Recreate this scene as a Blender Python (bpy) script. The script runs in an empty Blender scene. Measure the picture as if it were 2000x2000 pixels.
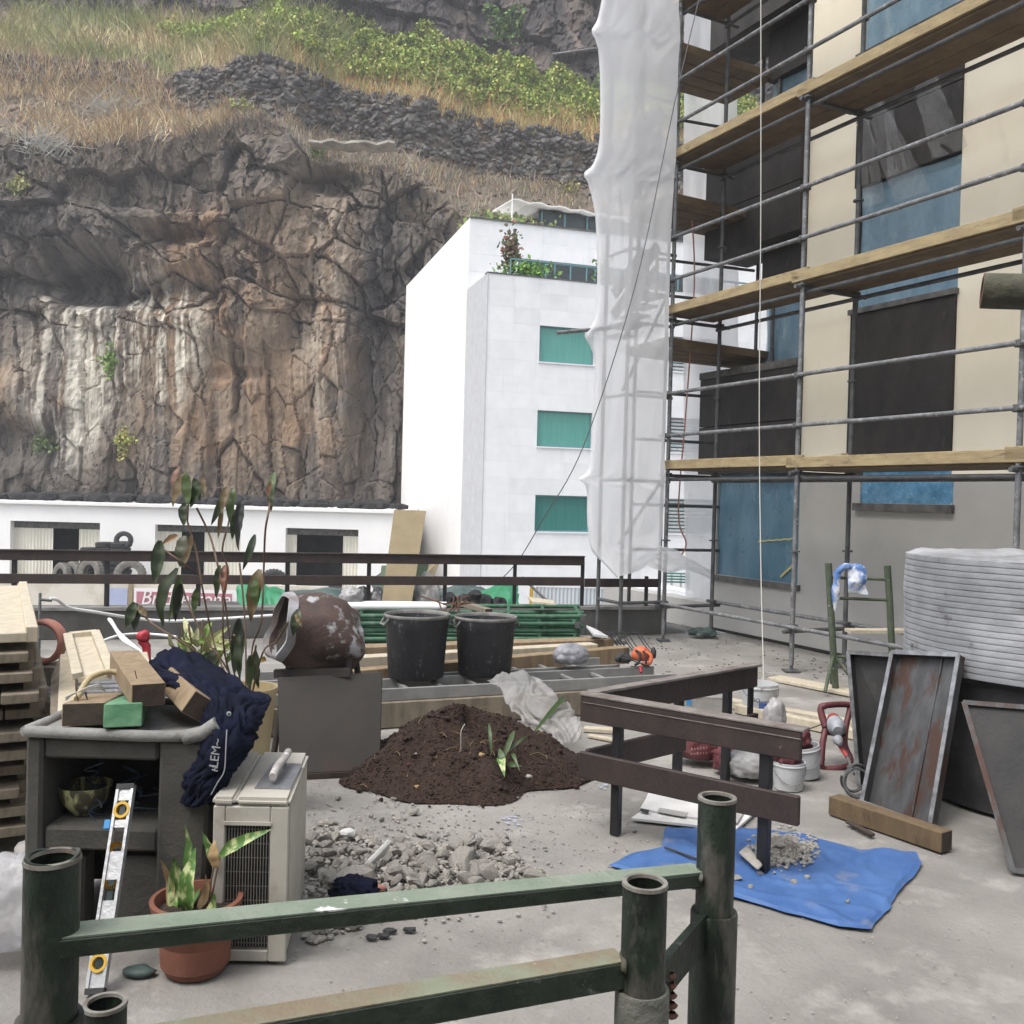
import bpy, bmesh, math, random
import numpy as np
from mathutils import Vector, Matrix, noise as mnoise
random.seed(7); RNG = np.random.default_rng(11)
sc = bpy.context.scene
R_ = math.radians
# ---------------------------------------------------------------- camera
EYE = Vector((0, 0, 1.65)); FPX = 1860.0
_r, _p = R_(1.5), R_(-0.8)
CR = Vector((math.cos(_r), 0, math.sin(_r))); _U = Vector((-math.sin(_r), 0, math.cos(_r))); _F = Vector((0, 1, 0))
CF = math.cos(_p)*_F + math.sin(_p)*_U; CU = math.cos(_p)*_U - math.sin(_p)*_F
cam = bpy.data.cameras.new('camera'); camo = bpy.data.objects.new('camera', cam); sc.collection.objects.link(camo)
camo.matrix_world = Matrix(((CR.x, CU.x, -CF.x, EYE.x), (CR.y, CU.y, -CF.y, EYE.y), (CR.z, CU.z, -CF.z, EYE.z), (0, 0, 0, 1)))
cam.sensor_width = 36; cam.lens = 36*FPX/2000; cam.clip_end = 600; cam.clip_start = 0.05
sc.camera = camo
# ---------------------------------------------------------------- sky, sun, exposure
SUN_EL, SUN_AZ = 63, 230          # azimuth clockwise from +Y: the sun stands behind the camera, to the left
w = bpy.data.worlds.new('World'); sc.world = w; w.use_nodes = True
nt = w.node_tree; bg = nt.nodes['Background']
sky = nt.nodes.new('ShaderNodeTexSky'); sky.sky_type = 'NISHITA'; sky.sun_disc = False
sky.sun_elevation = R_(SUN_EL); sky.sun_rotation = R_(SUN_AZ); sky.air_density = 1.2; sky.dust_density = 4.0
hs = nt.nodes.new('ShaderNodeHueSaturation'); hs.inputs['Saturation'].default_value = 0.42
nt.links.new(sky.outputs[0], hs.inputs['Color']); nt.links.new(hs.outputs[0], bg.inputs[0]); bg.inputs[1].default_value = 0.15
sl = bpy.data.lights.new('sun', 'SUN'); sl.energy = 0.8; sl.angle = R_(22); sl.color = (1, 0.965, 0.92)
so = bpy.data.objects.new('sun', sl); sc.collection.objects.link(so); so.location = (-10, -10, 30)
sd = Vector((math.sin(R_(SUN_AZ))*math.cos(R_(SUN_EL)), math.cos(R_(SUN_AZ))*math.cos(R_(SUN_EL)), math.sin(R_(SUN_EL))))
so.rotation_euler = sd.to_track_quat('Z', 'Y').to_euler()
vs = sc.view_settings; vs.view_transform = 'Standard'; vs.look = 'None'; vs.exposure = 1.0; vs.gamma = 1; vs.use_curve_mapping = False

# ---------------------------------------------------------------- measuring: where a sight line meets the ground / a depth / a wall
def ray(px, py): return CF + CR*((px-1000)/FPX) + CU*((1000-py)/FPX)
def G(px, py, z=0.0):
    d = ray(px, py); t = (z-EYE.z)/d.z; return EYE + d*t
def At(px, py, Y):
    d = ray(px, py); return EYE + d*(Y/d.y)
def OnPl(px, py, P0, n):
    d = ray(px, py); return EYE + d*((P0-EYE).dot(n)/d.dot(n))
def V(*a): return Vector(a)
# ---------------------------------------------------------------- materials
def mk(name, c1, c2=None, scale=3.0, lo=.35, hi=.65, rough=.8, metal=0., bump=.15, bscale=40., c3=None, s3=8., t3=.62, w3=.06,
       stretch=(1, 1, 1), st3=None, world=False, attr=None, amix=1.0, trans=0., alpha=1., spec=.5, emit=None, detail=6, sub=0.):
    m = bpy.data.materials.new(name); m.use_nodes = True; t = m.node_tree; N, L = t.nodes, t.links
    b = N['Principled BSDF']
    if world: co = N.new('ShaderNodeNewGeometry').outputs['Position']
    else: co = N.new('ShaderNodeTexCoord').outputs['Object']
    def mp(s):
        q = N.new('ShaderNodeMapping'); q.inputs['Scale'].default_value = s; L.new(co, q.inputs['Vector']); return q.outputs[0]
    def nz(v, s, d=6, r=.6):
        q = N.new('ShaderNodeTexNoise'); q.inputs['Scale'].default_value = s; q.inputs['Detail'].default_value = d
        q.inputs['Roughness'].default_value = r; L.new(v, q.inputs['Vector']); return q.outputs['Fac']
    def ramp(f, a, z):
        q = N.new('ShaderNodeMapRange'); q.inputs['From Min'].default_value = a; q.inputs['From Max'].default_value = z; q.clamp = True
        L.new(f, q.inputs['Value']); return q.outputs[0]
    def mix(f, a, z):
        q = N.new('ShaderNodeMix'); q.data_type = 'RGBA'
        if isinstance(f, float): q.inputs[0].default_value = f
        else: L.new(f, q.inputs[0])
        for k, x in ((6, a), (7, z)):
            if isinstance(x, tuple): q.inputs[k].default_value = (*x[:3], 1)
            else: L.new(x, q.inputs[k])
        return q.outputs[2]
    col = tuple(c1)
    if c2: col = mix(ramp(nz(mp(stretch), scale, detail), lo, hi), tuple(c1), tuple(c2))
    if attr:
        a = N.new('ShaderNodeAttribute'); a.attribute_name = attr
        if c2:
            q = N.new('ShaderNodeMix'); q.data_type = 'RGBA'; q.blend_type = 'MULTIPLY'; q.inputs[0].default_value = amix
            L.new(a.outputs['Color'], q.inputs[6]); L.new(col, q.inputs[7]); col = q.outputs[2]
        else: col = a.outputs['Color']
    if c3: col = mix(ramp(nz(mp(st3 or stretch), s3, 5, .65), t3, t3+w3), col, tuple(c3))
    if isinstance(col, tuple): b.inputs['Base Color'].default_value = (*col, 1)
    else: L.new(col, b.inputs['Base Color'])
    if rough < .75:
        rr = N.new('ShaderNodeMapRange'); rr.inputs['To Min'].default_value = max(.05, rough-.12); rr.inputs['To Max'].default_value = min(1, rough+.18)
        L.new(nz(mp((1, 1, 1)), max(scale*2, 6)), rr.inputs['Value']); L.new(rr.outputs[0], b.inputs['Roughness'])
    else: b.inputs['Roughness'].default_value = rough
    b.inputs['Metallic'].default_value = metal; b.inputs['Specular IOR Level'].default_value = spec
    b.inputs['Alpha'].default_value = alpha; b.inputs['Transmission Weight'].default_value = trans
    if bump:
        q = N.new('ShaderNodeBump'); q.inputs['Strength'].default_value = bump; q.inputs['Distance'].default_value = .02
        L.new(nz(mp(stretch), bscale, 5), q.inputs['Height']); L.new(q.outputs[0], b.inputs['Normal'])
    return m
MT = {}
def mt(k, *a, **kw): MT[k] = mk(k, *a, **kw)
mt('concrete', (.285, .274, .25), (.18, .171, .156), scale=1.1, lo=.36, hi=.64, bump=.45, bscale=45, c3=(.35, .337, .308), s3=2.3, t3=.54, w3=.16, rough=.9, world=True, detail=9)
mt('parapet', (.10, .098, .092), (.055, .053, .05), scale=2.5, stretch=(1, 1, .5), bump=.2, rough=.9)
mt('parapet_cap', (.26, .25, .235), (.15, .145, .135), scale=5, rough=.9)
mt('hearth', (.075, .071, .062), (.045, .043, .038), scale=4, c3=(.04, .039, .036), s3=5, t3=.56, w3=.2, bump=.3, bscale=60, rough=.9)
mt('hearth_rim', (.27, .268, .255), (.16, .158, .15), scale=6, c3=(.09, .088, .08), s3=9, t3=.6, w3=.15, bump=.3, bscale=60, rough=.9)
mt('nearblack', (.014, .014, .013), (.03, .029, .026), scale=6, rough=.95)
mt('graywall', (.44, .43, .407), (.38, .37, .35), scale=1.3, bump=.06, bscale=90, rough=.9, c3=(.33, .32, .30), s3=2.2, t3=.62, w3=.2, world=True)
mt('cream', (.86, .79, .635), (.80, .73, .575), scale=1.2, bump=.05, bscale=90, rough=.88, c3=(.73, .67, .53), s3=3, t3=.62, w3=.2, st3=(1, 1, .4), world=True)
mt('darkpanel', (.019, .017, .015), (.038, .033, .029), scale=4, stretch=(1, 1, .45), bump=.25, bscale=35, rough=.72, c3=(.075, .066, .058), s3=9, t3=.62, w3=.14, world=True)
mt('bluefilm', (.06, .145, .21), (.11, .215, .29), scale=2.2, stretch=(1.5, 1.5, .5), bump=.5, bscale=7, rough=.28, c3=(.22, .33, .41), s3=3.5, t3=.6, w3=.16, world=True)
mt('bluefilm_bright', (.06, .20, .34), (.14, .32, .48), scale=7, stretch=(1.4, 1.4, 1), bump=.9, bscale=9, rough=.22, world=True, c3=(.40, .55, .66), s3=16, t3=.62, w3=.06)
mt('bluefilm_light', (.17, .29, .385), (.26, .40, .49), scale=2.2, stretch=(1.5, 1.5, .5), bump=.6, bscale=7, rough=.25, c3=(.42, .54, .61), s3=3.5, t3=.56, w3=.16, world=True)
mt('rustytube', (.085, .085, .055), (.05, .047, .035), scale=12, rough=.8, bump=.4, c3=(.15, .135, .11), s3=18, t3=.6, w3=.08)
mt('frame_gray', (.42, .46, .49), rough=.5, bump=0)
mt('sill', (.15, .145, .135), (.06, .058, .055), scale=9, rough=.8)
mt('tape', (.55, .50, .16), (.42, .40, .2), scale=30, rough=.6)
mt('galv', (.22, .225, .232), (.12, .122, .125), scale=9, rough=.55, metal=.4, bump=.15, c3=(.36, .355, .34), s3=22, t3=.57, w3=.08)
mt('galvdark', (.075, .078, .082), (.14, .14, .14), scale=9, rough=.6, metal=.4, bump=.1, c3=(.25, .24, .22), s3=40, t3=.66, w3=.04)
mt('plank', (.36, .285, .155), (.25, .19, .105), scale=5, stretch=(1, 1, 4), bump=.2, bscale=30, rough=.85, c3=(.16, .12, .075), s3=6, t3=.56, w3=.14)
mt('plank_dirty', (.115, .08, .048), (.17, .12, .07), scale=5, bump=.25, rough=.9, c3=(.10, .075, .05), s3=9, t3=.58, w3=.15)
mt('plank_pale', (.52, .465, .36), (.41, .36, .27), scale=3, stretch=(6, 6, 1), bump=.15, bscale=30, rough=.85, c3=(.36, .28, .18), s3=7, t3=.64, w3=.1)
mt('beam_dark', (.155, .108, .058), (.10, .068, .038), scale=4, stretch=(3, 3, 1), bump=.25, rough=.85, c3=(.06, .045, .03), s3=7, t3=.6, w3=.12)
mt('beam_wood', (.29, .215, .13), (.195, .14, .083), scale=4, stretch=(5, 5, 1), bump=.2, rough=.85, c3=(.16, .11, .07), s3=7, t3=.62, w3=.12)
mt('wood_end', (.06, .043, .03), (.035, .026, .02), scale=20, rough=.9)
mt('wood_gray', (.25, .213, .158), (.15, .125, .092), scale=4, stretch=(4, 4, 1), bump=.3, rough=.9, c3=(.15, .125, .09), s3=9, t3=.6, w3=.15)
mt('greenwood', (.07, .20, .10), (.16, .32, .19), scale=9, bump=.2, rough=.8)
mt('net', (.93, .935, .95), rough=.7, bump=0)
mt('white_paint', (.86, .85, .83), (.80, .79, .775), scale=.7, bump=.02, rough=.8, c3=(.72, .71, .69), s3=1.6, t3=.66, w3=.2, st3=(1, 1, .25), world=True)
for i, g in enumerate((.90, .885, .865, .83)):
    mt('marble%d' % i, (g, g*.995, g*.99), (g*.92, g*.925, g*.925), scale=2.2, stretch=(1, 1, .8), bump=.02, rough=.55, c3=(g*.80, g*.80, g*.79), s3=2, t3=.60, w3=.2, st3=(3, 3, .12), world=True)
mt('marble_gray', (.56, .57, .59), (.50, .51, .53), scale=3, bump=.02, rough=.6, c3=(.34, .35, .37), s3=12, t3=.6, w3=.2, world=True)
mt('tealglass', (.085, .31, .265), (.115, .36, .31), scale=2, rough=.12, bump=0, stretch=(8, 8, .4), spec=.6)
mt('tealglass_dark', (.035, .17, .15), (.055, .21, .185), scale=2, rough=.12, bump=0, stretch=(8, 8, .4))
mt('teal_rail', (.12, .26, .29), rough=.4, bump=0)
mt('darkglass', (.02, .03, .032), (.045, .06, .06), scale=3, rough=.15, bump=0)
mt('corr_white', (.74, .71, .61), (.62, .59, .50), scale=2, stretch=(1, 1, .2), rough=.65, bump=0, c3=(.42, .38, .30), s3=5, t3=.64, w3=.15)
mt('blackhole', (.012, .012, .013), (.03, .03, .03), scale=2, rough=.9)
mt('tyre', (.022, .022, .023), (.05, .05, .05), scale=12, rough=.85, bump=.3)
mt('tyre_dusty', (.20, .19, .165), (.11, .105, .095), scale=7, rough=.9, bump=.3)
mt('yard', (.26, .25, .235), (.17, .165, .155), scale=.4, rough=.95, world=True)
mt('brownrail', (.042, .027, .023), (.026, .018, .016), scale=7, stretch=(1.2, 1.2, .5), bump=.25, bscale=50, rough=.62, c3=(.17, .145, .125), s3=45, t3=.68, w3=.05, world=True)
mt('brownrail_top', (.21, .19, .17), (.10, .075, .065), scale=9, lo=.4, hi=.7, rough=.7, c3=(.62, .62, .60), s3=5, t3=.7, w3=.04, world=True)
mt('blackpost', (.006, .0065, .008), (.017, .017, .02), scale=12, stretch=(1, 1, .4), rough=.45, bump=.2, c3=(.09, .09, .09), s3=60, t3=.68, w3=.03)
mt('greenpipe', (.005, .009, .006), (.014, .025, .015), scale=20, lo=.4, hi=.6, stretch=(1, 1, .5), bump=.35, bscale=30, rough=.5, c3=(.075, .071, .06), s3=12, t3=.56, w3=.10, st3=(1, 1, .35))
mt('greenrail_lit', (.175, .22, .163), (.24, .275, .22), scale=9, bump=.25, rough=.65, c3=(.66, .67, .65), s3=7, t3=.63, w3=.03)  # worn top paint, lightened by sunlight put into the colour
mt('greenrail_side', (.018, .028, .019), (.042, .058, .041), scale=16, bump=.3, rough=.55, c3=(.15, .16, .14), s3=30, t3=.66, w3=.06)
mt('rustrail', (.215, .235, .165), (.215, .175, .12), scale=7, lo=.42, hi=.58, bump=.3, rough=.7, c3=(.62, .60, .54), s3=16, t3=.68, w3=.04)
mt('pipeedge', (.25, .25, .22), (.12, .10, .08), scale=30, rough=.6)
mt('rust', (.16, .075, .045), (.09, .05, .04), scale=9, rough=.85, bump=.3)
mt('sleeve_gray', (.16, .16, .14), (.075, .085, .07), scale=12, rough=.85, bump=.5, c3=(.30, .29, .27), s3=18, t3=.62, w3=.06)
mt('ac', (.46, .44, .385), (.37, .352, .305), scale=3, rough=.5, bump=.03, c3=(.25, .225, .18), s3=4, t3=.58, w3=.2)
mt('ac_dark', (.02, .02, .02), rough=.8)
mt('ac_grill', (.22, .21, .185), (.16, .152, .135), scale=10, rough=.5)
mt('steel', (.42, .43, .46), (.30, .31, .34), scale=8, rough=.35, metal=.75, bump=.05, c3=(.58, .58, .57), s3=14, t3=.64, w3=.08)
mt('handlewood', (.50, .48, .46), (.34, .315, .30), scale=14, rough=.7, c3=(.75, .75, .74), s3=25, t3=.55, w3=.06)
mt('terracotta', (.205, .078, .046), (.145, .055, .036), scale=6, rough=.8, bump=.15, c3=(.27, .15, .10), s3=7, t3=.64, w3=.1)
mt('soil', (.023, .0128, .0085), (.048, .026, .0175), scale=45, bump=1.0, bscale=70, rough=1.0, c3=(.085, .05, .035), s3=110, t3=.64, w3=.06, world=True)
mt('potsoil', (.03, .022, .016), (.055, .038, .027), scale=40, bump=.8, rough=1)
mt('rubble', (.37, .35, .315), (.26, .245, .215), scale=7, bump=.6, bscale=40, rough=.95, c3=(.19, .18, .165), s3=20, t3=.6, w3=.1)
mt('ledge', (.42, .39, .32), (.22, .20, .165), scale=1.2, bump=.5, bscale=8, rough=.95, world=True)
mt('rubble_pale', (.55, .55, .53), (.47, .465, .45), scale=9, bump=.2, rough=.9)
mt('tarp', (.042, .105, .275), (.058, .135, .32), scale=3.5, rough=.55, bump=.3, bscale=14, c3=(.16, .19, .26), s3=5, t3=.58, w3=.16)
mt('navy', (.0035, .0048, .013), (.0075, .010, .027), scale=7, rough=.9, bump=.3, bscale=160, spec=.15)
mt('whiteprint', (.33, .335, .345), rough=.7, bump=0)
mt('blackplastic', (.018, .019, .022), (.038, .039, .043), scale=6, stretch=(1, 1, .5), rough=.62, bump=.15, c3=(.16, .16, .16), s3=26, t3=.60, w3=.08)
mt('tubrim', (.24, .235, .22), (.14, .137, .13), scale=14, rough=.8)
mt('metalsheet', (.031, .028, .024), (.046, .041, .035), scale=3, rough=.7, bump=.1, metal=.1, c3=(.06, .038, .029), s3=2.6, t3=.54, w3=.14)
mt('tray', (.095, .098, .10), (.05, .05, .051), scale=2.4, stretch=(6, 6, .45), rough=.5, metal=.4, bump=.1, c3=(.065, .034, .024), s3=2.3, t3=.5, w3=.1, st3=(4, 4, .22))
mt('tray_dark', (.022, .022, .023), (.045, .044, .042), scale=4, rough=.6, metal=.3, bump=.15, c3=(.075, .06, .05), s3=6, t3=.62, w3=.14)
mt('trayrim', (.30, .31, .32), (.13, .13, .133), scale=14, rough=.45, metal=.5)
mt('corrsilver', (.43, .44, .455), (.27, .277, .29), scale=2.2, lo=.38, hi=.62, rough=.55, metal=.3, bump=.3, bscale=18, c3=(.085, .072, .065), s3=5.5, t3=.62, w3=.10)
mt('tankbase', (.026, .026, .027), (.055, .054, .053), scale=5, rough=.75, bump=.2)
mt('drum_rust', (.10, .06, .047), (.055, .04, .036), scale=5, rough=.85, bump=.4, c3=(.36, .365, .37), s3=3.2, t3=.55, w3=.05)
mt('drum_dark', (.03, .026, .024), (.055, .046, .04), scale=8, rough=.9)
mt('drum_white', (.36, .37, .39), (.16, .13, .115), scale=5, rough=.7)
mt('alu', (.34, .34, .33), (.25, .25, .24), scale=6, rough=.5, metal=.45, bump=.08, c3=(.24, .22, .19), s3=9, t3=.64, w3=.1)
mt('greenframe', (.022, .085, .045), (.05, .14, .078), scale=10, rough=.5, bump=.1, c3=(.13, .15, .12), s3=9, t3=.56, w3=.12)
mt('whitepipe', (.80, .80, .79), (.70, .70, .69), scale=6, rough=.45, bump=0)
mt('clearplastic', (.40, .392, .38), (.30, .293, .284), scale=5, rough=.35, bump=.4, bscale=20)
mt('whitebag', (.36, .355, .355), (.22, .212, .21), scale=6, rough=.45, bump=.5, bscale=14)
mt('maroon', (.085, .018, .022), (.14, .035, .04), scale=5, rough=.5, bump=.4, bscale=14)
mt('maroonprint', (.34, .19, .17), rough=.6, bump=0)
mt('whiteplastic', (.53, .54, .55), (.43, .435, .44), scale=6, rough=.45, bump=.02, c3=(.25, .235, .21), s3=9, t3=.60, w3=.1)
mt('blueplastic', (.05, .11, .33), rough=.45, bump=0)
mt('paper', (.66, .655, .64), (.56, .55, .535), scale=6, rough=.8, bump=.1)
mt('paper_gray', (.33, .325, .31), rough=.85, bump=0)
mt('redtool', (.36, .05, .045), (.25, .035, .035), scale=8, rough=.5)
mt('orange', (.62, .15, .055), (.48, .11, .045), scale=10, rough=.5)
mt('darkrubber', (.018, .018, .02), (.04, .04, .042), scale=12, rough=.7)
mt('graytool', (.34, .36, .39), (.24, .25, .27), scale=10, rough=.45)
mt('graybag', (.20, .205, .225), (.30, .305, .325), scale=9, rough=.4, bump=.6, bscale=25)
mt('rope', (.50, .485, .44), rough=.9, bump=0)
mt('cable', (.10, .10, .11), rough=.7, bump=0)
mt('greentrestle', (.035, .062, .028), (.09, .10, .07), scale=12, rough=.7, bump=.2, c3=(.30, .28, .23), s3=14, t3=.62, w3=.08)
mt('bluecloth', (.60, .62, .66), (.10, .20, .44), scale=9, lo=.45, hi=.55, rough=.9, bump=.2)
mt('levelmetal', (.50, .51, .52), (.40, .41, .42), scale=8, rough=.38, metal=.5)
mt('yellow', (.55, .34, .03), (.45, .27, .03), scale=8, rough=.45)
mt('bluewire', (.012, .035, .075), (.02, .03, .04), scale=20, rough=.6, bump=0)
mt('blueclip', (.03, .22, .50), rough=.5, bump=0)
mt('bowl', (.50, .52, .25), (.09, .08, .05), scale=22, lo=.44, hi=.52, rough=.6, stretch=(1, 1, .5))
mt('salmon', (.46, .20, .15), (.36, .15, .11), scale=8, rough=.6)
mt('red', (.42, .03, .045), (.33, .025, .035), scale=8, rough=.5)
mt('potyellow', (.44, .36, .205), (.36, .29, .16), scale=5, rough=.6)
mt('leafdark', (.035, .065, .022), (.06, .095, .03), scale=9, rough=.45, bump=.1, attr=None)
mt('leafcol', (1, 1, 1), (.72, .72, .72), scale=14, attr='Col', rough=.5, bump=.1)
mt('stem', (.16, .10, .06), (.11, .075, .05), scale=20, rough=.8)
mt('variegated', (.075, .17, .035), (.46, .50, .24), scale=26, lo=.5, hi=.6, rough=.45, bump=.1, stretch=(1, 1, .5))
mt('driedleaf', (.36, .25, .12), (.22, .15, .07), scale=16, rough=.8)
mt('greentarp', (.018, .165, .07), (.03, .22, .105), scale=4, rough=.5, bump=.3, bscale=10)
mt('darkgreentarp', (.035, .06, .055), (.08, .12, .11), scale=4, rough=.6, bump=.3, bscale=10)
mt('brownboard', (.30, .24, .14), (.24, .19, .11), scale=4, rough=.75, c3=(.17, .12, .07), s3=9, t3=.63, w3=.1)
mt('greenboard', (.10, .155, .095), (.155, .21, .135), scale=5, stretch=(3, 3, .4), rough=.55)
mt('blackbag', (.018, .02, .022), (.035, .037, .04), scale=6, rough=.35, bump=.6, bscale=10)
mt('banner_pink', (.42, .17, .20), (.38, .15, .18), scale=3, rough=.7, bump=0)
mt('banner_white', (.72, .71, .70), rough=.7, bump=0)
mt('banner_dark', (.20, .08, .10), rough=.7, bump=0)
mt('sign_blue', (.37, .41, .56), (.33, .37, .52), scale=3, rough=.6, bump=0)
mt('wallbeige', (.52, .47, .39), (.60, .56, .49), scale=.7, lo=.48, hi=.54, rough=.9, world=True)
mt('rock', (1, 1, 1), (.62, .6, .58), scale=1.1, lo=.3, hi=.7, attr='Col', rough=.95, bump=.9, bscale=5, c3=(.045, .043, .042), s3=1.6, t3=.66, w3=.12, stretch=(1, 1, .3), world=True, detail=10)
mt('stone', (.10, .096, .092), (.23, .21, .185), scale=1.2, lo=.4, hi=.75, rough=.95, bump=.6, bscale=8, world=True)
mt('veg', (1, 1, 1), attr='Col', rough=.9, bump=0)
mt('crownleaf', (1, 1, 1), attr='Col', rough=.7, bump=0)
mt('sackgray', (.33, .32, .30), (.22, .21, .2), scale=6, rough=.8, bump=.4, bscale=12)
mt('teal_slat', (.06, .22, .18), rough=.5, bump=0)
mt('vanwhite', (.72, .73, .74), rough=.3, bump=0)
mt('canopy', (.52, .56, .58), (.45, .49, .51), scale=1.5, rough=.5, bump=0, stretch=(1, 1, .2))
def netmat():
    m = MT['net']; t = m.node_tree; N, L = t.nodes, t.links
    b = N['Principled BSDF']; out = N['Material Output']
    tr = N.new('ShaderNodeBsdfTransparent'); tl = N.new('ShaderNodeBsdfTranslucent'); tl.inputs[0].default_value = (.95, .955, .97, 1)
    m1 = N.new('ShaderNodeMixShader'); m1.inputs[0].default_value = .5; L.new(b.outputs[0], m1.inputs[1]); L.new(tl.outputs[0], m1.inputs[2])
    m2 = N.new('ShaderNodeMixShader'); L.new(tr.outputs[0], m2.inputs[1]); L.new(m1.outputs[0], m2.inputs[2])
    nz = N.new('ShaderNodeTexNoise'); nz.inputs['Scale'].default_value = 2.5; mr = N.new('ShaderNodeMapRange'); mr.inputs['To Min'].default_value = .70; mr.inputs['To Max'].default_value = .82
    tc = N.new('ShaderNodeTexCoord'); L.new(tc.outputs['Object'], nz.inputs['Vector']); L.new(nz.outputs['Fac'], mr.inputs['Value']); L.new(mr.outputs[0], m2.inputs[0])
    L.new(m2.outputs[0], out.inputs[0])
netmat()
def thinmat(k, fac):
    m = MT[k]; t = m.node_tree; N, L = t.nodes, t.links; b = N['Principled BSDF']; out = N['Material Output']
    tr = N.new('ShaderNodeBsdfTransparent'); m2 = N.new('ShaderNodeMixShader'); m2.inputs[0].default_value = fac
    L.new(tr.outputs[0], m2.inputs[1]); L.new(b.outputs[0], m2.inputs[2]); L.new(m2.outputs[0], out.inputs[0])
thinmat('bluefilm_light', .74); thinmat('clearplastic', .55)
mt('thinsheet', (.62, .63, .64), (.5, .5, .51), scale=5, rough=.4, bump=.3, bscale=12); thinmat('thinsheet', .17)
mt('clearbag', (.62, .62, .64), (.5, .5, .52), scale=5, rough=.16, bump=.6, bscale=16); thinmat('clearbag', .46)

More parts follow.
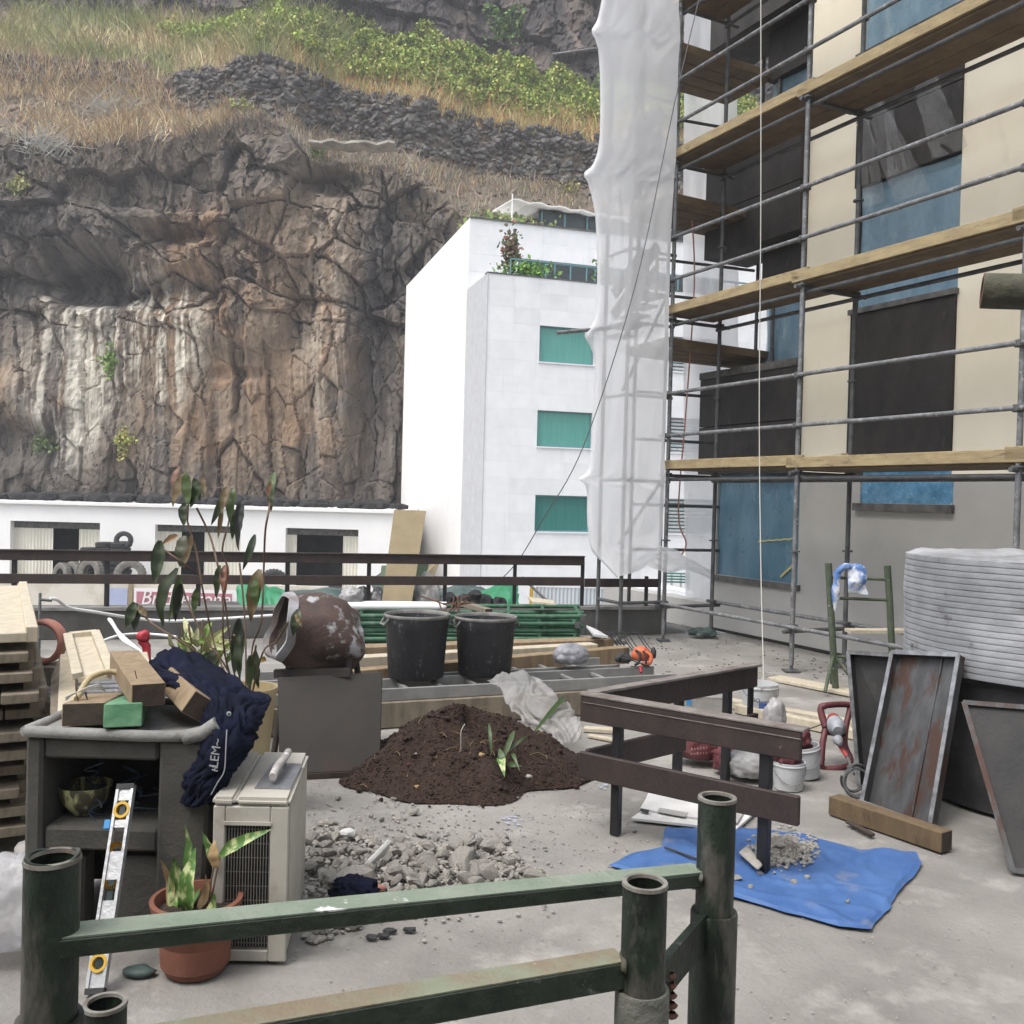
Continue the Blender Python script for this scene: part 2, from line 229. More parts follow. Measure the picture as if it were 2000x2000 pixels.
# ---------------------------------------------------------------- mesh helpers
WM = {}
def rotz(a): return Matrix.Rotation(a, 4, 'Z')
def thing(name, label, cat, loc=(0, 0, 0), rz=0., group=None):
    o = bpy.data.objects.new(name, None); sc.collection.objects.link(o); o.location = loc; o.rotation_euler = (0, 0, rz)
    o.empty_display_size = .1
    o['label'] = label; o['category'] = cat
    if group: o['group'] = group
    WM[o.name] = Matrix.Translation(Vector(loc)) @ rotz(rz)
    return o
class MB:
    def __init__(s): s.v = []; s.f = []
    def add(s, vs, fs):
        n = len(s.v); s.v += [tuple(x) for x in vs]; s.f += [tuple(i+n for i in f) for f in fs]; return s
    BF = [(0, 3, 2, 1), (4, 5, 6, 7), (0, 1, 5, 4), (1, 2, 6, 5), (2, 3, 7, 6), (3, 0, 4, 7)]
    def box(s, c, d, rz=0., M=None):
        q = [(-1, -1, -1), (1, -1, -1), (1, 1, -1), (-1, 1, -1), (-1, -1, 1), (1, -1, 1), (1, 1, 1), (-1, 1, 1)]
        T = M or (Matrix.Translation(Vector(c)) @ rotz(rz))
        return s.add([T @ Vector((a*d[0]/2, b*d[1]/2, e*d[2]/2)) for a, b, e in q], MB.BF)
    def hexa(s, P): return s.add(P, MB.BF)
    def beam(s, p0, p1, wd, ht, up=(0, 0, 1)):      # centre line p0-p1
        p0, p1 = Vector(p0), Vector(p1); d = (p1-p0).normalized(); u = Vector(up)
        sd_ = d.cross(u); sd_ = sd_.normalized() if sd_.length > 1e-5 else d.orthogonal().normalized(); u = sd_.cross(d)
        a, b = sd_*wd/2, u*ht/2
        return s.hexa([p0-a-b, p1-a-b, p1+a-b, p0+a-b, p0-a+b, p1-a+b, p1+a+b, p0+a+b])
    def tube(s, p0, p1, r, n=10, r1=None, cap=True):
        return s.path([p0, p1], r, n, r1, cap)
    def path(s, pts, r, n=8, r1=None, cap=True):
        pts = [Vector(p) for p in pts]; K = len(pts); rings = []; t0 = (pts[1]-pts[0]).normalized(); u = t0.orthogonal().normalized()
        for i, p in enumerate(pts):
            t = ((pts[min(i+1, K-1)]-pts[max(i-1, 0)])).normalized()
            u = (u - t*u.dot(t)); u = u.normalized() if u.length > 1e-6 else t.orthogonal().normalized(); v = t.cross(u)
            rr = r if r1 is None else r+(r1-r)*i/(K-1)
            rings.append([p + u*(rr*math.cos(2*math.pi*k/n)) + v*(rr*math.sin(2*math.pi*k/n)) for k in range(n)])
        vs_ = [q for rg in rings for q in rg]; fs = []
        for i in range(K-1):
            for k in range(n): fs.append((i*n+k, i*n+(k+1) % n, (i+1)*n+(k+1) % n, (i+1)*n+k))
        if cap: fs += [tuple(range(n))[::-1], tuple((K-1)*n+k for k in range(n))]
        return s.add(vs_, fs)
    def lathe(s, prof, c=(0, 0, 0), n=24, M=None, a0=0., a1=2*math.pi):
        T = M or Matrix.Translation(Vector(c)); full = abs(a1-a0-2*math.pi) < 1e-6; m = n if full else n+1; K = len(prof)
        vs_ = [T @ Vector((r*math.cos(a0+(a1-a0)*k/n), r*math.sin(a0+(a1-a0)*k/n), z)) for r, z in prof for k in range(m)]
        fs = []
        for i in range(K-1):
            for k in range(n): k2 = (k+1) % m; fs.append((i*m+k, i*m+k2, (i+1)*m+k2, (i+1)*m+k))
        return s.add(vs_, fs)
    def prism(s, poly, z0, z1):
        n = len(poly); vs_ = [(p[0], p[1], z0) for p in poly]+[(p[0], p[1], z1) for p in poly]
        return s.add(vs_, [tuple(range(n))[::-1], tuple(range(n, 2*n))]+[(i, (i+1) % n, n+(i+1) % n, n+i) for i in range(n)])
    def grid(s, P):
        a, b = len(P), len(P[0])
        return s.add([q for row in P for q in row], [(i*b+j, i*b+j+1, (i+1)*b+j+1, (i+1)*b+j) for i in range(a-1) for j in range(b-1)])
    def build(s, name, m, parent=None, smooth=False, bevel=0., solid=0., local=False, label=None, cat=None, group=None, kind=None, cols=None, merge=False, segs=1):
        me = bpy.data.meshes.new(name); T = None; loc = None
        if parent is not None and not local: T = WM[parent.name].inverted()
        if parent is None:
            a = np.array(s.v); loc = Vector(((a[:, 0].min()+a[:, 0].max())/2, (a[:, 1].min()+a[:, 1].max())/2, a[:, 2].min())); T = Matrix.Translation(-loc)
        vs_ = [tuple(T @ Vector(p)) for p in s.v] if T else s.v
        me.from_pydata(vs_, [], s.f)
        if cols is not None:
            at = me.color_attributes.new('Col', 'FLOAT_COLOR', 'POINT'); c = np.ones((len(s.v), 4), 'f'); c[:, :3] = cols; at.data.foreach_set('color', c.ravel())
        bm = bmesh.new(); bm.from_mesh(me)
        if merge: bmesh.ops.remove_doubles(bm, verts=bm.verts, dist=1e-4)
        bmesh.ops.recalc_face_normals(bm, faces=bm.faces)
        if bevel:
            es = [e for e in bm.edges if len(e.link_faces) == 2 and e.calc_face_angle(0) > .6]
            bmesh.ops.bevel(bm, geom=es, offset=bevel, segments=segs, affect='EDGES', clamp_overlap=True)
        bm.to_mesh(me); bm.free()
        if smooth: me.polygons.foreach_set('use_smooth', [True]*len(me.polygons))
        me.materials.append(MT[m]); o = bpy.data.objects.new(name, me); sc.collection.objects.link(o)
        if smooth and smooth != 'all': me.set_sharp_from_angle(angle=R_(50))
        if solid:
            md = o.modifiers.new('solid', 'SOLIDIFY'); md.thickness = solid; md.offset = 0
        if parent is not None: o.parent = parent; WM[o.name] = WM[parent.name]
        else: o.location = loc; WM[o.name] = Matrix.Translation(loc)
        if label: o['label'] = label
        if cat: o['category'] = cat
        if group: o['group'] = group
        if kind: o['kind'] = kind
        return o
def dup(root, loc=None, rot=None, label=None, group=None, scale=None):
    r = root.copy(); sc.collection.objects.link(r)
    if loc is not None: r.location = loc
    if rot is not None: r.rotation_euler = rot
    if scale is not None: r.scale = scale
    if label: r['label'] = label
    if group: r['group'] = group
    def rec(a, b):
        for ch in list(a.children):
            c = ch.copy(); sc.collection.objects.link(c); c.parent = b; rec(ch, c)
    rec(root, r); return r
def catmull(P, n):
    P = [Vector(p) for p in P]; out = []; K = len(P)
    for i in range(K-1):
        a, b, c, d = P[max(i-1, 0)], P[i], P[i+1], P[min(i+2, K-1)]
        for j in range(n):
            t = j/n; out.append(.5*((2*b)+(c-a)*t+(2*a-5*b+4*c-d)*t*t+(3*b-a-3*c+d)*t**3))
    out.append(P[-1]); return out
def sheetgrid(ctrl, nu, nv, amp=0., fs=8., seed=0, aniso=(1, 1, 1), fold=0., fd=(.10, .45)):
    rows = [catmull(r, nv) for r in ctrl]; cols = [catmull([r[j] for r in rows], nu) for j in range(len(rows[0]))]
    Pg = [[cols[j][i] for j in range(len(cols))] for i in range(len(cols[0]))]
    if amp:
        a, b = len(Pg), len(Pg[0]); Q = [r[:] for r in Pg]
        for i in range(a):
            for j in range(b):
                n_ = (Pg[min(i+1, a-1)][j]-Pg[max(i-1, 0)][j]).cross(Pg[i][min(j+1, b-1)]-Pg[i][max(j-1, 0)])
                if n_.length > 1e-9: n_.normalize()
                p = Pg[i][j]; q = Vector((p.x*aniso[0], p.y*aniso[1], p.z*aniso[2]))*fs+Vector((seed*7.3, seed*3.1, 0))
                k = mnoise.noise(q)+.5*mnoise.noise(q*2.1)+.5*(1-abs(mnoise.noise(q*1.3+Vector((9, 9, 9))))*2.5)
                if fold:
                    w_ = .6*mnoise.noise(Vector((i*.05, j*.05, seed+.5))); g_ = mnoise.noise(Vector((i*fd[0]+w_*2, j*fd[1]+w_*6, seed*1.7)))
                    g2_ = mnoise.noise(Vector((i*fd[0]*2.4, j*fd[1]*2.1+i*.12, seed*2.9+4)))
                    k = k*.35+fold*((1-2.4*abs(g_))+.5*(1-2.4*abs(g2_)))
                Q[i][j] = p + n_*amp*k
        Pg = Q
    return Pg
def ico(sub):
    bm = bmesh.new(); bmesh.ops.create_icosphere(bm, subdivisions=sub, radius=1.)
    v = [x.co.copy() for x in bm.verts]; f = [tuple(a.index for a in q.verts) for q in bm.faces]; bm.free(); return v, f
ICO = {k: ico(k) for k in (1, 2, 3, 4)}
def blob(c, d, sub=3, amp=.15, fs=2., seed=0, rz=0., ridge=0.):
    if ridge and sub == 3: sub = 4
    v, f = ICO[sub]; mb = MB(); T = Matrix.Translation(Vector(c)) @ rotz(rz); out = []
    for p in v:
        q = p*fs+Vector((seed*5.7, seed*2.3, seed)); k = mnoise.noise(q)+.4*mnoise.noise(q*2.3)
        if ridge:
            s_ = Vector((p.x*3.2+p.z*1.5, p.y*3.2, p.z*1.1-p.x))*1.2+Vector((seed, 2*seed, 0)); k += ridge*(1.1-2.6*abs(mnoise.noise(s_))+.9-2.0*abs(mnoise.noise(s_*2.1+Vector((3, 1, 2)))))
        r = 1+amp*k; z = p.z*r
        if z < -.55: z = -.55-(-.55-z)*.25
        out.append(T @ Vector((p.x*r*d[0]/2, p.y*r*d[1]/2, (z+.12)*d[2]/2*1.15)))
    return mb.add(out, f)
def rockverts(seed, cut=7):
    rs = random.Random(seed); v, f = ICO[2]; pl = []
    for _ in range(cut+3):
        n = Vector((rs.gauss(0, 1), rs.gauss(0, 1), rs.gauss(0, 1))).normalized(); pl.append((n, rs.uniform(.45, .8)))
    out = []
    for p in v:
        q = p.copy()
        for n, d in pl:
            k = q.dot(n)
            if k > d: q -= n*(k-d)
        q *= 1+.06*mnoise.noise(q*4+Vector((seed, 0, 0))); out.append(q)
    return out, f
def text(body, size, M, m, parent=None, shear=0., ext=.002, name='lettering', align='LEFT'):
    cu = bpy.data.curves.new(name, 'FONT'); cu.body = body; cu.size = size; cu.shear = shear; cu.extrude = ext; cu.align_x = align; cu.resolution_u = 3
    o = bpy.data.objects.new('tmp', cu); sc.collection.objects.link(o)
    dg = bpy.context.evaluated_depsgraph_get(); me = bpy.data.meshes.new_from_object(o.evaluated_get(dg))
    bpy.data.objects.remove(o); me.transform(M if parent is None else WM[parent.name].inverted() @ M)
    me.name = name; me.materials.clear(); me.materials.append(MT[m]); o = bpy.data.objects.new(name, me); sc.collection.objects.link(o)
    if parent is not None: o.parent = parent; WM[o.name] = WM[parent.name]
    return o
def leafmesh(mb, base, tip, wd, sag=.1, side=None, nrm=None, cols=None, c=None, n=5, fold=.25):
    base, tip = Vector(base), Vector(tip); d = tip-base; L = d.length; t = d.normalized()
    nv = Vector(nrm) if nrm else Vector((random.uniform(-.5, .5), -1, random.uniform(-.2, .4)))
    s_ = t.cross(nv).normalized(); nn = s_.cross(t).normalized(); vs_ = []
    for i in range(n+1):
        k = i/n; wv = wd*.5*(math.sin(math.pi*(k*.96+.03)**.78)**.85)*(1+.035*math.sin(i*2.3+wd*900)); p = base+d*k + nn*(L*sag*math.sin(math.pi*k)+wd*.07*math.sin(i*1.9+L*70))
        vs_ += [p-s_*wv+nn*wv*fold, p, p+s_*wv+nn*wv*fold]
    fs = []
    for i in range(n):
        a = i*3; fs += [(a, a+1, a+4, a+3), (a+1, a+2, a+5, a+4)]
    mb.add(vs_, fs)
    if cols is not None: cols += [c]*len(vs_)
def struct(o): o['kind'] = 'structure'; return o
# ================================================================ cliff and hillside
def hsh(ix, iy, s):
    h = (ix.astype(np.int64)*374761393 + iy.astype(np.int64)*668265263 + s*1274126177) & 0xffffffff
    h = ((h ^ (h >> 13))*1274126177) & 0xffffffff; h = ((h ^ (h >> 16))*2246822519) & 0xffffffff
    return ((h ^ (h >> 15)) & 0xffffff)/float(0xffffff)
def vn(x, y, s):
    ix, iy = np.floor(x), np.floor(y); fx, fy = x-ix, y-iy; fx = fx*fx*(3-2*fx); fy = fy*fy*(3-2*fy)
    a, b, c, d = hsh(ix, iy, s), hsh(ix+1, iy, s), hsh(ix, iy+1, s), hsh(ix+1, iy+1, s)
    return (a*(1-fx)+b*fx)*(1-fy)+(c*(1-fx)+d*fx)*fy
def fbm(x, y, o, s):
    r = 0; a = .5; t = 0
    for i in range(o): r = r+a*vn(x*2**i, y*2**i, s+i*17); t += a; a *= .55
    return r/t
def worley(u, v, s):
    iu, iv = np.floor(u), np.floor(v); f1 = np.full(u.shape, 9.); f2 = np.full(u.shape, 9.)
    a = np.zeros(u.shape); b = a.copy(); c = a.copy(); du = a.copy(); dv = a.copy()
    for i in (-1, 0, 1):
        for j in (-1, 0, 1):
            cx, cy = iu+i, iv+j; px, py = cx+hsh(cx, cy, s), cy+hsh(cx, cy, s+1); d = (u-px)**2+(v-py)**2
            n = d < f1; f2 = np.where(n, f1, np.minimum(f2, d)); f1 = np.where(n, d, f1)
            a = np.where(n, hsh(cx, cy, s+2), a); b = np.where(n, hsh(cx, cy, s+3), b); c = np.where(n, hsh(cx, cy, s+4), c)
            du = np.where(n, u-px, du); dv = np.where(n, v-py, dv)
    return np.sqrt(f1), np.sqrt(f2), a, b, c, du, dv
def wl(pts, Y):
    q = [At(a, b, Y) for a, b in pts]; return np.array([p.x for p in q]), np.array([p.z for p in q])
def ss(a, b, x): t = np.clip((x-a)/(b-a), 0, 1); return t*t*(3-2*t)
LN = [wl([(-500, 235), (-200, 245), (0, 262), (120, 280), (230, 275), (330, 270), (420, 250), (480, 235), (560, 255), (610, 312), (700, 335), (800, 345), (900, 420), (1160, 480), (2000, 520)], 52.5),
      wl([(-500, 150), (-200, 150), (0, 155), (200, 170), (330, 215), (430, 232), (640, 285), (850, 330), (1100, 345), (2000, 380)], 57),
      wl([(-500, 85), (-200, 85), (0, 85), (240, 102), (330, 152), (480, 148), (560, 152), (700, 198), (900, 225), (1170, 246), (2000, 290)], 57.6),
      wl([(-500, -60), (0, -15), (200, 0), (450, 20), (620, 62), (730, 80), (820, 62), (1000, 110), (1150, 165), (2000, 190)], 63)]
GX = np.concatenate([np.arange(-46, -30, .16), np.arange(-30, -3, .068), np.arange(-3, 26, .13)]); GZ = np.concatenate([np.arange(-3.2, .4, .2), np.arange(.4, 22, .072), np.arange(22, 47, .16)])
def prof(x, z):
    l1, l2, l3, l4 = (np.interp(x, a, b) for a, b in LN)
    l2 = np.maximum(l2, l1+.3); l3 = np.maximum(l3, l2+.2); l4 = np.maximum(l4, l3+.5)
    y = 50.6+.10*np.minimum(z, l1)+1.25*np.clip(z-l1, 0, l2-l1)+.12*np.clip(z-l2, 0, l3-l2)+1.15*np.clip(z-l3, 0, l4-l3)+.22*np.maximum(z-l4, 0)
    return y, l1, l2, l3, l4
X, Z = np.meshgrid(GX, GZ)
Yb, l1, l2, l3, l4 = prof(X, Z)
face = 1-ss(-1.2, .9, Z-l1); up = ss(-.5, 1., Z-l4); slope = (1-face)*(1-up)
wx = X+1.4*(fbm(X*.25, Z*.2, 3, 5)-.5)+.35*(fbm(X*1.2, Z*.9, 2, 9)-.5); wz = Z+1.6*(fbm(X*.2+9, Z*.2, 3, 6)-.5)
wx = wx+.10*Z                                  # columns lean a little
sx = X+.07*Z+.5*(fbm(X*.3, Z*.12, 2, 12)-.5)
low = ss(12.5, 8.5, Z+1.5*(fbm(X*.3, Z*.3, 2, 8)-.5))          # smooth columns below, broken blocks above
wx = wx*(1-low)+(sx+.25*(fbm(X*1.6, Z*.5, 3, 7)-.5))*low+(1-low)*.4*(fbm(X*2.2, Z*1.1, 3, 7)-.5)
f1, f2, a1, b1, c1, du, dv = worley(wx/1.9+.35*(fbm(X*1.1, Z*.9, 3, 46)-.5), wz/9.5, 21)
k1, k2, a4, b4, c4, du4, dv4 = worley(wx/2.6+5, wz/2.1+3, 51)
o = low*(.75*(a1-.5)+.7*(b1-.5)*du)+(1-low)*(1.0*(a4-.5)+.9*(b4-.5)*du4+1.1*(c4-.75)*dv4); crack = low*ss(.05, .0, f2-f1)*.34*ss(.42, .60, fbm(X*.45, Z*.35, 3, 45))+(1-low)*ss(.055, .0, k2-k1)*.45
g1, g2, a2, b2, c2, du2, dv2 = worley(wx/.85, wz/(1.0+2.2*.5), 41)
o = o+(.30+.30*(1-low))*(a2-.5)+(.40+.20*(1-low))*(b2-.5)*du2+.6*(c2-.65)*dv2*(1-.85*low); crack = crack+ss(.07, .0, g2-g1)*.22*(1-.45*low)*ss(.45, .6, fbm(X*.5, Z*.4, 2, 44))
h1, h2, a3, b3, c3_, du3, dv3 = worley(wx/.34, wz/.5, 61)
o = o+.22*(a3-.5)*(1-.75*low)+.26*(b3-.5)*du3*(1-.6*low); crack3 = 0
rid = 1-np.abs(fbm(wx*.9, Z*.22, 5, 70)*2-1)*2.2
o = o+.28*rid*(1-.6*low)+.5*(fbm(sx*1.3, Z*.07, 3, 77)-.5)+.17*(fbm(sx*4.5, Z*.14, 3, 78)-.5)*(.4+.6*low)+.16*(fbm(X*3.5, Z*3, 4, 79)-.5)+.10*(1-2.5*np.abs(fbm(wx*2.6, Z*.9, 4, 80)*2-1))*(1-.6*low)
off = (o-crack-crack3)*(face+.75*up)+slope*(.9*(fbm(X*.5, Z*.9, 4, 90)-.5)+.25*(a3-.5))
def patch(px, py, rx, ry, Y=52):
    p = At(px, py, Y); return np.exp(-(((X-p.x)/(rx*Y/1860))**2+((Z-p.z)/(ry*Y/1860))**2)**2)
# the cave and the ledges that overhang it, the dark buttress right of the tan wall
cave = patch(165, 545, 85, 50)
off = off-3.0*cave+.8*patch(150, 440, 140, 45)+.7*patch(350, 505, 125, 30)-.9*patch(340, 580, 115, 30)+.7*patch(560, 420, 60, 70)-.8*patch(590, 610, 26, 90)+.5*patch(350, 430, 110, 16)-.5*patch(350, 462, 110, 12)-.35*patch(180, 700, 130, 150)
off = off+.8*patch(470, 640, 80, 60)-.5*patch(470, 735, 60, 14)-.7*patch(745, 700, 30, 270)+1.0*patch(665, 700, 40, 290)-.35*patch(30, 640, 40, 90)-.5*patch(55, 870, 85, 40)+.4*patch(85, 780, 90, 50)-.5*patch(605, 900, 14, 110)-.5*patch(430, 880, 10, 110)
off = off+1.2*patch(520, 330, 70, 90)-1.2*patch(650, 350, 50, 30)
CY = Yb-off
def Ys(x, z):
    i = np.clip(np.interp(x, GX, np.arange(len(GX))), 0, len(GX)-1.001); j = np.clip(np.interp(z, GZ, np.arange(len(GZ))), 0, len(GZ)-1.001)
    i0, j0 = i.astype(int), j.astype(int); fi, fj = i-i0, j-j0
    return (CY[j0, i0]*(1-fi)+CY[j0, i0+1]*fi)*(1-fj)+(CY[j0+1, i0]*(1-fi)+CY[j0+1, i0+1]*fi)*fj
def C(*a): return np.array(a)[None, None, :]
def lerp(a, b, t): return a*(1-t[..., None])+b*t[..., None]
basalt, grey, tan, orange, pale = C(.075, .069, .066), C(.165, .145, .125), C(.285, .215, .15), C(.33, .22, .135), C(.74, .70, .60)
strk = .75*fbm(sx*3.2, Z*.07, 4, 33)+.25*fbm(X*2.5, Z*1.2, 4, 31); strk2 = fbm(sx*1.1, Z*.06, 3, 34); strk3 = .7*fbm(sx*7., Z*.10, 3, 35)+.3*fbm(X*6, Z*4, 3, 37); blot = fbm(X*.8, Z*.8, 5, 36)
tone = .30*a1+.25*a2+.45*blot+.25*(strk-.5)
warm = np.clip(patch(520, 700, 240, 290)+.8*patch(100, 740, 110, 110)+.7*patch(470, 460, 170, 70)+.85*patch(620, 480, 80, 160)+.35*patch(300, 700, 300, 250), 0, 1)
col = lerp(basalt, grey, ss(.22, .62, tone))
col = lerp(col, lerp(tan, orange, ss(.55, .85, .5*b2+.3*a1+.3*blot)), np.clip(warm*ss(.30, .52, .3*b1+.4*strk2+.3*blot), 0, 1)*.92)
pm = np.clip(patch(170, 680, 120, 160)+patch(300, 640, 100, 110)+patch(150, 820, 60, 100)+.75*patch(340, 700, 60, 130)+.25*patch(640, 620, 50, 260), 0, 1)
col = lerp(col, pale, np.clip(pm*ss(.42, .56, .62*strk+.40*strk3), 0, 1)*.95)
dk = np.clip(.85*patch(745, 560, 40, 330)*ss(.3, .6, blot+.1)+.95*cave+.5*patch(40, 880, 75, 60)+.45*patch(170, 440, 190, 60)*ss(.35, .6, blot)+.5*patch(25, 640, 40, 80)+.5*patch(590, 620, 22, 70)+.6*patch(345, 560, 95, 14), 0, 1)  # dark basalt at the buttress; shade in cave and under ledge put into colour
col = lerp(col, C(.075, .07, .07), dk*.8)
col = col*((.52+.80*strk3)*(.75+.5*fbm(wx*2.2, Z*.5, 4, 39)))[..., None]*.95
soil = C(.205, .165, .12)*(.75+.5*fbm(X*2, Z*2, 4, 91))[..., None]
top = np.clip(slope+.65*ss(-4.5, -.3, Z-l1)*face, 0, 1)
col = lerp(col, soil*.85, top*ss(.25, .55, fbm(X*1.2, Z*1.2, 4, 93)+.25*slope))
upc = lerp(C(.065, .058, .056), C(.165, .135, .115), ss(.45, .75, fbm(wx*.9, Z*.25, 4, 95)))
col = lerp(col, upc, up)
col = col*(.86+.28*fbm(X*5, Z*5, 3, 97))[..., None]
nz_, nx_ = X.shape; idx = np.arange(nz_*nx_).reshape(nz_, nx_)
Fq = np.stack([idx[:-1, :-1], idx[:-1, 1:], idx[1:, 1:], idx[1:, :-1]], -1).reshape(-1, 4)
def npmesh(name, verts, faces, cols, m, parent=None, smooth=False, kind=None, label=None, cat=None, group=None, tri=False):
    me = bpy.data.meshes.new(name); n, k = len(faces), faces.shape[1]
    loc = None
    if parent is None:
        loc = np.array([(verts[:, 0].min()+verts[:, 0].max())/2, (verts[:, 1].min()+verts[:, 1].max())/2, verts[:, 2].min()]); verts = verts-loc
    else:
        T = np.array(WM[parent.name].inverted()); verts = verts @ T[:3, :3].T + T[:3, 3]
    me.vertices.add(len(verts)); me.vertices.foreach_set('co', verts.astype('f').ravel())
    me.loops.add(n*k); me.loops.foreach_set('vertex_index', faces.astype('i').ravel())
    me.polygons.add(n); me.polygons.foreach_set('loop_start', np.arange(0, n*k, k, dtype='i'))
    me.update(calc_edges=True)
    if cols is not None:
        at = me.color_attributes.new('Col', 'FLOAT_COLOR', 'POINT'); c = np.ones((len(verts), 4), 'f'); c[:, :3] = cols; at.data.foreach_set('color', c.ravel())
    me.polygons.foreach_set('use_smooth', np.full(n, smooth)); me.materials.append(MT[m])
    ob = bpy.data.objects.new(name, me); sc.collection.objects.link(ob)
    if loc is not None: ob.location = loc; WM[ob.name] = Matrix.Translation(Vector(loc))
    else: ob.parent = parent; WM[ob.name] = WM[parent.name]
    for kk, vv in (('kind', kind), ('label', label), ('category', cat), ('group', group)):
        if vv: ob[kk] = vv
    return ob
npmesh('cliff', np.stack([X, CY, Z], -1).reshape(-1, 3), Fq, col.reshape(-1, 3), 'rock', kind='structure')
# ---------------------------------------------------------------- vegetation on the hillside
def blades(name, P, h, wd, lean, colr, label=None, cat=None, kind='stuff'):
    n = len(P); an = RNG.uniform(0, 2*np.pi, n); ln = RNG.normal(0, lean, (n, 2))*h[:, None]
    sx = np.stack([np.cos(an), np.sin(an)*.4, np.zeros(n)], -1)*wd[:, None]/2
    tip = P+np.stack([ln[:, 0], ln[:, 1]-.15*h, h], -1); mid = P+np.stack([ln[:, 0]*.35, ln[:, 1]*.35-.05*h, h*.55], -1)
    Vt = np.stack([P-sx, P+sx, mid+sx*.8, mid-sx*.8, tip], 1).reshape(-1, 3); b = np.arange(n)[:, None]*5
    F = np.concatenate([b+np.array([[0, 1, 2]]), b+np.array([[0, 2, 3]]), b+np.array([[3, 2, 4]])])
    return npmesh(name, Vt, F, np.repeat(colr, 5, 0), 'veg', kind=kind, label=label, cat=cat)
def pal(n, cs, w_=None, j=.18):
    c = np.array(cs)[RNG.choice(len(cs), n, p=w_)]*1.5; return c*(1+RNG.normal(0, j, (n, 1)))*(1+RNG.normal(0, .05, (n, 3)))
def band(n, lo, hi, xr, a=0., b=1., fn=None):
    x = RNG.uniform(xr[0], xr[1], n); A, B = np.interp(x, *LN[lo]), np.interp(x, *LN[hi]); t = RNG.uniform(a, b, n); z = A+(B-A)*t
    y = Ys(x, z); k = np.ones(n, bool)
    if fn is not None: k = RNG.uniform(0, 1, n) < fn(x, z, t)
    return np.stack([x, y-.03, z], -1)[k], t[k]
def pxx(px, Y=57): return (px-1000)/1860*Y
dry = [(.42, .34, .19), (.33, .25, .14), (.48, .41, .25), (.27, .20, .12), (.33, .19, .11), (.20, .17, .12), (.25, .22, .18)]
P, t = band(30000, 0, 1, (-34, pxx(470)), -.10, 1.05, lambda x, z, t: (.06+1.1*ss(.43, .60, fbm(x*.45, z*.8, 4, 120)))*np.where(t < 0, .45, 1))
clump = .35+1.0*fbm(P[:, 0]*.8, P[:, 2]*1.2, 3, 140)
blades('dry_grass', P, (RNG.gamma(3, .2, len(P))+.1)*clump, RNG.uniform(.02, .06, len(P)), .7, pal(len(P), dry), 'dry yellow brown grass hanging over the cliff top at the left', 'grass')
P, t = band(15000, 0, 1, (-34, pxx(560)), -1.0, .0, lambda x, z, t: (.1+.9*ss(.42, .62, fbm(x*.5, z*.6, 4, 150)))*(1+t))
blades('dark_scrub', P, RNG.gamma(3, .10, len(P))+.06, RNG.uniform(.02, .06, len(P)), .9, pal(len(P), [(.10, .085, .072), (.14, .115, .09), (.08, .072, .065), (.19, .16, .13), (.17, .13, .08)]), 'dark grey brown scrub clinging below the cliff top at the left', 'scrub')
P, t = band(14000, 0, 1, (pxx(430), 14), -.05, 1.0, lambda x, z, t: .1+.8*ss(.42, .66, fbm(x*.4, z*.6, 3, 121)))
blades('dry_scrub', P, RNG.gamma(3, .13, len(P))+.1, RNG.uniform(.03, .07, len(P)), .6, pal(len(P), [(.22, .19, .15), (.27, .22, .16), (.19, .165, .14), (.32, .22, .12), (.18, .18, .12)]), 'brown scrub on the slope under the long stone wall', 'scrub')
P, t = band(34000, 2, 3, (-34, pxx(650)), -.02, 1.0, lambda x, z, t: .2+.8*ss(.35, .6, fbm(x*.35, z*.5, 3, 122)))
gm = ss(.42, .62, fbm(P[:, 0]*.3+3, P[:, 2]*.4, 3, 123)+.28*(t-.45)+.12*(P[:, 0] > pxx(240)))[:, None]
cb = pal(len(P), dry[:4]+[(.33, .31, .15)])*(1-gm)+pal(len(P), [(.21, .235, .085), (.16, .18, .075), (.27, .275, .12)])*gm
blades('hill_grass', P, (RNG.gamma(3, .24, len(P))+.15)*(.4+1.0*fbm(P[:, 0]*.7, P[:, 2]*.9, 3, 141)), RNG.uniform(.02, .07, len(P)), .6, cb, 'mixed dry and green grass above the terrace walls', 'grass')
P, t = band(9000, 2, 3, (pxx(560), 15), -.1, .3)
blades('verge_grass', P, RNG.gamma(4, .14, len(P))+.1, RNG.uniform(.03, .08, len(P)), .5, pal(len(P), [(.42, .34, .17), (.36, .30, .15), (.30, .28, .12), (.38, .20, .09)]), 'straw coloured grass along the top of the long stone wall', 'grass')
def leaves(P, s, colr, name, parent=None, m='crownleaf', **kw):
    n = len(P); a = RNG.normal(0, 1, (n, 3)); a /= np.linalg.norm(a, axis=1)[:, None]; b = np.cross(a, RNG.normal(0, 1, (n, 3))); b /= np.linalg.norm(b, axis=1)[:, None]
    a *= s[:, None]; b *= s[:, None]*.38; a[:, 2] -= .25*s
    Vt = np.stack([P-a*.5, P+b, P+a*.5, P-b], 1).reshape(-1, 3); F = (np.arange(n)[:, None]*4+np.array([[0, 1, 2, 3]]))
    return npmesh(name, Vt, F, np.repeat(colr, 4, 0), m, parent=parent, **kw)
P, t = band(90000, 2, 3, (pxx(400), 15), .08, 1.05, lambda x, z, t: ss(.33, .52, fbm(x*.3, z*.35, 3, 130)+.25*ss(pxx(520), pxx(720), x)-.14*t)*ss(pxx(380), pxx(600), x+.8*(z-27)))
bump = fbm(P[:, 0]*.8, P[:, 2]*.9, 3, 131); hgt = 1.5*ss(.3, .75, bump)*RNG.uniform(0, 1, len(P))**.5
P = P+np.stack([RNG.normal(0, .1, len(P)), -.55*hgt, .75*hgt], -1)
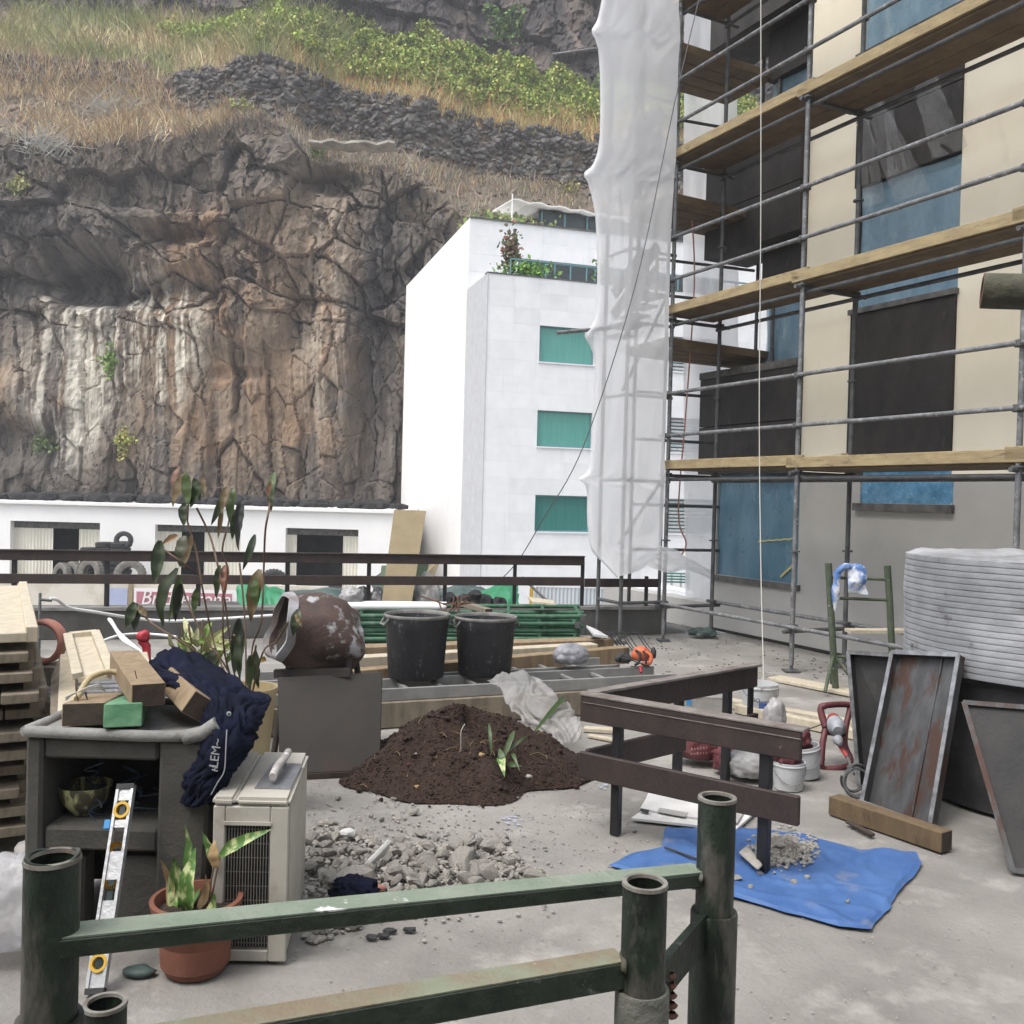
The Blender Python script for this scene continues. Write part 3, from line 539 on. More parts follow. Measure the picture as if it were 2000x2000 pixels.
cg = pal(len(P), [(.215, .285, .045), (.165, .225, .038), (.11, .155, .035), (.29, .32, .075), (.26, .24, .085)], None, .25)
leaves(P, RNG.uniform(.11, .30, len(P)), cg, 'green_brush', kind='stuff', label='lush green climbing brush on the slope above the stone wall', cat='brush')
P, t = band(12000, 2, 3, (pxx(230), pxx(520)), .5, 1.05, lambda x, z, t: ss(.42, .6, fbm(x*.45, z*.5, 3, 133)))
P[:, 2] += RNG.uniform(0, .9, len(P)); P[:, 1] -= RNG.uniform(0, .5, len(P))
leaves(P, RNG.uniform(.15, .38, len(P)), pal(len(P), [(.21, .28, .05), (.165, .22, .045), (.28, .31, .08)], None, .25), 'leafy_brush', kind='stuff', label='bright green leafy brush at the upper left of the hillside', cat='brush')
def shrub(px, py, rpx, rpy, n, size, label, cs, Y=None, name='shrub', cat='shrub', group=None):
    p = At(px, py, 56); 
    for _ in range(4):
        yy = float(Ys(np.array([p.x]), np.array([p.z]))[0]); p = At(px, py, yy-.2)
    s = p.y/1860; q = RNG.normal(0, 1, (n, 3)); q /= np.linalg.norm(q, axis=1)[:, None]; q *= (RNG.uniform(0, 1, (n, 1))**.4)
    q *= 1+.35*np.sin(q[:, :1]*5+px)+.25*np.sin(q[:, 2:]*7+py)
    P = np.array(p)+q*np.array([rpx*s, rpx*s*.7, rpy*s]); r = thing(name, label, cat, (p.x, p.y, p.z-rpy*s), group=group)
    leaves(P, RNG.uniform(.6, 1.3, n)*size, pal(n, cs, None, .25), 'crown', parent=r)
    mb = MB(); b = Vector((p.x, p.y+.35, p.z-rpy*s*1.15))
    for k in range(5): mb.path([b, b+Vector((random.uniform(-.3, .3)*rpx*s, -.2, rpy*s*.7)), p+Vector((random.uniform(-.7, .7)*rpx*s, 0, random.uniform(-.1, .6)*rpy*s))], .04, 5, .012)
    mb.build('stem', 'stem', r)
GRN = [(.085, .15, .035), (.06, .11, .03), (.13, .20, .05)]
shrub(985, 55, 34, 46, 1500, .26, 'rounded green shrub growing on the dark rock at the top', GRN)
shrub(1163, 192, 30, 34, 900, .24, 'green shrub beside the net near the top of the stone wall', GRN+[(.2, .24, .06)])
shrub(215, 705, 19, 24, 420, .2, 'small green fern tuft on the pale streaked cliff face', [(.14, .22, .05), (.10, .16, .04)], name='fern', cat='fern')
shrub(241, 862, 20, 27, 380, .2, 'yellow green fern tuft low on the cliff face', [(.26, .28, .07), (.16, .2, .06), (.30, .25, .08)], name='fern', cat='fern')
shrub(85, 868, 24, 22, 300, .18, 'dull green tuft in the dark lower left of the cliff', [(.09, .12, .05), (.06, .09, .03)], name='fern', cat='fern')
shrub(38, 365, 24, 22, 420, .22, 'olive green bush on the far left of the cliff top', [(.24, .23, .09), (.16, .17, .07)])
shrub(615, 300, 22, 20, 300, .18, 'little green bush on the shoulder left of the pale ledge', [(.2, .25, .07), (.13, .17, .05)])
shrub(480, 212, 42, 12, 350, .2, 'low green cushion on top of the cliff shoulder', [(.22, .24, .07), (.16, .19, .06)])
shrub(1112, 375, 22, 22, 320, .2, 'yellow green tussock right of the white roof', [(.28, .24, .09), (.18, .18, .07)])
def twigs(px, py, r, n, label):
    p = At(px, py, 55)
    for _ in range(4):
        yy = float(Ys(np.array([p.x]), np.array([p.z]))[0]); p = At(px, py, yy-.1)
    s = p.y/1860; mb = MB()
    for k in range(n):
        b = p+Vector((random.gauss(0, .45)*r*s, random.uniform(-.2, .1), random.uniform(-.5, .1)*r*s)); d = Vector((random.gauss(0, .8), -random.uniform(.1, .6), random.uniform(-.2, 1)))*r*s*random.uniform(.5, 1.1)
        mb.path([b, b+d*.5+Vector((0, 0, .1)), b+d+Vector((random.gauss(0, .2), 0, random.gauss(0, .15)))], .035, 4, .008)
    mb.build('dead_bush', 'rope', label=label, cat='dead bush')
twigs(215, 215, 55, 110, 'grey leafless bush tangle among dry grass on the cliff top')
twigs(85, 285, 55, 120, 'pale dead branches hanging over the far left cliff top')
# dry stone terrace walls
STN = []
for k in range(8):
    v, f = rockverts(200+k, 6); v1, f1_ = ICO[1]; rs = random.Random(k)
    mb = MB().add([p*(1+.28*rs.uniform(-1, 1)) for p in v1], f1_); me = bpy.data.meshes.new('stone'); me.from_pydata(mb.v, [], mb.f); me.materials.append(MT['stone']); STN.append(me)
def stonewall(x0, x1, label, npart, nst):
    xm = (x0+x1)/2; zz = float(np.interp(xm, *LN[1])); r = thing('dry_stone_wall', label, 'stone wall', (xm, float(Ys(np.array([xm]), np.array([zz]))[0]), zz))
    mb = MB(); n = npart+nst; x = RNG.uniform(x0, x1, n); A, B = np.interp(x, *LN[1]), np.interp(x, *LN[2]); t = RNG.uniform(-.03, 1.0, n); z = A+(B-A)*t; y = Ys(x, z)
    inv = WM[r.name].inverted()
    for i in range(n):
        big = i < npart; s = random.uniform(.22, .36) if big else random.uniform(.13, .24)
        p = Vector((x[i], y[i]-.05, z[i])); E = Matrix.Rotation(random.uniform(-.4, .4), 4, 'Y') @ Matrix.Rotation(random.uniform(0, 6), 4, 'Z')
        if big:
            o_ = bpy.data.objects.new('stone', STN[i % 8]); sc.collection.objects.link(o_); o_.parent = r; o_.location = inv @ p
            o_.rotation_euler = E.to_euler(); o_.scale = (s*1.25, s, s*.75)
        else:
            mb.add([p+(E @ Vector((q.x*s*1.2, q.y*s, q.z*s*.75))) for q in [Vector(v.co) for v in STN[i % 8].vertices]], [tuple(f.vertices) for f in STN[i % 8].polygons])
    mb.build('rubble_fill', 'stone', r, kind='stuff')
stonewall(pxx(330), 15, 'long dark dry stone wall running below the green brush', 300, 1500)
stonewall(-36, pxx(250), 'short dark dry stone wall at the far left under yellow grass', 110, 200)
P, t = band(2400, 1, 2, (-34, pxx(300)), -.2, .9)
blades('wall_grass', P+np.array([[0, -.25, 0]]), RNG.gamma(4, .16, len(P))+.15, RNG.uniform(.02, .05, len(P)), .5, pal(len(P), dry), 'pale dry grass growing in front of the short stone wall', 'grass')
# the pale mortar ledge on the shoulder
p0, p1 = At(605, 288, 52.3), At(775, 300, 52.9)
g = [[Vector((p0.x+(p1.x-p0.x)*i/14, p0.y-.35+.9*j/3+.1*math.sin(i*1.3), p0.z+(p1.z-p0.z)*i/14+.25-.05*j+.04*math.sin(i*2.1+j)+.03*math.sin(i*5.))) for j in range(4)] for i in range(15)]
MB().grid(g).build('pale_ledge', 'ledge', solid=.14, label='pale concrete ledge capping the cliff shoulder below the stone wall', cat='ledge')
# ================================================================ yard below the terrace
YZ = -2.2
struct(MB().box((0, 50, YZ-.25), (160, 80, .5)).build('yard_ground', 'yard'))
# ---------------------------------------------------------------- low white garage row
g0 = thing('garage_row', 'low white garage building with sliding corrugated doors below the cliff', 'garage building', (-14, 39.5, YZ))
GY = 38.
def gx(px, y=1040): return At(px, y, GY).x
def gz(px, py): return At(px, py, GY).z
doors = [(20, 195, (20, 97), (148, 195)), (303, 470, (303, 350), (395, 470)), (558, 700, (558, 577), (668, 700))]
zt = .94; zd = .25; mbw = MB(); xs = gx(-260)
edges = [gx(d) for dd in doors for d in dd[:2]]
cuts = [xs]+edges+[-4.45]
for a, b in zip(cuts[::2], cuts[1::2]): mbw.box(((a+b)/2, GY+.15, (YZ+zd)/2), (b-a, .3, zd-YZ))
mbw.box(((xs-4.45)/2, GY+.15, (zd+zt)/2), (-4.45-xs, .3, zt-zd))
mbw.build('wall', 'white_paint', g0)
MB().box(((xs-4.45)/2, GY+4.5, zt+.06), (-4.3-xs, 9.3, .12)).build('roof', 'white_paint', g0)
MB().box(((xs-4.45)/2, GY+8.9, (YZ+zt)/2), (-4.45-xs, .2, zt-YZ)).build('back_wall', 'blackhole', g0)
for pa, pb, l, r_ in doors:
    a, b = gx(pa), gx(pb)
    MB().box(((a+b)/2, GY+.36, zd-.14), (b-a, .08, .26)).build('lintel', 'sill', g0)
    MB().box(((a+b)/2, GY+2.2, (YZ+zd)/2), (b-a+.6, .1, zd-YZ)).build('dark_interior', 'blackhole', g0)
    for q in (l, r_):
        c, d = gx(q[0]), gx(q[1]); n = max(4, int((d-c)/.13)); pts = []
        for i in range(n*2+1): pts.append((c+(d-c)*i/(2*n), GY+.30+(.035 if i % 2 else 0)))
        mb = MB(); mb.grid([[Vector((x_, y_, YZ)) for x_, y_ in pts], [Vector((x_, y_, zd-.28)) for x_, y_ in pts]])
        mb.build('door_leaf', 'corr_white', g0)
# dark scrap along the roof edge
mb = MB()
for i in range(260):
    x_ = random.uniform(xs, -4.6); s = random.uniform(.1, .3)
    b_ = blob((x_, GY+random.uniform(1.2, 3.5), zt+.12+s*.5), (s*random.uniform(2, 4), s*2, s*random.uniform(1, 1.9)), 1, .4, 2, i); mb.add(b_.v, b_.f)
mb.build('scrap_heap', 'blackhole', kind='stuff', label='dark scrap lying along the white garage roof', cat='scrap')
mb = MB()
for a, b in (((740, 970), (790, 985)), ((255, 960), (270, 975)), ((170, 975), (105, 970))):
    mb.tube(At(*a, 40.5), At(*b, 40.2), .04, 6)
# tyres
def tyre(R, w_, dusty, rim=False):
    mb = MB(); r = R*.55
    mb.lathe([(r, -w_*.36), (R*.78, -w_*.5), (R*.93, -w_*.46), (R, -w_*.32), (R, w_*.32), (R*.93, w_*.46), (R*.78, w_*.5), (r, w_*.36), (r*.96, w_*.2), (R*.86, 0), (r*.96, -w_*.2), (r, -w_*.36)], n=28)
    for k in range(28):
        a = k*2*math.pi/28; mb.box(None, (.05, w_*.7, .02), M=rotz(a) @ Matrix.Translation((R+.004, 0, 0)) @ Matrix.Rotation(math.pi/2, 4, 'Y') @ Matrix.Rotation(math.pi/2, 4, 'Z'))
    return mb
tA = tyre(.33, .21, False).build('tyre', 'tyre', smooth=True, local=True, label='black tyre lying in the stack by the white garage wall', cat='tyre', group='tyres stacked by the garages')
tyres = []
def pt(px, py, Y): return At(px, py, Y)
first = True
for px, dy, kk in ((175, 0, 7), (205, .05, 8), (234, -.05, 8), (190, .75, 7), (222, .8, 8), (160, .7, 6)):
    for k in range(kk):
        o_ = tA if first else dup(tA); first = False
        o_.location = (pt(px, 1100, 36).x+random.uniform(-.04, .04), 36+dy+random.uniform(-.04, .04), YZ+.107+.213*k)
o_ = dup(tA, tuple(pt(243, 1056, 36)), (math.pi/2-.15, 0, .1), 'single tyre standing upright on top of the tyre stack'); 
tB = tyre(.55, .3, True).build('tyre', 'tyre_dusty', smooth=True, local=True, label='large dusty tyre standing in front of the stack, right of the others', cat='tyre', group='tyres standing in the yard')
tB.location = tuple(pt(256, 1124, 34.5)); tB.rotation_euler = (math.pi/2-.1, 0, .15)
dup(tB, tuple(pt(184, 1120, 34.5)), (math.pi/2-.1, 0, -.45), 'large dusty tyre standing behind the brown railing, middle one')
dup(tB, tuple(pt(127, 1125, 34.5)), (math.pi/2-.1, 0, -.6), 'smaller dusty tyre standing at the left of the tyre row', scale=(.86, .86, .86))
dup(tB, tuple(pt(148, 1122, 35.2)), (math.pi/2-.1, 0, -.6), 'dusty tyre half hidden between two standing tyres', scale=(.86, .86, .86))
dup(tA, (pt(535, 1118, 34).x, 34, YZ+.55), (math.pi/2-.1, 0, .2), 'lone dark tyre standing left of the third garage door', scale=(1.66, 1.66, 1.66))
# the yard carries a dusty plinth under the standing tyres
MB().box((pt(190, 1125, 34.6).x, 34.6, (YZ+pt(190, 1125, 34.6).z-.52)/2), (4.2, 1.6, pt(190, 1125, 34.6).z-.52-YZ)).build('loading_ramp', 'yard', label='low concrete ramp that carries the standing tyres', cat='ramp')
# low beige wall with boards and banner
BY = 30.; bt = At(100, 1132, BY).z
wq = thing('yard_wall', 'low beige yard wall carrying boards and a tyre banner', 'wall', (At(230, 1160, BY).x, BY+.1, YZ))
MB().box(((At(-120, 1150, BY).x+At(640, 1150, BY).x)/2, BY+.1, (YZ+bt)/2), (At(640, 1150, BY).x-At(-120, 1150, BY).x, .18, bt-YZ)).build('wall_panel', 'wallbeige', wq)
def flat(name, x0, y0, x1, y1, Y, m, parent=None, th=.03, **kw):
    a, b = At(x0, y0, Y), At(x1, y1, Y); return MB().box(((a.x+b.x)/2, Y, (a.z+b.z)/2), (abs(b.x-a.x), th, abs(a.z-b.z))).build(name, m, parent, **kw)
flat('notice_board', 212, 1148, 249, 1183, BY-.03, 'sign_blue', label='blank pale blue board on the yard wall left of the pink banner', cat='board')
flat('wooden_post', 251, 1140, 259, 1184, BY-.05, 'brownboard', label='narrow brown post between the blue board and the pink banner', cat='post')
bn = thing('banner', 'pink and white banner with slanted white brand lettering', 'banner', tuple(At(360, 1184, BY-.05)))
flat('sheet', 262, 1148, 462, 1185, BY-.05, 'banner_white', bn)
flat('panel', 267, 1155, 452, 1183, BY-.075, 'banner_pink', bn)
pb = At(274, 1180, BY-.11)
text('Bridgestone', .66, Matrix.Translation(pb) @ Matrix.Rotation(math.pi/2, 4, 'X') @ Matrix.Diagonal((.88, 1, 1, 1)), 'banner_white', bn, shear=.25, ext=.006)
# ---------------------------------------------------------------- white building
e1 = Vector((.955, .296, 0)).normalized(); e2 = Vector((-e1.y, e1.x, 0)); c0 = At(945, 900, 34.); c0.z = 0; E3 = Vector((0, 0, 1))
wb = thing('white_building', 'tall white marble clad building with green windows in front of the cliff', 'building', (c0.x+4*e1.x, c0.y+4*e1.y, YZ))
def W(t, s, z): return c0+e1*t+e2*s+E3*z
def wbox(mb, t0, t1, s0, s1, z0, z1): return mb.hexa([W(t0, s0, z0), W(t1, s0, z0), W(t1, s1, z0), W(t0, s1, z0), W(t0, s0, z1), W(t1, s0, z1), W(t1, s1, z1), W(t0, s1, z1)])
SU, SB, ZL, ZP, TW = 2.98, 15.8, 9.69, 12.42, 13.
wbox(MB(), 0, TW, SU, SB, YZ, ZP).build('upper_block', 'white_paint', wb)
rows = [YZ+.67*i for i in range(4)]+[.48, 1.145, 1.81, 2.4, 2.99, 3.58, 4.235, 4.89, 5.477, 6.063, 6.65, 7.305, 7.96, 8.54, 9.11, ZL]
colsT = [0, .99, 1.98, 3.05, 4.12, 5.18, 6.24, 7.3, 8.35, 9.4, 10.6, 11.8, TW]
wins = [(1.98, 4.12), (7.3, 9.4)]; winz = [(.48, 1.81), (3.58, 4.89), (6.65, 7.96)]
core = MB()
for i, (a, b) in enumerate(zip(colsT, colsT[1:])):
    inw = any(a >= q-.01 and b <= w_+.01 for q, w_ in wins)
    if not inw: wbox(core, a, b, .06, SU-.002, YZ, ZL-.03)
    else:
        zz = [YZ]+[q for p_ in winz for q in p_]+[ZL-.03]
        for z0, z1 in zip(zz[::2], zz[1::2]): wbox(core, a, b, .06, SU-.002, z0, z1)
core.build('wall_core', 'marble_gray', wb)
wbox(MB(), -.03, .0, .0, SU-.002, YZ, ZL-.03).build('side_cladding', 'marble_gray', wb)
for i, (a, b) in enumerate(zip(colsT, colsT[1:])):
    for z0, z1 in zip(rows, rows[1:]):
        if any(a >= q-.01 and b <= w_+.01 for q, w_ in wins) and any(z0 >= q-.01 and z1 <= w_+.01 for q, w_ in winz): continue
        if a > 10.7: continue
        d = random.uniform(0, .006); wbox(MB(), a+.001, b-.001, .02-d*.5, .058, z0+.001, z1-.001).build('tile', 'marble%d' % random.choice((0, 0, 0, 1, 1, 2, 3)), wb)
# upper front: cladding plates
for i in range(11):
    for k in range(4):
        z0 = ZL+.02+k*.68
        if .3 <= z0-ZL < 1.35 and i >= 2: continue
        wbox(MB(), i*1.0+.002, i*1.0+.998, SU-.045-random.uniform(0, .008), SU-.003, z0+.002, min(z0+.678, ZP-.02)).build('tile', 'marble%d' % random.choice((0, 0, 1, 1, 2, 3)), wb)
wbox(MB(), 0, 10.9, SU-.1, SU-.05, ZP-.015, ZP+.05).build('coping', 'sill', wb)
wbox(MB(), -.04, 13, .0, .35, ZL-.03, ZL+.02).build('ledge_coping', 'sill', wb)
wbox(MB(), 2.05, 10.9, SU-.04, SU-.01, ZL+.35, ZL+1.36).build('terrace_glazing', 'darkglass', wb)
for i in range(9): wbox(MB(), 2.05+i*1.05, 2.11+i*1.05, SU-.075, SU-.045, ZL+.35, ZL+1.36).build('mullion', 'teal_rail', wb)
rl = MB(); rl.tube(W(.9, .3, ZL+.62), W(12, .3, ZL+.62), .035, 6)
for i in range(8): rl.tube(W(2.6+i*1.25, .3, ZL), W(2.6+i*1.25, .3, ZL+.62), .03, 6)
rl.tube(W(.9, .3, ZL), W(.9, .3, ZL+.62), .03, 6)
rl.build('terrace_railing', 'teal_rail', wb)
for tw0, tw1 in wins:
    for k, (z0, z1) in enumerate(winz):
        fr = MB()
        for a, b, c, d in ((tw0, tw0+.05, z0, z1), (tw1-.05, tw1, z0, z1), (tw0+.05, tw1-.05, z0, z0+.05), (tw0+.05, tw1-.05, z1-.05, z1)): wbox(fr, a, b, .13, .2, c, d)
        f_ = fr.build('window', 'teal_rail' if tw0 < 5 else 'whiteplastic', wb)
        wbox(MB(), tw0+.05, tw1-.05, .16, .18, z0+.05, z1-.05).build('pane', ('tealglass_dark' if k == 0 else 'tealglass') if tw0 < 5 else 'teal_slat', f_)
        if tw0 > 5:
            for j in range(9): wbox(MB(), tw0+.06, tw1-.06, .10, .125, z0+.08+j*.135, z0+.16+j*.135).build('louvre', 'whiteplastic', f_)
        else:
            vb = MB()
            for j in range(13): wbox(vb, tw0+.12+j*.15, tw0+.135+j*.15, .15, .158, z0+.06, z1-.06)
            pass
        wbox(MB(), tw0-.03, tw1+.03, -.03, .17, z0-.05, z0-.003).build('sill', 'marble2', wb)
        wbox(MB(), tw0, tw1, .9, .95, z0, z1).build('room_back', 'teal_slat', wb)
# penthouse with a wavy white awning
wbox(MB(), 3.3, 10, 4.5, 11, ZP+.002, ZP+1.1).build('penthouse', 'darkglass', wb)
for i in range(7): wbox(MB(), 3.4+i*1.0, 3.47+i*1.0, 4.44, 4.49, ZP+.05, ZP+1.05).build('mullion', 'teal_rail', wb)
MB().grid([[W(2.0+8.5*i/34, 3.9+1.0*j, ZP+1.22-.010*i+.045*math.sin(i*1.7)+.12*j) for j in range(4)] for i in range(35)]).build('awning', 'white_paint', wb, solid=.05)
MB().tube(W(2.0, 3.95, ZP), W(2.0, 3.95, ZP+1.45), .03, 6).build('awning_post', 'white_paint', wb)
def planting(label, P0, ext, n, s, cs, name='terrace_plant', stem=True):
    q = RNG.normal(0, .42, (n, 3))*np.array(ext); P = np.array(P0)+q
    r = thing(name, label, 'plant', (P0[0], P0[1], P0[2]-ext[2]*.8)); leaves(P, RNG.uniform(.7, 1.3, n)*s, pal(n, cs, None, .25), 'foliage', parent=r)
    mb = MB()
    for k in range(4): mb.path([Vector(P0)-Vector((random.uniform(-.1, .1), 0, ext[2])), Vector(P0)+Vector((random.gauss(0, .25)*ext[0], 0, random.uniform(0, .6)*ext[2]))], .02, 4, .008)
    mb.build('stem', 'stem', r)
planting('dark reddish shrub standing on the white terrace corner', W(1.05, .8, ZL+.95), (.42, .4, .95), 420, .17, [(.12, .10, .05), (.16, .07, .05), (.07, .10, .04)])
planting('bright green plant trailing over the white terrace corner', W(1.5, .35, ZL+.28), (1.1, .35, .35), 420, .16, [(.16, .30, .06), (.11, .22, .05)])
planting('green plant at the right of the white terrace', W(4.6, .5, ZL+.4), (.4, .3, .7), 220, .16, [(.10, .17, .05), (.15, .22, .06)])
planting('rooftop greenery at the left corner of the white building', W(1.6, 4.4, ZP+.35), (1.6, .6, .45), 420, .2, [(.13, .20, .06), (.2, .24, .08), (.10, .13, .05)])
planting('small leafy plant under the white roof awning', W(3.4, 4.4, ZP+.3), (.8, .5, .35), 200, .18, [(.14, .18, .06), (.22, .2, .08)])
# ================================================================ terrace
d1 = Vector((-math.sin(R_(27)), math.cos(R_(27)), 0)); nin = Vector((math.cos(R_(27)), math.sin(R_(27)), 0))   # along the facade (away) / towards the wall
W0 = G(1622, 1278); ndv = -nin
def FS(px, py):
    p = OnPl(px, py, W0, nin); return (p-W0).dot(d1), p.z
def FP(s, z, out=0.): return W0+d1*s-nin*out+Vector((0, 0, z))
rdir = Vector((.972, .235, 0)).normalized(); rn = Vector((-rdir.y, rdir.x, 0)); RP = G(1145, 1240)
def RPt(px, py=1200): return OnPl(px, py, RP, rn)
def rs(px): return (RPt(px)-RP).dot(rdir)
sL, sR = rs(-420), rs(1302)
def R3(s, z, o=0.): return RP+rdir*s+rn*o+Vector((0, 0, z-RP.z))
# floor slab (grid so that the concrete is not dead flat)
corn = [(-9, -1.2), (7.5, -1.2)]
mb = MB(); NX, NY = 90, 80; Pg = []
for j in range(NY+1):
    row = []
    for i in range(NX+1):
        x = -9+16.5*i/NX; yend = RP.y+(x-RP.x)*rdir.y/rdir.x+.1; y = -1.2+(yend+1.2)*j/NY
        row.append(Vector((x, y, .007*mnoise.noise(Vector((x*1.1, y*1.1, 0)))-.007)))
    Pg.append(row)
mb.grid(Pg); struct(mb.build('terrace_floor', 'concrete', smooth='all'))
x0, x1 = -9, 7.5; yl = lambda x: RP.y+(x-RP.x)*rdir.y/rdir.x+.1
struct(MB().hexa([Vector((x0, -1.2, YZ)), Vector((x1, -1.2, YZ)), Vector((x1, yl(x1), YZ)), Vector((x0, yl(x0), YZ)), Vector((x0, -1.2, -.03)), Vector((x1, -1.2, -.03)), Vector((x1, yl(x1), -.03)), Vector((x0, yl(x0), -.03))]).build('terrace_slab', 'parapet'))
pw = thing('parapet_wall', 'low dark parapet wall along the far edge of the terrace', 'wall', tuple(R3((sL+sR)/2, 0)))
MB().beam(R3(sL, .155, .1), R3(sR, .155, .1), .2, .31).build('wall', 'parapet', pw)
MB().beam(R3(sL, .33, .1), R3(sR, .33, .1), .24, .036).build('coping', 'parapet_cap', pw)
fr_ = thing('far_railing', 'long brown board railing on the far terrace parapet', 'railing', tuple(R3((sL+sR)/2, .35)))
for z0, z1 in ((.85, .955), (.60, .705)):
    MB().beam(R3(sL, (z0+z1)/2, .05), R3(rs(1141), (z0+z1)/2, .05), .03, z1-z0).build('rail_board', 'brownrail', fr_, bevel=.004)
    if z0 < .8: MB().beam(R3(rs(1141)+.01, (z0+z1)/2-.015, .05), R3(rs(1287), (z0+z1)/2-.015, .05), .03, z1-z0).build('rail_board', 'brownrail', fr_, bevel=.004)
    else: MB().beam(R3(sL, z1+.006, .05), R3(rs(1141), z1+.006, .05), .075, .012).build('cap_strip', 'brownrail', fr_)
for px in (-300, -150, 22, 205, 385, 560, 720, 870, 1007, 1140, 1266):
    MB().beam(R3(rs(px), .348, .09), R3(rs(px), .90 if px < 1200 else .72, .09), .045, .045, up=(0, 1, 0)).build('post', 'blackpost', fr_, bevel=.004)
# ---------------------------------------------------------------- building under repair (right)
sb = thing('plastered_building', 'cream plastered building with dark panels and blue film over its windows', 'building', tuple(FP(0, 0, -.5)))
TH = .35
def fbox(mb, s0, s1, z0, z1, o0=0., o1=-TH): return mb.hexa([FP(s0, z0, o0), FP(s1, z0, o0), FP(s1, z0, o1), FP(s0, z0, o1), FP(s0, z1, o0), FP(s1, z1, o0), FP(s1, z1, o1), FP(s0, z1, o1)])
sA0, sA1 = FS(1662, 700)[0], FS(1570, 700)[0]; sC = FS(1866, 700)[0]; sB1 = FS(1673, 700)[0]; sLend = FS(1378, 800)[0]; sLw = FS(1461, 650)[0]; sG = FS(1392, 1100)[0]
sN = -9.2
zlift = [2.03, 3.88, 5.73, 7.58]; ZD = 1.93
swL0, swL1 = FS(1560, 1050)[0], FS(1399, 1050)[0]; zw0 = FS(1480, 1132)[1]
swB0, swB1 = FS(1862, 960)[0], FS(1680, 960)[0]; zwb = FS(1770, 984)[1]
# lower grey wall, built round its two openings
lw = MB(); fbox(lw, sN, swB0, 0, ZD); fbox(lw, swB0, swB1, 0, zwb); fbox(lw, swB1, swL0, 0, ZD); fbox(lw, swL0, swL1, 0, zw0); fbox(lw, swL1, sG, 0, ZD)
lw.build('lower_wall', 'graywall', sb)
fbox(MB(), sG, sG+2.6, -.02, .34, .02, -.25).build('low_return_wall', 'graywall', sb)
mbs = MB(); fbox(mbs, sN, sG+.1, .0, .035, .012, .0); mbs.build('wall_base_strip', 'nearblack', sb)  # near-black strip along the foot of the wall
ZT = 9.6
fbox(MB(), sA0, sA1, ZD+.002, ZT, .0).build('plaster_pier', 'cream', sb)
fbox(MB(), sN, sC, ZD+.002, ZT, .0).build('plaster_pier', 'cream', sb)
zb = [FS(1770, y)[1] for y in (575, 462, 330, 180, 40)]
winB = [(FS(1770, 584)[1], FS(1770, 336)[1]), (FS(1770, 62)[1], FS(1770, 62)[1]+1.7)]
print('zb', zb, winB, zwb, zw0, sA0, sA1, sC, sLend, sLw, sG)
def film(s0, s1, z0, z1, parent, o=-.10, m='bluefilm', seed=0, fr=True):
    f = MB()
    for a, b, c, d in ((s0, s0+.06, z0, z1), (s1-.06, s1, z0, z1), (s0+.06, s1-.06, z0, z0+.06), (s0+.06, s1-.06, z1-.06, z1), ((s0+s1)/2-.03, (s0+s1)/2+.03, z0+.06, z1-.06)):
        fbox(f, a, b, c, d, o-.03, o-.09)
    w_ = f.build('window', 'frame_gray', parent)
    fbox(MB(), s0+.06, s1-.06, z0+.06, z1-.06, o-.055, o-.065).build('pane', 'darkglass', w_)
    ct = [[FP(s0+(s1-s0)*i/5, z0+(z1-z0)*j/5, o+.0+.012*math.sin(i*2.+j*1.3+seed)) for i in range(6)] for j in range(6)]
    MB().grid(sheetgrid(ct, 8, 8, .010, 3.5, seed, (1, 1, .5))).build('plastic_film', m, w_, smooth='all')
    return w_
fw = film(swL0, swL1, zw0, ZD+.15, sb, -.04, seed=1)
fbox(MB(), swL0-.05, swL1+.03, zw0-.07, zw0-.003, .05, -.10).build('sill', 'sill', sb)
tp = MB(); a, b = FS(1478, 1058), FS(1545, 1053); pts = [FP(a[0]+(b[0]-a[0])*k/9, a[1]+(b[1]-a[1])*k/9+.008*(k % 2), -.018) for k in range(10)]
for p, q in zip(pts, pts[1:]): tp.beam(p, q, .004, .018)
a, b = FS(1522, 1127), FS(1553, 1098); tp.beam(FP(a[0], a[1], -.015), FP(b[0], b[1], -.015), .004, .03); tp.beam(FP(b[0], b[1], -.015), FP(b[0]+.01, b[1]+.1, -.015), .004, .03)
tp.build('masking_tape', 'tape', sb)
film(swB0, swB1, zwb, ZD+.12, sb, -.02, 'bluefilm_bright', 2)
fbox(MB(), swB0-.02, swB1+.06, zwb-.085, zwb-.003, .05, -.12).build('sill', 'sill', sb)
# dark bay of the second opening
s0, s1 = sC+.002, sA0-.002
def darkpan(a, b, z0, z1, o0, o1=-.30):
    n = max(1, round((z1-z0)/.62)); h = (z1-z0)/n
    for i in range(n): fbox(MB(), a, b, z0+i*h+.006, z0+(i+1)*h-.006, o0-random.uniform(0, .006), o1).build('panel', 'darkpanel', sb)
(wz0, wz1), (wz2, wz3) = winB
darkpan(s0, s1, ZD+.13, wz0-.06, .03); fbox(MB(), s0-.02, s1+.02, wz0-.058, wz0-.002, .055, -.2).build('sill', 'sill', sb)
film(s0+.01, s1-.06, wz0, wz1, sb, -.03, 'bluefilm_light', 3); fbox(MB(), s1-.058, s1, wz0, wz1, .0, -.3).build('jamb', 'darkpanel', sb)
darkpan(s0, s1, wz1+.003, wz2-.06, .03); fbox(MB(), s0-.02, s1+.02, wz2-.058, wz2-.002, .055, -.2).build('sill', 'sill', sb)
film(s0+.01, s1-.06, wz2, wz3, sb, -.03, 'bluefilm_light', 4)
darkpan(s0, s1, wz3+.003, ZT, .03)
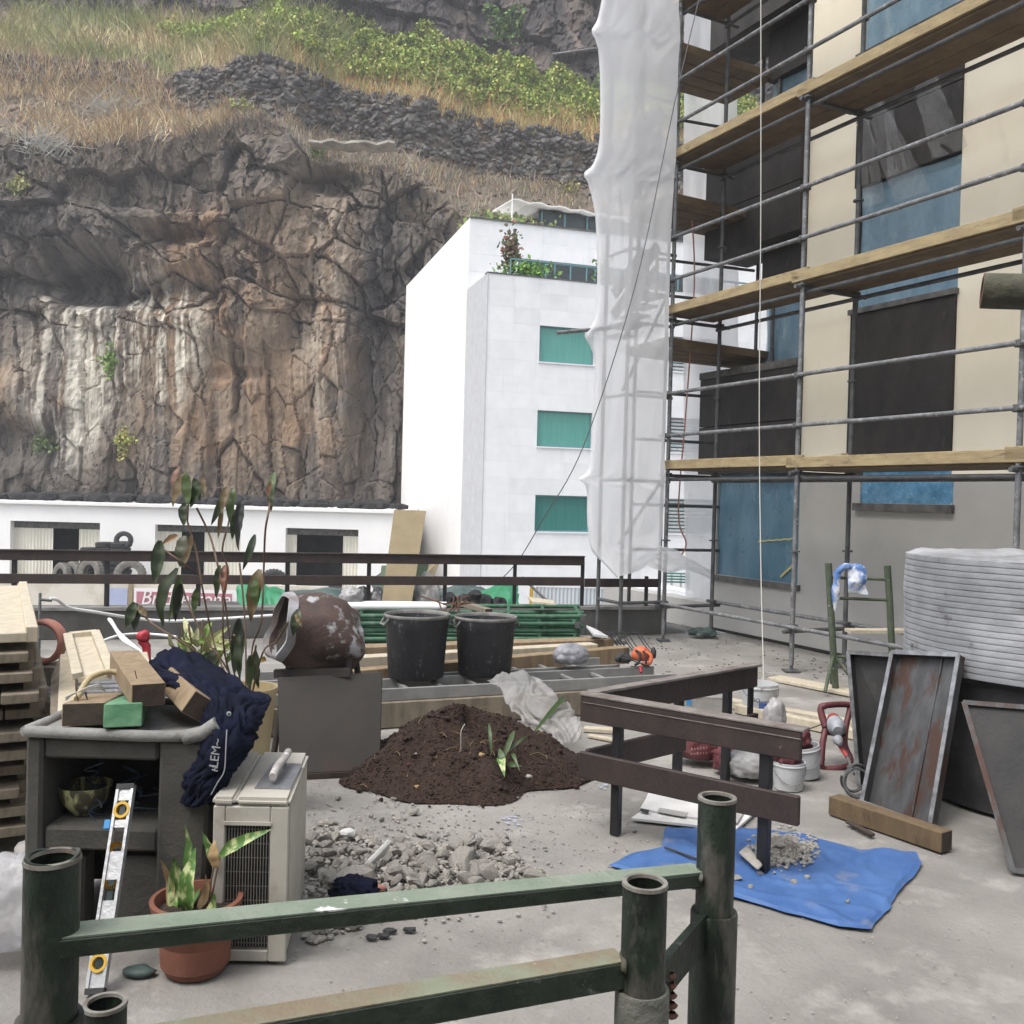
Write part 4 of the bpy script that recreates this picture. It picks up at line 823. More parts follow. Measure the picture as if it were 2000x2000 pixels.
# torn clear sheeting hanging over the upper panels
a, b = FS(1700, 170), FS(1860, 140); c, d = FS(1720, 360), FS(1868, 330)
for (u0, v0), (u1, v1), wd in (((1700, 190), (1790, 385), .22), ((1800, 130), (1862, 300), .20), ((1690, 230), (1715, 400), .14), ((1740, 220), (1760, 340), .12)):
    p, q = FS(u0, v0), FS(u1, v1)
    ct = [[FP(p[0]+(q[0]-p[0])*i/3+wd*(j-1)*(.7+.3*i/3), p[1]+(q[1]-p[1])*i/3, .06+.02*math.sin(i+j*2)) for j in range(3)] for i in range(4)]
    MB().grid(sheetgrid(ct, 10, 8, .02, 5, u0, (1, 1, 1), .8, (.02, .25)))  .build('torn_sheeting', 'thinsheet', sb, smooth='all')
# left bay with its corner balconies
zL = {k: FS(1567, y)[1] for k, y in (('a0', 905), ('a1', 752), ('w0', 742), ('w1', 560), ('b0', 450), ('b1', 268), ('c0', 225), ('c1', 120), ('d0', 60))}
print('zL', zL)
s2 = sA1+.002
darkpan(s2, sLend, ZD+.1, FS(1567, 715)[1], .10, -.45)
fbox(MB(), s2, sLend+.01, FS(1567, 715)[1], FS(1567, 715)[1]+.09, .11, -.46).build('balcony_coping', 'sill', sb)
zB0, zB1 = FS(1567, 455)[1], FS(1567, 262)[1]
film(s2+.01, sLw, FS(1567, 715)[1]+.1, FS(1567, 525)[1], sb, -.30, 'bluefilm_light', 5); fbox(MB(), s2, sLw, FS(1567, 525)[1]+.003, zB0-.003, -.2, -.5).build('panel', 'darkpanel', sb)
darkpan(s2, sLend-.05, zB0, zB1, .14, -.6)
film(s2+.01, sLw, zB1+.05, FS(1567, 105)[1], sb, -.30, 'bluefilm_light', 6); darkpan(s2, sLw, FS(1567, 105)[1]+.003, FS(1567, 5)[1], -.2, -.5)
darkpan(s2, sLend-.05, FS(1567, 5)[1]+.003, FS(1567, 5)[1]+1.0, .14, -.6)
fbox(MB(), sN, sLw-.02, ZD, ZT+.3, -.55, -3.5).build('rear_volume', 'graywall', sb)
# ---------------------------------------------------------------- scaffold
S0 = G(1545, 1311); ST = [-2.15, 0, 2.38, 4.75]       # standards along the facade from the far end, seen from S0
WID = .72
def SP(t, z, inn=0.): return Vector((S0.x, S0.y, 0))-d1*t+nin*inn+Vector((0, 0, z))
sf = thing('scaffold', 'galvanised tube scaffold with yellow plank decks standing in front of the cream building', 'scaffold', tuple(SP(1, 0, .3)))
ZTOP = 9.4; RT = .0242
def couple(p): return MB().box(p, (.075, .075, .06)).build('coupler', 'galvdark', sf, bevel=.01)
def disc(p): return MB().lathe([(RT, -.01), (.055, -.008), (.055, .008), (RT, .01)], p, 10).build('rosette', 'galvdark', sf)
for t in ST:
    for inn in (0, WID):
        MB().tube(SP(t, .06, inn), SP(t, ZTOP, inn), RT, 12).build('standard', 'galv' if inn == 0 else 'galvdark', sf, smooth=True)
        mb = MB(); mb.box(SP(t, .006, inn), (.15, .15, .012)); mb.tube(SP(t, .01, inn), SP(t, .16, inn), .017, 8); mb.build('base_plate', 'galvdark', sf)
        for z in (.46, 1.2, 2.0, 2.95, 3.85, 4.8, 5.7, 6.65): disc(SP(t, z, inn))
tR = 7.2
for zl in zlift:
    for dz in (.42, .92):
        MB().tube(SP(ST[0]-.12, zl+dz, -.045), SP(tR, zl+dz+.004, -.045), .0215, 10).build('guard_rail', 'galv', sf, smooth=True)
        for t in ST[:3]: couple(SP(t, zl+dz, -.03))
    MB().tube(SP(ST[0], zl-.10, .045), SP(tR, zl-.10, .045), .0215, 10).build('ledger', 'galvdark', sf, smooth=True)
    MB().tube(SP(ST[0], zl-.10, WID-.045), SP(tR, zl-.10, WID-.045), .0215, 10).build('ledger', 'galvdark', sf, smooth=True)
    for t in ST:
        MB().tube(SP(t, zl-.055, -.1), SP(t, zl-.055, WID+.15), .0215, 10).build('transom', 'galvdark', sf, smooth=True)
    for i, (ta, tb) in enumerate(((ST[0]-.1, ST[1]+.10), (ST[1]-.12, ST[2]+.12), (ST[2]-.1, tR))):
        for j in range(3):
            MB().beam(SP(ta, zl+(.0 if i % 2 else .032), .115+.235*j), SP(tb, zl+(.0 if i % 2 else .032), .115+.235*j), .225, .042).build('deck_board', 'plank_dirty', sf, bevel=.004)
        zo = .055 if i % 2 else .075
        MB().beam(SP(ta, zl+zo, -.022), SP(tb, zl+zo, -.022), .035, .105).build('toe_board', 'plank', sf, bevel=.004)
    b_ = MB().beam(SP(.22, zl+.10, .1), SP(.50, zl+.115, .12), .10, .05).build('offcut', 'plank_pale', sf, bevel=.004)
for inn in (-.05, WID+.05):
    MB().tube(SP(ST[0]-.15, .44, inn), SP(4.9, .46, inn), .0215, 10).build('base_ledger', 'galv', sf, smooth=True)
for t in ST[:3]: MB().tube(SP(t, .40, -.12), SP(t, .40, WID+.12), .0215, 8).build('base_transom', 'galvdark', sf, smooth=True)
MB().beam(SP(.62, .485, .1), SP(.88, .50, .62), .16, .03).build('short_plank', 'plank_pale', sf)
# end tower behind the net
pE2 = SP(ST[0], 0)-nin*.62; pE1 = pE2+d1*.5; pE3 = SP(ST[0], 0)+d1*.75
def up(p, z): return Vector((p.x, p.y, z))
for p in (pE2, pE1, pE3, SP(ST[0], 0, WID)+d1*1.1, SP(ST[0], 0, WID+1.1)+d1*.6, SP(ST[0], 0, WID+.75)-d1*.1):
    MB().tube(up(p, .06), up(p, ZTOP), RT, 10).build('standard', 'galvdark', sf, smooth=True)
    MB().box(up(p, .006), (.15, .15, .012)).build('base_plate', 'galvdark', sf)
Pa, Pb = SP(ST[0], 0), SP(ST[0], 0, WID)
for z in (.46, 1.9, 2.9, 3.75, 4.6, 5.5, 6.4, 7.3):
    MB().tube(up(pE2-nin*.03, z), up(Pa+nin*.03, z), .02, 8).build('cross_tube', 'galvdark', sf, smooth=True)
    MB().tube(up(pE1, z), up(pE2, z), .02, 8).build('cross_tube', 'galvdark', sf, smooth=True)
for z in (1.05, 1.62, 2.45, 3.05, 4.3, 4.75, 6.1, 6.55):
    MB().tube(up(pE3, z), up(Pb+nin*.95+d1*.5, z-.01), .02, 8).build('cross_tube', 'galvdark', sf, smooth=True)
for z0_, z1_ in ((1.15, 2.0), (2.95, 4.25), (4.8, 6.1), (6.4, 7.6)): MB().tube(up(pE2-nin*.02+d1*.05, z0_), up(Pa+nin*.02+d1*.05, z1_), .02, 8).build('brace', 'galvdark', sf, smooth=True)
MB().tube(up(pE2-nin*.9+d1*.1, 3.54), up(pE2+nin*.3, 3.75), .022, 8).build('brace', 'galv', sf, smooth=True)
MB().tube(up(pE2-nin*1.0+d1*.2, 6.68), up(pE2+nin*.5, 7.15), .022, 8).build('brace', 'galv', sf, smooth=True)
for z in (3.58, 5.30, 7.1):
    for j in range(4):
        MB().beam(up(Pa+d1*(.12+.23*j)-nin*.05, z-.005*j), up(Pb+d1*(.12+.23*j)+nin*(1.0 if z < 5 else .75), z-.03), .22, .10).build('deck_board', 'plank_dirty', sf, bevel=.005)
# stair flights of the tower: stringers, treads, brown hand boards
for k, z in enumerate((3.62, 5.32)):
    a, b = up(pE1+nin*.24-d1*.1, z+.05), up(Pa+d1*.55+nin*.15, z+.62)
    for o in (.0, .3):
        MB().beam(a+d1*o+Vector((0, 0, .55)), b+d1*o+Vector((0, 0, .62)), .03, .13).build('stair_board', 'brownrail', sf); MB().beam(a+d1*o+Vector((0, 0, .28)), b+d1*o+Vector((0, 0, .32)), .03, .13).build('stair_board', 'brownrail', sf)
    for q in range(4):
        p = a.lerp(b, q/3); MB().beam(p, p+Vector((0, 0, .62)), .04, .04, up=(0, 1, 0)).build('stair_post', 'blackpost', sf)
    for q in range(5):
        p = a.lerp(b, q/4.); MB().box(p+d1*.15, (.25, .32, .03), R_(27)).build('tread', 'galvdark', sf)
# debris net
Lpx = [(1184, -130), (1181, -40), (1178, 0), (1169, 42), (1160, 62), (1167, 80), (1173, 120), (1175, 220), (1171, 290), (1158, 325), (1145, 342), (1153, 362), (1166, 430), (1169, 550), (1163, 625), (1146, 655), (1156, 676), (1164, 720), (1159, 850), (1151, 918), (1134, 935), (1148, 952), (1149, 1000), (1152, 1040), (1154, 1066), (1164, 1084), (1180, 1100), (1206, 1127)]
Rq = [(1336, -130), (1330, -60), (1325, 0), (1328, 70), (1324, 130), (1322, 230), (1320, 300), (1317, 342), (1311, 440), (1307, 560), (1305, 632), (1306, 690), (1302, 780), (1298, 860), (1300, 935), (1296, 1000), (1292, 1050), (1290, 1080), (1285, 1100)]
ry_ = [q_[1] for q_ in Rq]; rx_ = [q_[0] for q_ in Rq]
Rpx = [(float(np.interp(y+10, ry_, rx_)), y+10) for x, y in Lpx[:-4]]+[(1290, 1072), (1285, 1086), (1272, 1098), (1250, 1114)]; lev = Lpx; PK = (4, 10, 15, 20)
YL, YR = pE2.y-.22, Pa.y-.20
ctl = []
for i in range(len(lev)):
    l, r_ = At(*Lpx[i], YL+.08), At(*Rpx[i], YR); row = []
    for j in range(7):
        u = j/6; p = l.lerp(r_, u); bul = .02*math.sin(math.pi*u)+(.03 if i in PK else 0)*(1-u)**3; row.append(p+Vector((-.25, -1, 0))*bul)
    l2 = At(Lpx[i][0]+3, Lpx[i][1], YL+1.0); ctl.append([l2, l2.lerp(l, .5)]+row)
MB().grid(sheetgrid(ctl, 6, 9, .010, 3, 3, (1, 1, .5), .8, (.006, .06))).build('debris_net', 'net', smooth='all', label='white translucent debris net hanging round the scaffold stair tower', cat='netting')
hc = [[At(1284, 1066, 11.15), At(1318, 1074, 11.4), At(1345, 1090, 11.6), At(1392, 1116, 11.9)], [At(1276, 1084, 11.1), At(1312, 1094, 11.3), At(1342, 1102, 11.55), At(1392, 1124, 11.9)], [At(1262, 1104, 11.05), At(1304, 1119, 11.25), At(1340, 1114, 11.5), At(1392, 1134, 11.9)]]
MB().grid(sheetgrid(hc, 11, 14, .020, 4, 8, (1, 1, 1), .9, (.12, .03))).build('loose_sheet', 'net', smooth='all', label='grey sheet slung between the net and the left window corner', cat='sheeting')
hc = [[At(1335+35*j, -30+20*i*10-(0), 13.2+.1*math.sin(j+i)) for j in range(4)] for i in range(8)]
MB().grid(sheetgrid(hc, 6, 6, .05, 2, 9, (1, 1, 1), .8, (.05, .2))).build('debris_net', 'net', smooth='all', label='second white net behind the scaffold at the upper left corner of the cream building', cat='netting')
# ropes
MB().path(catmull([At(1486, -40, 9.1), At(1486, 400, 9.0), At(1483, 800, 8.9), At(1486, 1100, 8.6), At(1491, 1315, 8.2), At(1488, 1322, 8.15)], 6), .0048, 6).build('hoist_rope', 'rope', label='pale hoist rope hanging straight down in front of the scaffold', cat='rope')
MB().path(catmull([At(1372, -30, 10.8), At(1320, 190, 10.7), At(1240, 560, 10.6), At(1140, 870, 10.7), At(1060, 1015, 11.), At(1012, 1095, 11.6), At(975, 1135, 12.)], 8), .006, 5).build('guy_line', 'cable', label='thin dark line slanting from the net down to the far railing', cat='rope')
MB().path(catmull([At(1352, 430, 11.9), At(1356, 560, 11.9), At(1340, 800, 11.8), At(1325, 1000, 11.9), At(1340, 1060, 12), At(1330, 1085, 12)], 6), .010, 5).build('loose_rope', 'salmon', label='thin reddish cord hanging behind the scaffold corner post', cat='cord')
# ================================================================ debris and vehicles beyond the parapet
struct(MB().box((-.6, 14.3, YZ/2-.1), (9.5, 3.4, -YZ-.2)).build('lower_roof', 'parapet'))
dz0 = -.2
b0 = [At(770, 995, 12.9), At(832, 998, 12.9), At(814, 1092, 12.6), At(757, 1090, 12.6)]; dn = (b0[3]-b0[0]).normalized()
b0[2] = b0[2]+dn*(.9/abs(dn.z)*.75); b0[3] = b0[3]+dn*(.9/abs(dn.z)*.75)
MB().hexa([p+Vector((0, .0, 0)) for p in (b0[3], b0[2], b0[2]+V(0, .03, 0), b0[3]+V(0, .03, 0), b0[0], b0[1], b0[1]+V(0, .03, 0), b0[0]+V(0, .03, 0))]).build('board', 'brownboard', label='brown plywood board standing tilted behind the far railing', cat='board')
for (xa, ya, xb, yb, xc, yc, xd, yd, Y, lab, m) in ((745, 1105, 838, 1100, 812, 1200, 735, 1195, 13.0, 'green ribbed board propped behind the far railing under the brown board', 'greenboard'), (720, 1135, 780, 1092, 800, 1105, 735, 1160, 13.3, 'dark green board lying diagonally behind the far railing', 'darkgreentarp'), (800, 1150, 852, 1088, 862, 1092, 830, 1160, 13.35, 'thin olive board leaning right of the green ribbed board', 'brownboard')):
    q = [At(xd, yd, Y-.15), At(xc, yc, Y-.15), At(xb, yb, Y), At(xa, ya, Y)]
    MB().hexa([q[0], q[1], q[1]+V(0, .04, 0), q[0]+V(0, .04, 0), q[3], q[2], q[2]+V(0, .04, 0), q[3]+V(0, .04, 0)]).build('board', m, label=lab, cat='board')
def sheet(name, rows, m, label, cat, amp=.06, fs=4, nu=10, nv=10, seed=0, solid=0.):
    return MB().grid(sheetgrid(rows, nu, nv, amp, fs, seed, (1, 1, 1), .6, (.06, .08))).build(name, m, smooth='all', label=label, cat=cat, solid=solid)
sheet('tarp', [[At(462, 1150, 13.5), At(490, 1142, 13.6), At(520, 1148, 13.6), At(560, 1158, 13.6)], [At(468, 1175, 13.2), At(495, 1168, 13.1), At(525, 1165, 13.2), At(565, 1172, 13.2)], [At(480, 1200, 12.9), At(500, 1200, 12.8), At(530, 1200, 12.9), At(565, 1200, 12.9)]], 'greentarp', 'bright green tarp heaped behind the railing left of the rusty drum', 'tarp')
sheet('tarp', [[At(940, 1160, 13.5), At(985, 1145, 13.6), At(1010, 1150, 13.6)], [At(955, 1178, 13.2), At(990, 1165, 13.1), At(1012, 1168, 13.2)], [At(950, 1205, 12.9), At(985, 1205, 12.8), At(1015, 1205, 12.9)]], 'greentarp', 'bright green tarp heaped behind the railing at the right of the debris', 'tarp', seed=3)
sheet('tarp', [[At(530, 1152, 14.2), At(620, 1150, 14.3), At(700, 1155, 14.3)], [At(540, 1168, 13.8), At(620, 1165, 13.8), At(705, 1175, 13.8)], [At(550, 1195, 13.4), At(620, 1195, 13.4), At(710, 1200, 13.4)]], 'darkgreentarp', 'dark green grey tarp over a heap behind the far railing', 'tarp', seed=5)
sheet('tarp', [[At(850, 1162, 14.2), At(900, 1148, 14.3), At(955, 1158, 14.3)], [At(850, 1180, 13.8), At(900, 1172, 13.8), At(960, 1172, 13.8)], [At(850, 1205, 13.4), At(900, 1205, 13.4), At(960, 1205, 13.4)]], 'darkgreentarp', 'dark crumpled tarp between the two far railing posts at right', 'tarp', seed=6, amp=.09)
for i, (px, w_) in enumerate(((745, 44), (782, 40), (708, 30))):
    p = At(px, 1183, 12.75); blob(p, (w_*12.8/1860*1.2, .4, .36), 3, .25, 2.5, i+3, 0, .3).build('rubbish_bag', 'blackbag', smooth='all', label='shiny black rubbish bag in the row behind the far railing', cat='bag', group='black bags behind the railing')
p = At(832, 1170, 12.75); blob(p, (.36, .4, .42), 3, .3, 2.2, 31, 0, .4).build('sack', 'clearplastic', smooth='all', label='pale beige plastic sack beside the black bags', cat='bag')
for i, (px, py) in enumerate(((880, 1176), (905, 1180), (928, 1172), (948, 1180), (975, 1185))):
    p = At(px, py, 12.8); blob(p, (.22, .3, .22), 2, .4, 3, i+50).build('scrap_lump', 'blackhole', label='lump of dark scrap behind the far railing', cat='scrap', group='scrap lumps behind the railing')
MB().tube(At(1020, 1128, 12.4), At(1088, 1192, 11.9), .018, 8).build('prop_tube', 'galvdark', label='thin dark tube leaning against the outside of the far railing', cat='tube')
# container and van in the yard
c_ = At(1115, 1165, 24); ct0, ct1, ctz = At(1046, 1150, 24).x, At(1212, 1150, 24).x, At(1100, 1148, 24).z
k = thing('container', 'pale grey blue container in the yard seen under the right end of the railing', 'container', ((ct0+ct1)/2, 25, YZ))
pts = []; n = 22
for i in range(n*2+1): pts.append((ct0+(ct1-ct0)*i/(2*n), 24+(.03 if i % 2 else 0)))
MB().grid([[V(x_, y_, YZ) for x_, y_ in pts], [V(x_, y_, ctz) for x_, y_ in pts]]).build('side_panel', 'canopy', k)
MB().box(((ct0+ct1)/2, 25.1, ctz+.03), (ct1-ct0, 2.2, .06)).build('roof', 'vanwhite', k)
MB().box((ct0-.02, 25.1, (YZ+ctz)/2), (.04, 2.2, ctz-YZ)).build('end_panel', 'canopy', k); MB().box((ct1+.02, 25.1, (YZ+ctz)/2), (.04, 2.2, ctz-YZ)).build('end_panel', 'canopy', k)
MB().box((At(1038, 1150, 23.8).x, 23.8, (YZ+ctz)/2), (.09, .09, ctz-YZ)).build('marker_post', 'yellow', label='yellow post beside the pale container', cat='post')
vx0, vx1, vY = At(1206, 1170, 21).x, At(1368, 1170, 21).x, 21.
vz = At(1300, 1152, vY).z; vb_ = At(1350, 1163, vY).z
vn_ = thing('van', 'white van parked in the yard seen past the scaffold base', 'van', ((vx0+vx1)/2, vY+.9, YZ))
xh = vx1-.75*(vx1-vx0)*.35
prof_ = [(vx0, YZ+.3), (vx1, YZ+.3), (vx1, vb_), (xh+.25, vb_+.03), (xh-.1, vz), (vx0, vz)]
mb = MB(); n = len(prof_); mb.add([V(x_, vY, z_) for x_, z_ in prof_]+[V(x_, vY+1.8, z_) for x_, z_ in prof_], [tuple(range(n)), tuple(range(n, 2*n))[::-1]]+[(i, n+i, n+(i+1) % n, (i+1) % n) for i in range(n)])
mb.build('body', 'vanwhite', vn_, bevel=.06, segs=2)
MB().box(((vx0+xh)/2-.1, vY-.005, vz-.28), ((xh-vx0)*.8, .02, .34)).build('side_window', 'darkglass', vn_)
for x_ in (vx0+.5, vx1-.5):
    MB().lathe([(.1, -.1), (.3, -.1), (.32, 0), (.3, .1), (.1, .1)], n=18, M=Matrix.Translation((x_, vY+.05, YZ+.32)) @ Matrix.Rotation(math.pi/2, 4, 'X')).build('wheel', 'tyre', vn_)
aw = thing('teal_awning', 'small teal slatted awning at the foot of the white building', 'awning', tuple(At(1322, 1130, 26)))
for j in range(4): flat('slat', 1295, 1118+j*5.5, 1348, 1122.5+j*5.5, 26+.06*j, 'teal_slat', aw)
for px in (1299, 1312, 1330, 1345): MB().tube(At(px, 1121, 26.3), V(At(px, 1121, 26.3).x, 26.3, YZ), .03, 6).build('post', 'whiteplastic', aw)
# ================================================================ foreground green pipe railing
def pipe(parent, c, z0, z1, r, m='greenpipe', wall=.005, notch=0., n=28, name='post'):
    mb = MB(); K = 8; vs_ = []; prof_ = []
    for k in range(n):
        a = 2*math.pi*k/n; tz = z1 + (notch*(.4*math.sin(a*2+1)+.35*math.sin(a*3)) if notch else 0)
        for rr, zz in ((r, z0), (r, tz-.003), (r-.001, tz), (r-wall, tz-.001), (r-wall, tz-.25), (0.002, tz-.26)): vs_.append((c[0]+rr*math.cos(a), c[1]+rr*math.sin(a), zz))
    fs = [(k*6+i, ((k+1) % n)*6+i, ((k+1) % n)*6+i+1, k*6+i+1) for k in range(n) for i in range(5)]
    return mb.add(vs_, fs).build(name, m, parent, smooth=True)
def ringcap(parent, c, z, r, wall=.005, n=28):
    return MB().lathe([(r+.0012, z-.004), (r+.0004, z+.0006), (r-wall-.0004, z+.0006), (r-wall-.0012, z-.004)], (c[0], c[1], 0), n).build('pipe_lip', 'pipeedge', parent, smooth=True)
gr = thing('pipe_railing', 'dark green pipe railing with worn top bar coloured as sunlit across the foreground', 'railing', (-.1, 1.27, 0))
pL, pR = At(100, 1800, 1.06), At(1397, 1700, 1.49)
pipe(gr, pL, 0, 1.238, .0295, notch=.004); ringcap(gr, pL, 1.236, .0295)
pipe(gr, pR, 0, 1.19, .0295); ringcap(gr, pR, 1.19, .0295)
pipe(gr, pR, 0, At(1390, 1778, 1.49).z, .0365, wall=.0065, name='sleeve')
pipe(gr, pL, 0, At(100, 1985, 1.06).z, .036, wall=.006, name='sleeve')
aL, aR = At(152, 1832, 1.05), At(1372, 1706, 1.475)
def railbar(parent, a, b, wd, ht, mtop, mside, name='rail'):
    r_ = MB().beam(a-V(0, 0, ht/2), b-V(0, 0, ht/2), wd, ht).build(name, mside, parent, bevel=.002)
    d = (b-a).normalized(); MB().beam(a+V(0, 0, .0012), b+V(0, 0, .0012), wd-.002, .002).build('worn_lit_top', mtop, r_)  # top face lighter than the sides: wear plus sunlight painted in
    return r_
aL.z += .0; aL = aL-(aR-aL)*.05; railbar(gr, aL+V(0, .02, 0), aR+V(0, .02, 0), .042, .0215, 'greenrail_lit', 'greenrail_side')
blob((pR.x-.027, pR.y-.006, aR.z-.006), (.012, .046, .018), 2, .2, 3, 5).build('weld', 'sleeve_gray', gr, smooth='all')
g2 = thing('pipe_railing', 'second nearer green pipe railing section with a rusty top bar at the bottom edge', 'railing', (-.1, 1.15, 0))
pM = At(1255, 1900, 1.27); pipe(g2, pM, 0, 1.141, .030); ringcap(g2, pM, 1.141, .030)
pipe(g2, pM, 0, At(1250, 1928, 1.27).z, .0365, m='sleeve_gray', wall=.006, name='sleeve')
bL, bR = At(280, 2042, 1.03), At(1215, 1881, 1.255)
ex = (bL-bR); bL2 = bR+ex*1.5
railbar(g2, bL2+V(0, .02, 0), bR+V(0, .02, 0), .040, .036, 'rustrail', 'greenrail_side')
blob((pM.x-.027, pM.y-.004, bR.z-.006), (.012, .046, .02), 2, .2, 3, 6).build('weld', 'rustytube', g2, smooth='all')
pS = bL2; pipe(g2, pS, 0, bL2.z+.11, .030)
q = At(1322, 1870, 1.38); MB().beam(pM+V(.02, .02, 0)+V(0, 0, q.z-pM.z), pR+V(-.02, -.02, q.z-pR.z), .012, .055).build('bracket_plate', 'greenpipe', g2)
mb = MB(); q = At(1308, 1905, 1.33)
for i in range(5): mb.lathe([(.006, -.004), (.010, 0), (.006, .004)], q+V(.001*i, 0, -.014*i), 8)
mb.build('chain', 'rust', g2)
pQ = At(205, 1980, 1.3); sp = thing('pipe_stub', 'short open green pipe stub standing behind the left railing post', 'pipe', (pQ.x, pQ.y, 0)); pipe(sp, pQ, 0, At(205, 1958, 1.3).z, .0285, m='greenpipe'); ringcap(sp, pQ, At(205, 1958, 1.3).z, .0285)
# rusty tube end reaching in at the right edge, held by a post outside the frame
t_ = thing('rail_tube', 'rusty green tube end reaching in at the right edge of the view', 'tube', tuple(At(2080, 570, 1.75)))
a, b = At(1918, 568, 1.78), At(2330, 578, 1.66); dv_ = (b-a).normalized()
M_ = Matrix.Translation(a) @ dv_.to_track_quat('Z', 'Y').to_matrix().to_4x4(); Lb = (b-a).length
MB().lathe([(.0315, .004), (.0325, .0), (.0325, Lb), ], n=28, M=M_).add([], []).build('tube', 'rustytube', t_, smooth=True)
MB().lathe([(.0325, 0), (.027, -.001), (.027, .1), (.001, .11)], n=28, M=M_).build('tube_mouth', 'rust', t_, smooth=True)
MB().tube(V(b.x, b.y, 0), V(b.x, b.y, b.z+.2), .035, 14).build('post', 'greenpipe', t_, smooth=True)
# ================================================================ brown low railing in the middle
br = thing('low_railing', 'low brown board railing with black posts in an open L around the tarp', 'railing', tuple(G(1202, 1630)))
q1, q2 = G(1202, 1630), G(1490, 1705); da = (q2-q1).normalized(); na = V(-da.y, da.x, 0)
def A_(t, z, o=0.): return q1+da*t+na*o+V(0, 0, z)
tA0, tA1 = -.19, .93
for z0, z1 in ((.545, .672), (.262, .392)):
    MB().beam(A_(tA0, (z0+z1)/2, -.045), A_(tA1, (z0+z1)/2, -.045), .028, z1-z0).build('rail_board', 'brownrail', br, bevel=.005)
MB().beam(A_(tA0-.005, .679, -.02), A_(tA1+.012, .679, -.02), .085, .012).build('cap_strip', 'brownrail_top', br, bevel=.003)
MB().beam(A_(tA0+.02, .643, -.061), A_(tA1, .643, -.061), .004, .004).build('groove_line', 'brownrail_top', br)
MB().beam(q1+V(0, 0, 0), q1+V(0, 0, .672), .045, .045, up=(da.x, da.y, 0)).build('post', 'blackpost', br, bevel=.004)
MB().beam(q2+V(0, 0, 0), q2+V(0, 0, .672), .05, .05, up=(da.x, da.y, 0)).build('post', 'blackpost', br, bevel=.004)
cA = A_(tA0+.01, 0, .0); cB = V(1.516, 5.79, 0); db = (cB-cA).normalized(); Lb_ = (cB-cA).length
for z0, z1, l1_ in ((.545, .672, Lb_), (.262, .392, .80)):
    MB().beam(cA+V(0, 0, (z0+z1)/2), cA+db*l1_+V(0, 0, (z0+z1)/2), .028, z1-z0).build('rail_board', 'brownrail', br, bevel=.005)
MB().beam(cA+db*.02+V(0, 0, .679), cA+db*(Lb_+.01)+V(0, 0, .679), .07, .012).build('cap_strip', 'brownrail_top', br)
MB().beam(cA+db*1.2+V(0, 0, .32), cA+db*1.5+V(0, 0, .33), .028, .10).build('rail_board', 'brownrail', br)
for t in (.79, 1.25, 1.49): p = cA+db*t+V(.03, -.03, 0)*0-V(-db.y, db.x, 0)*-.04; MB().beam(p, p+V(0, 0, .66), .045 if t < 1.4 else .02, .045, up=(db.x, db.y, 0)).build('post', 'blackpost', br, bevel=.004)
# ================================================================ hearth with its clutter
hx0, hx1, hy0, hy1, hz = At(52, 1600, 3.46).x, At(415, 1600, 3.46).x, 3.44, 3.98, .775
h = thing('concrete_hearth', 'weathered grey concrete hearth with open front and timber offcuts on top', 'hearth', ((hx0+hx1)/2, (hy0+hy1)/2, 0))
wx_ = lambda px: At(px, 1600, 3.46).x
MB().box(((hx0+wx_(85))/2, (hy0+hy1)/2, .39), (wx_(85)-hx0, hy1-hy0, .70)).build('side_wall', 'hearth', h, bevel=.012)
MB().hexa([V(wx_(308), hy0, .02), V(wx_(400), hy0, .02), V(wx_(400), hy1, .02), V(wx_(308), hy1, .02), V(wx_(312), hy0, .742), V(hx1, hy0-.01, .742), V(hx1, hy1, .742), V(wx_(312), hy1, .742)]).build('side_wall', 'hearth', h, bevel=.012)
MB().box(((wx_(85)+wx_(308))/2, hy1-.04, .39), (wx_(308)-wx_(85), .08, .70)).build('back_wall', 'nearblack', h)  # shade inside the hearth opening put into a near-black colour
MB().box(((wx_(85)+wx_(308))/2, (hy0+hy1)/2-.03, At(200, 1640, 3.46).z), (wx_(308)-wx_(85)-.002, hy1-hy0-.10, .085)).build('hearth_shelf', 'hearth', h, bevel=.01)
MB().box(((wx_(85)+wx_(308))/2, hy0+.05, .70), (wx_(308)-wx_(85)-.002, .08, .075)).build('front_lintel', 'hearth', h, bevel=.01)
MB().box(((wx_(85)+wx_(160))/2, hy0+.10, .16), (wx_(160)-wx_(85)-.004, .10, .27)).build('lower_pier', 'hearth', h, bevel=.01)
MB().box(((wx_(216)+wx_(308))/2, hy0+.10, .16), (wx_(308)-wx_(216)-.004, .10, .27)).build('lower_pier', 'hearth', h, bevel=.01)
mb = MB(); rr = .021
for a, b in ((V(hx0, hy0, 0), V(hx1, hy0, 0)), (V(hx1, hy0, 0), V(hx1, hy1, 0)), (V(hx1, hy1, 0), V(hx0, hy1, 0)), (V(hx0, hy1, 0), V(hx0, hy0, 0))):
    up_ = .05 if a.x == hx1 and a.y == hy0 else 0
    mb.path([a+V(0, 0, .762), a.lerp(b, .33)+V(0, 0, .758), a.lerp(b, .66)+V(0, 0, .755), b+V(0, 0, .762)], rr, 12)
mb.path([V(hx1-.10, hy0-.004, .755), V(hx1-.03, hy0-.01, .775), V(hx1+.02, hy0-.01, .81)], .027, 10)
mb.build('rounded_rim', 'hearth_rim', h, smooth=True)
MB().box(((hx0+hx1)/2, (hy0+hy1)/2, .748), (hx1-hx0-.03, hy1-hy0-.03, .012)).build('top_slab', 'hearth_rim', h)
bw = At(165, 1610, 3.62); bz = At(200, 1640, 3.46).z+.044
mb = MB(); mb.lathe([(.045, 0), (.085, .05), (.10, .11), (.094, .11), (.08, .05), (.001, .012)], (bw.x, 3.62, bz), 24)
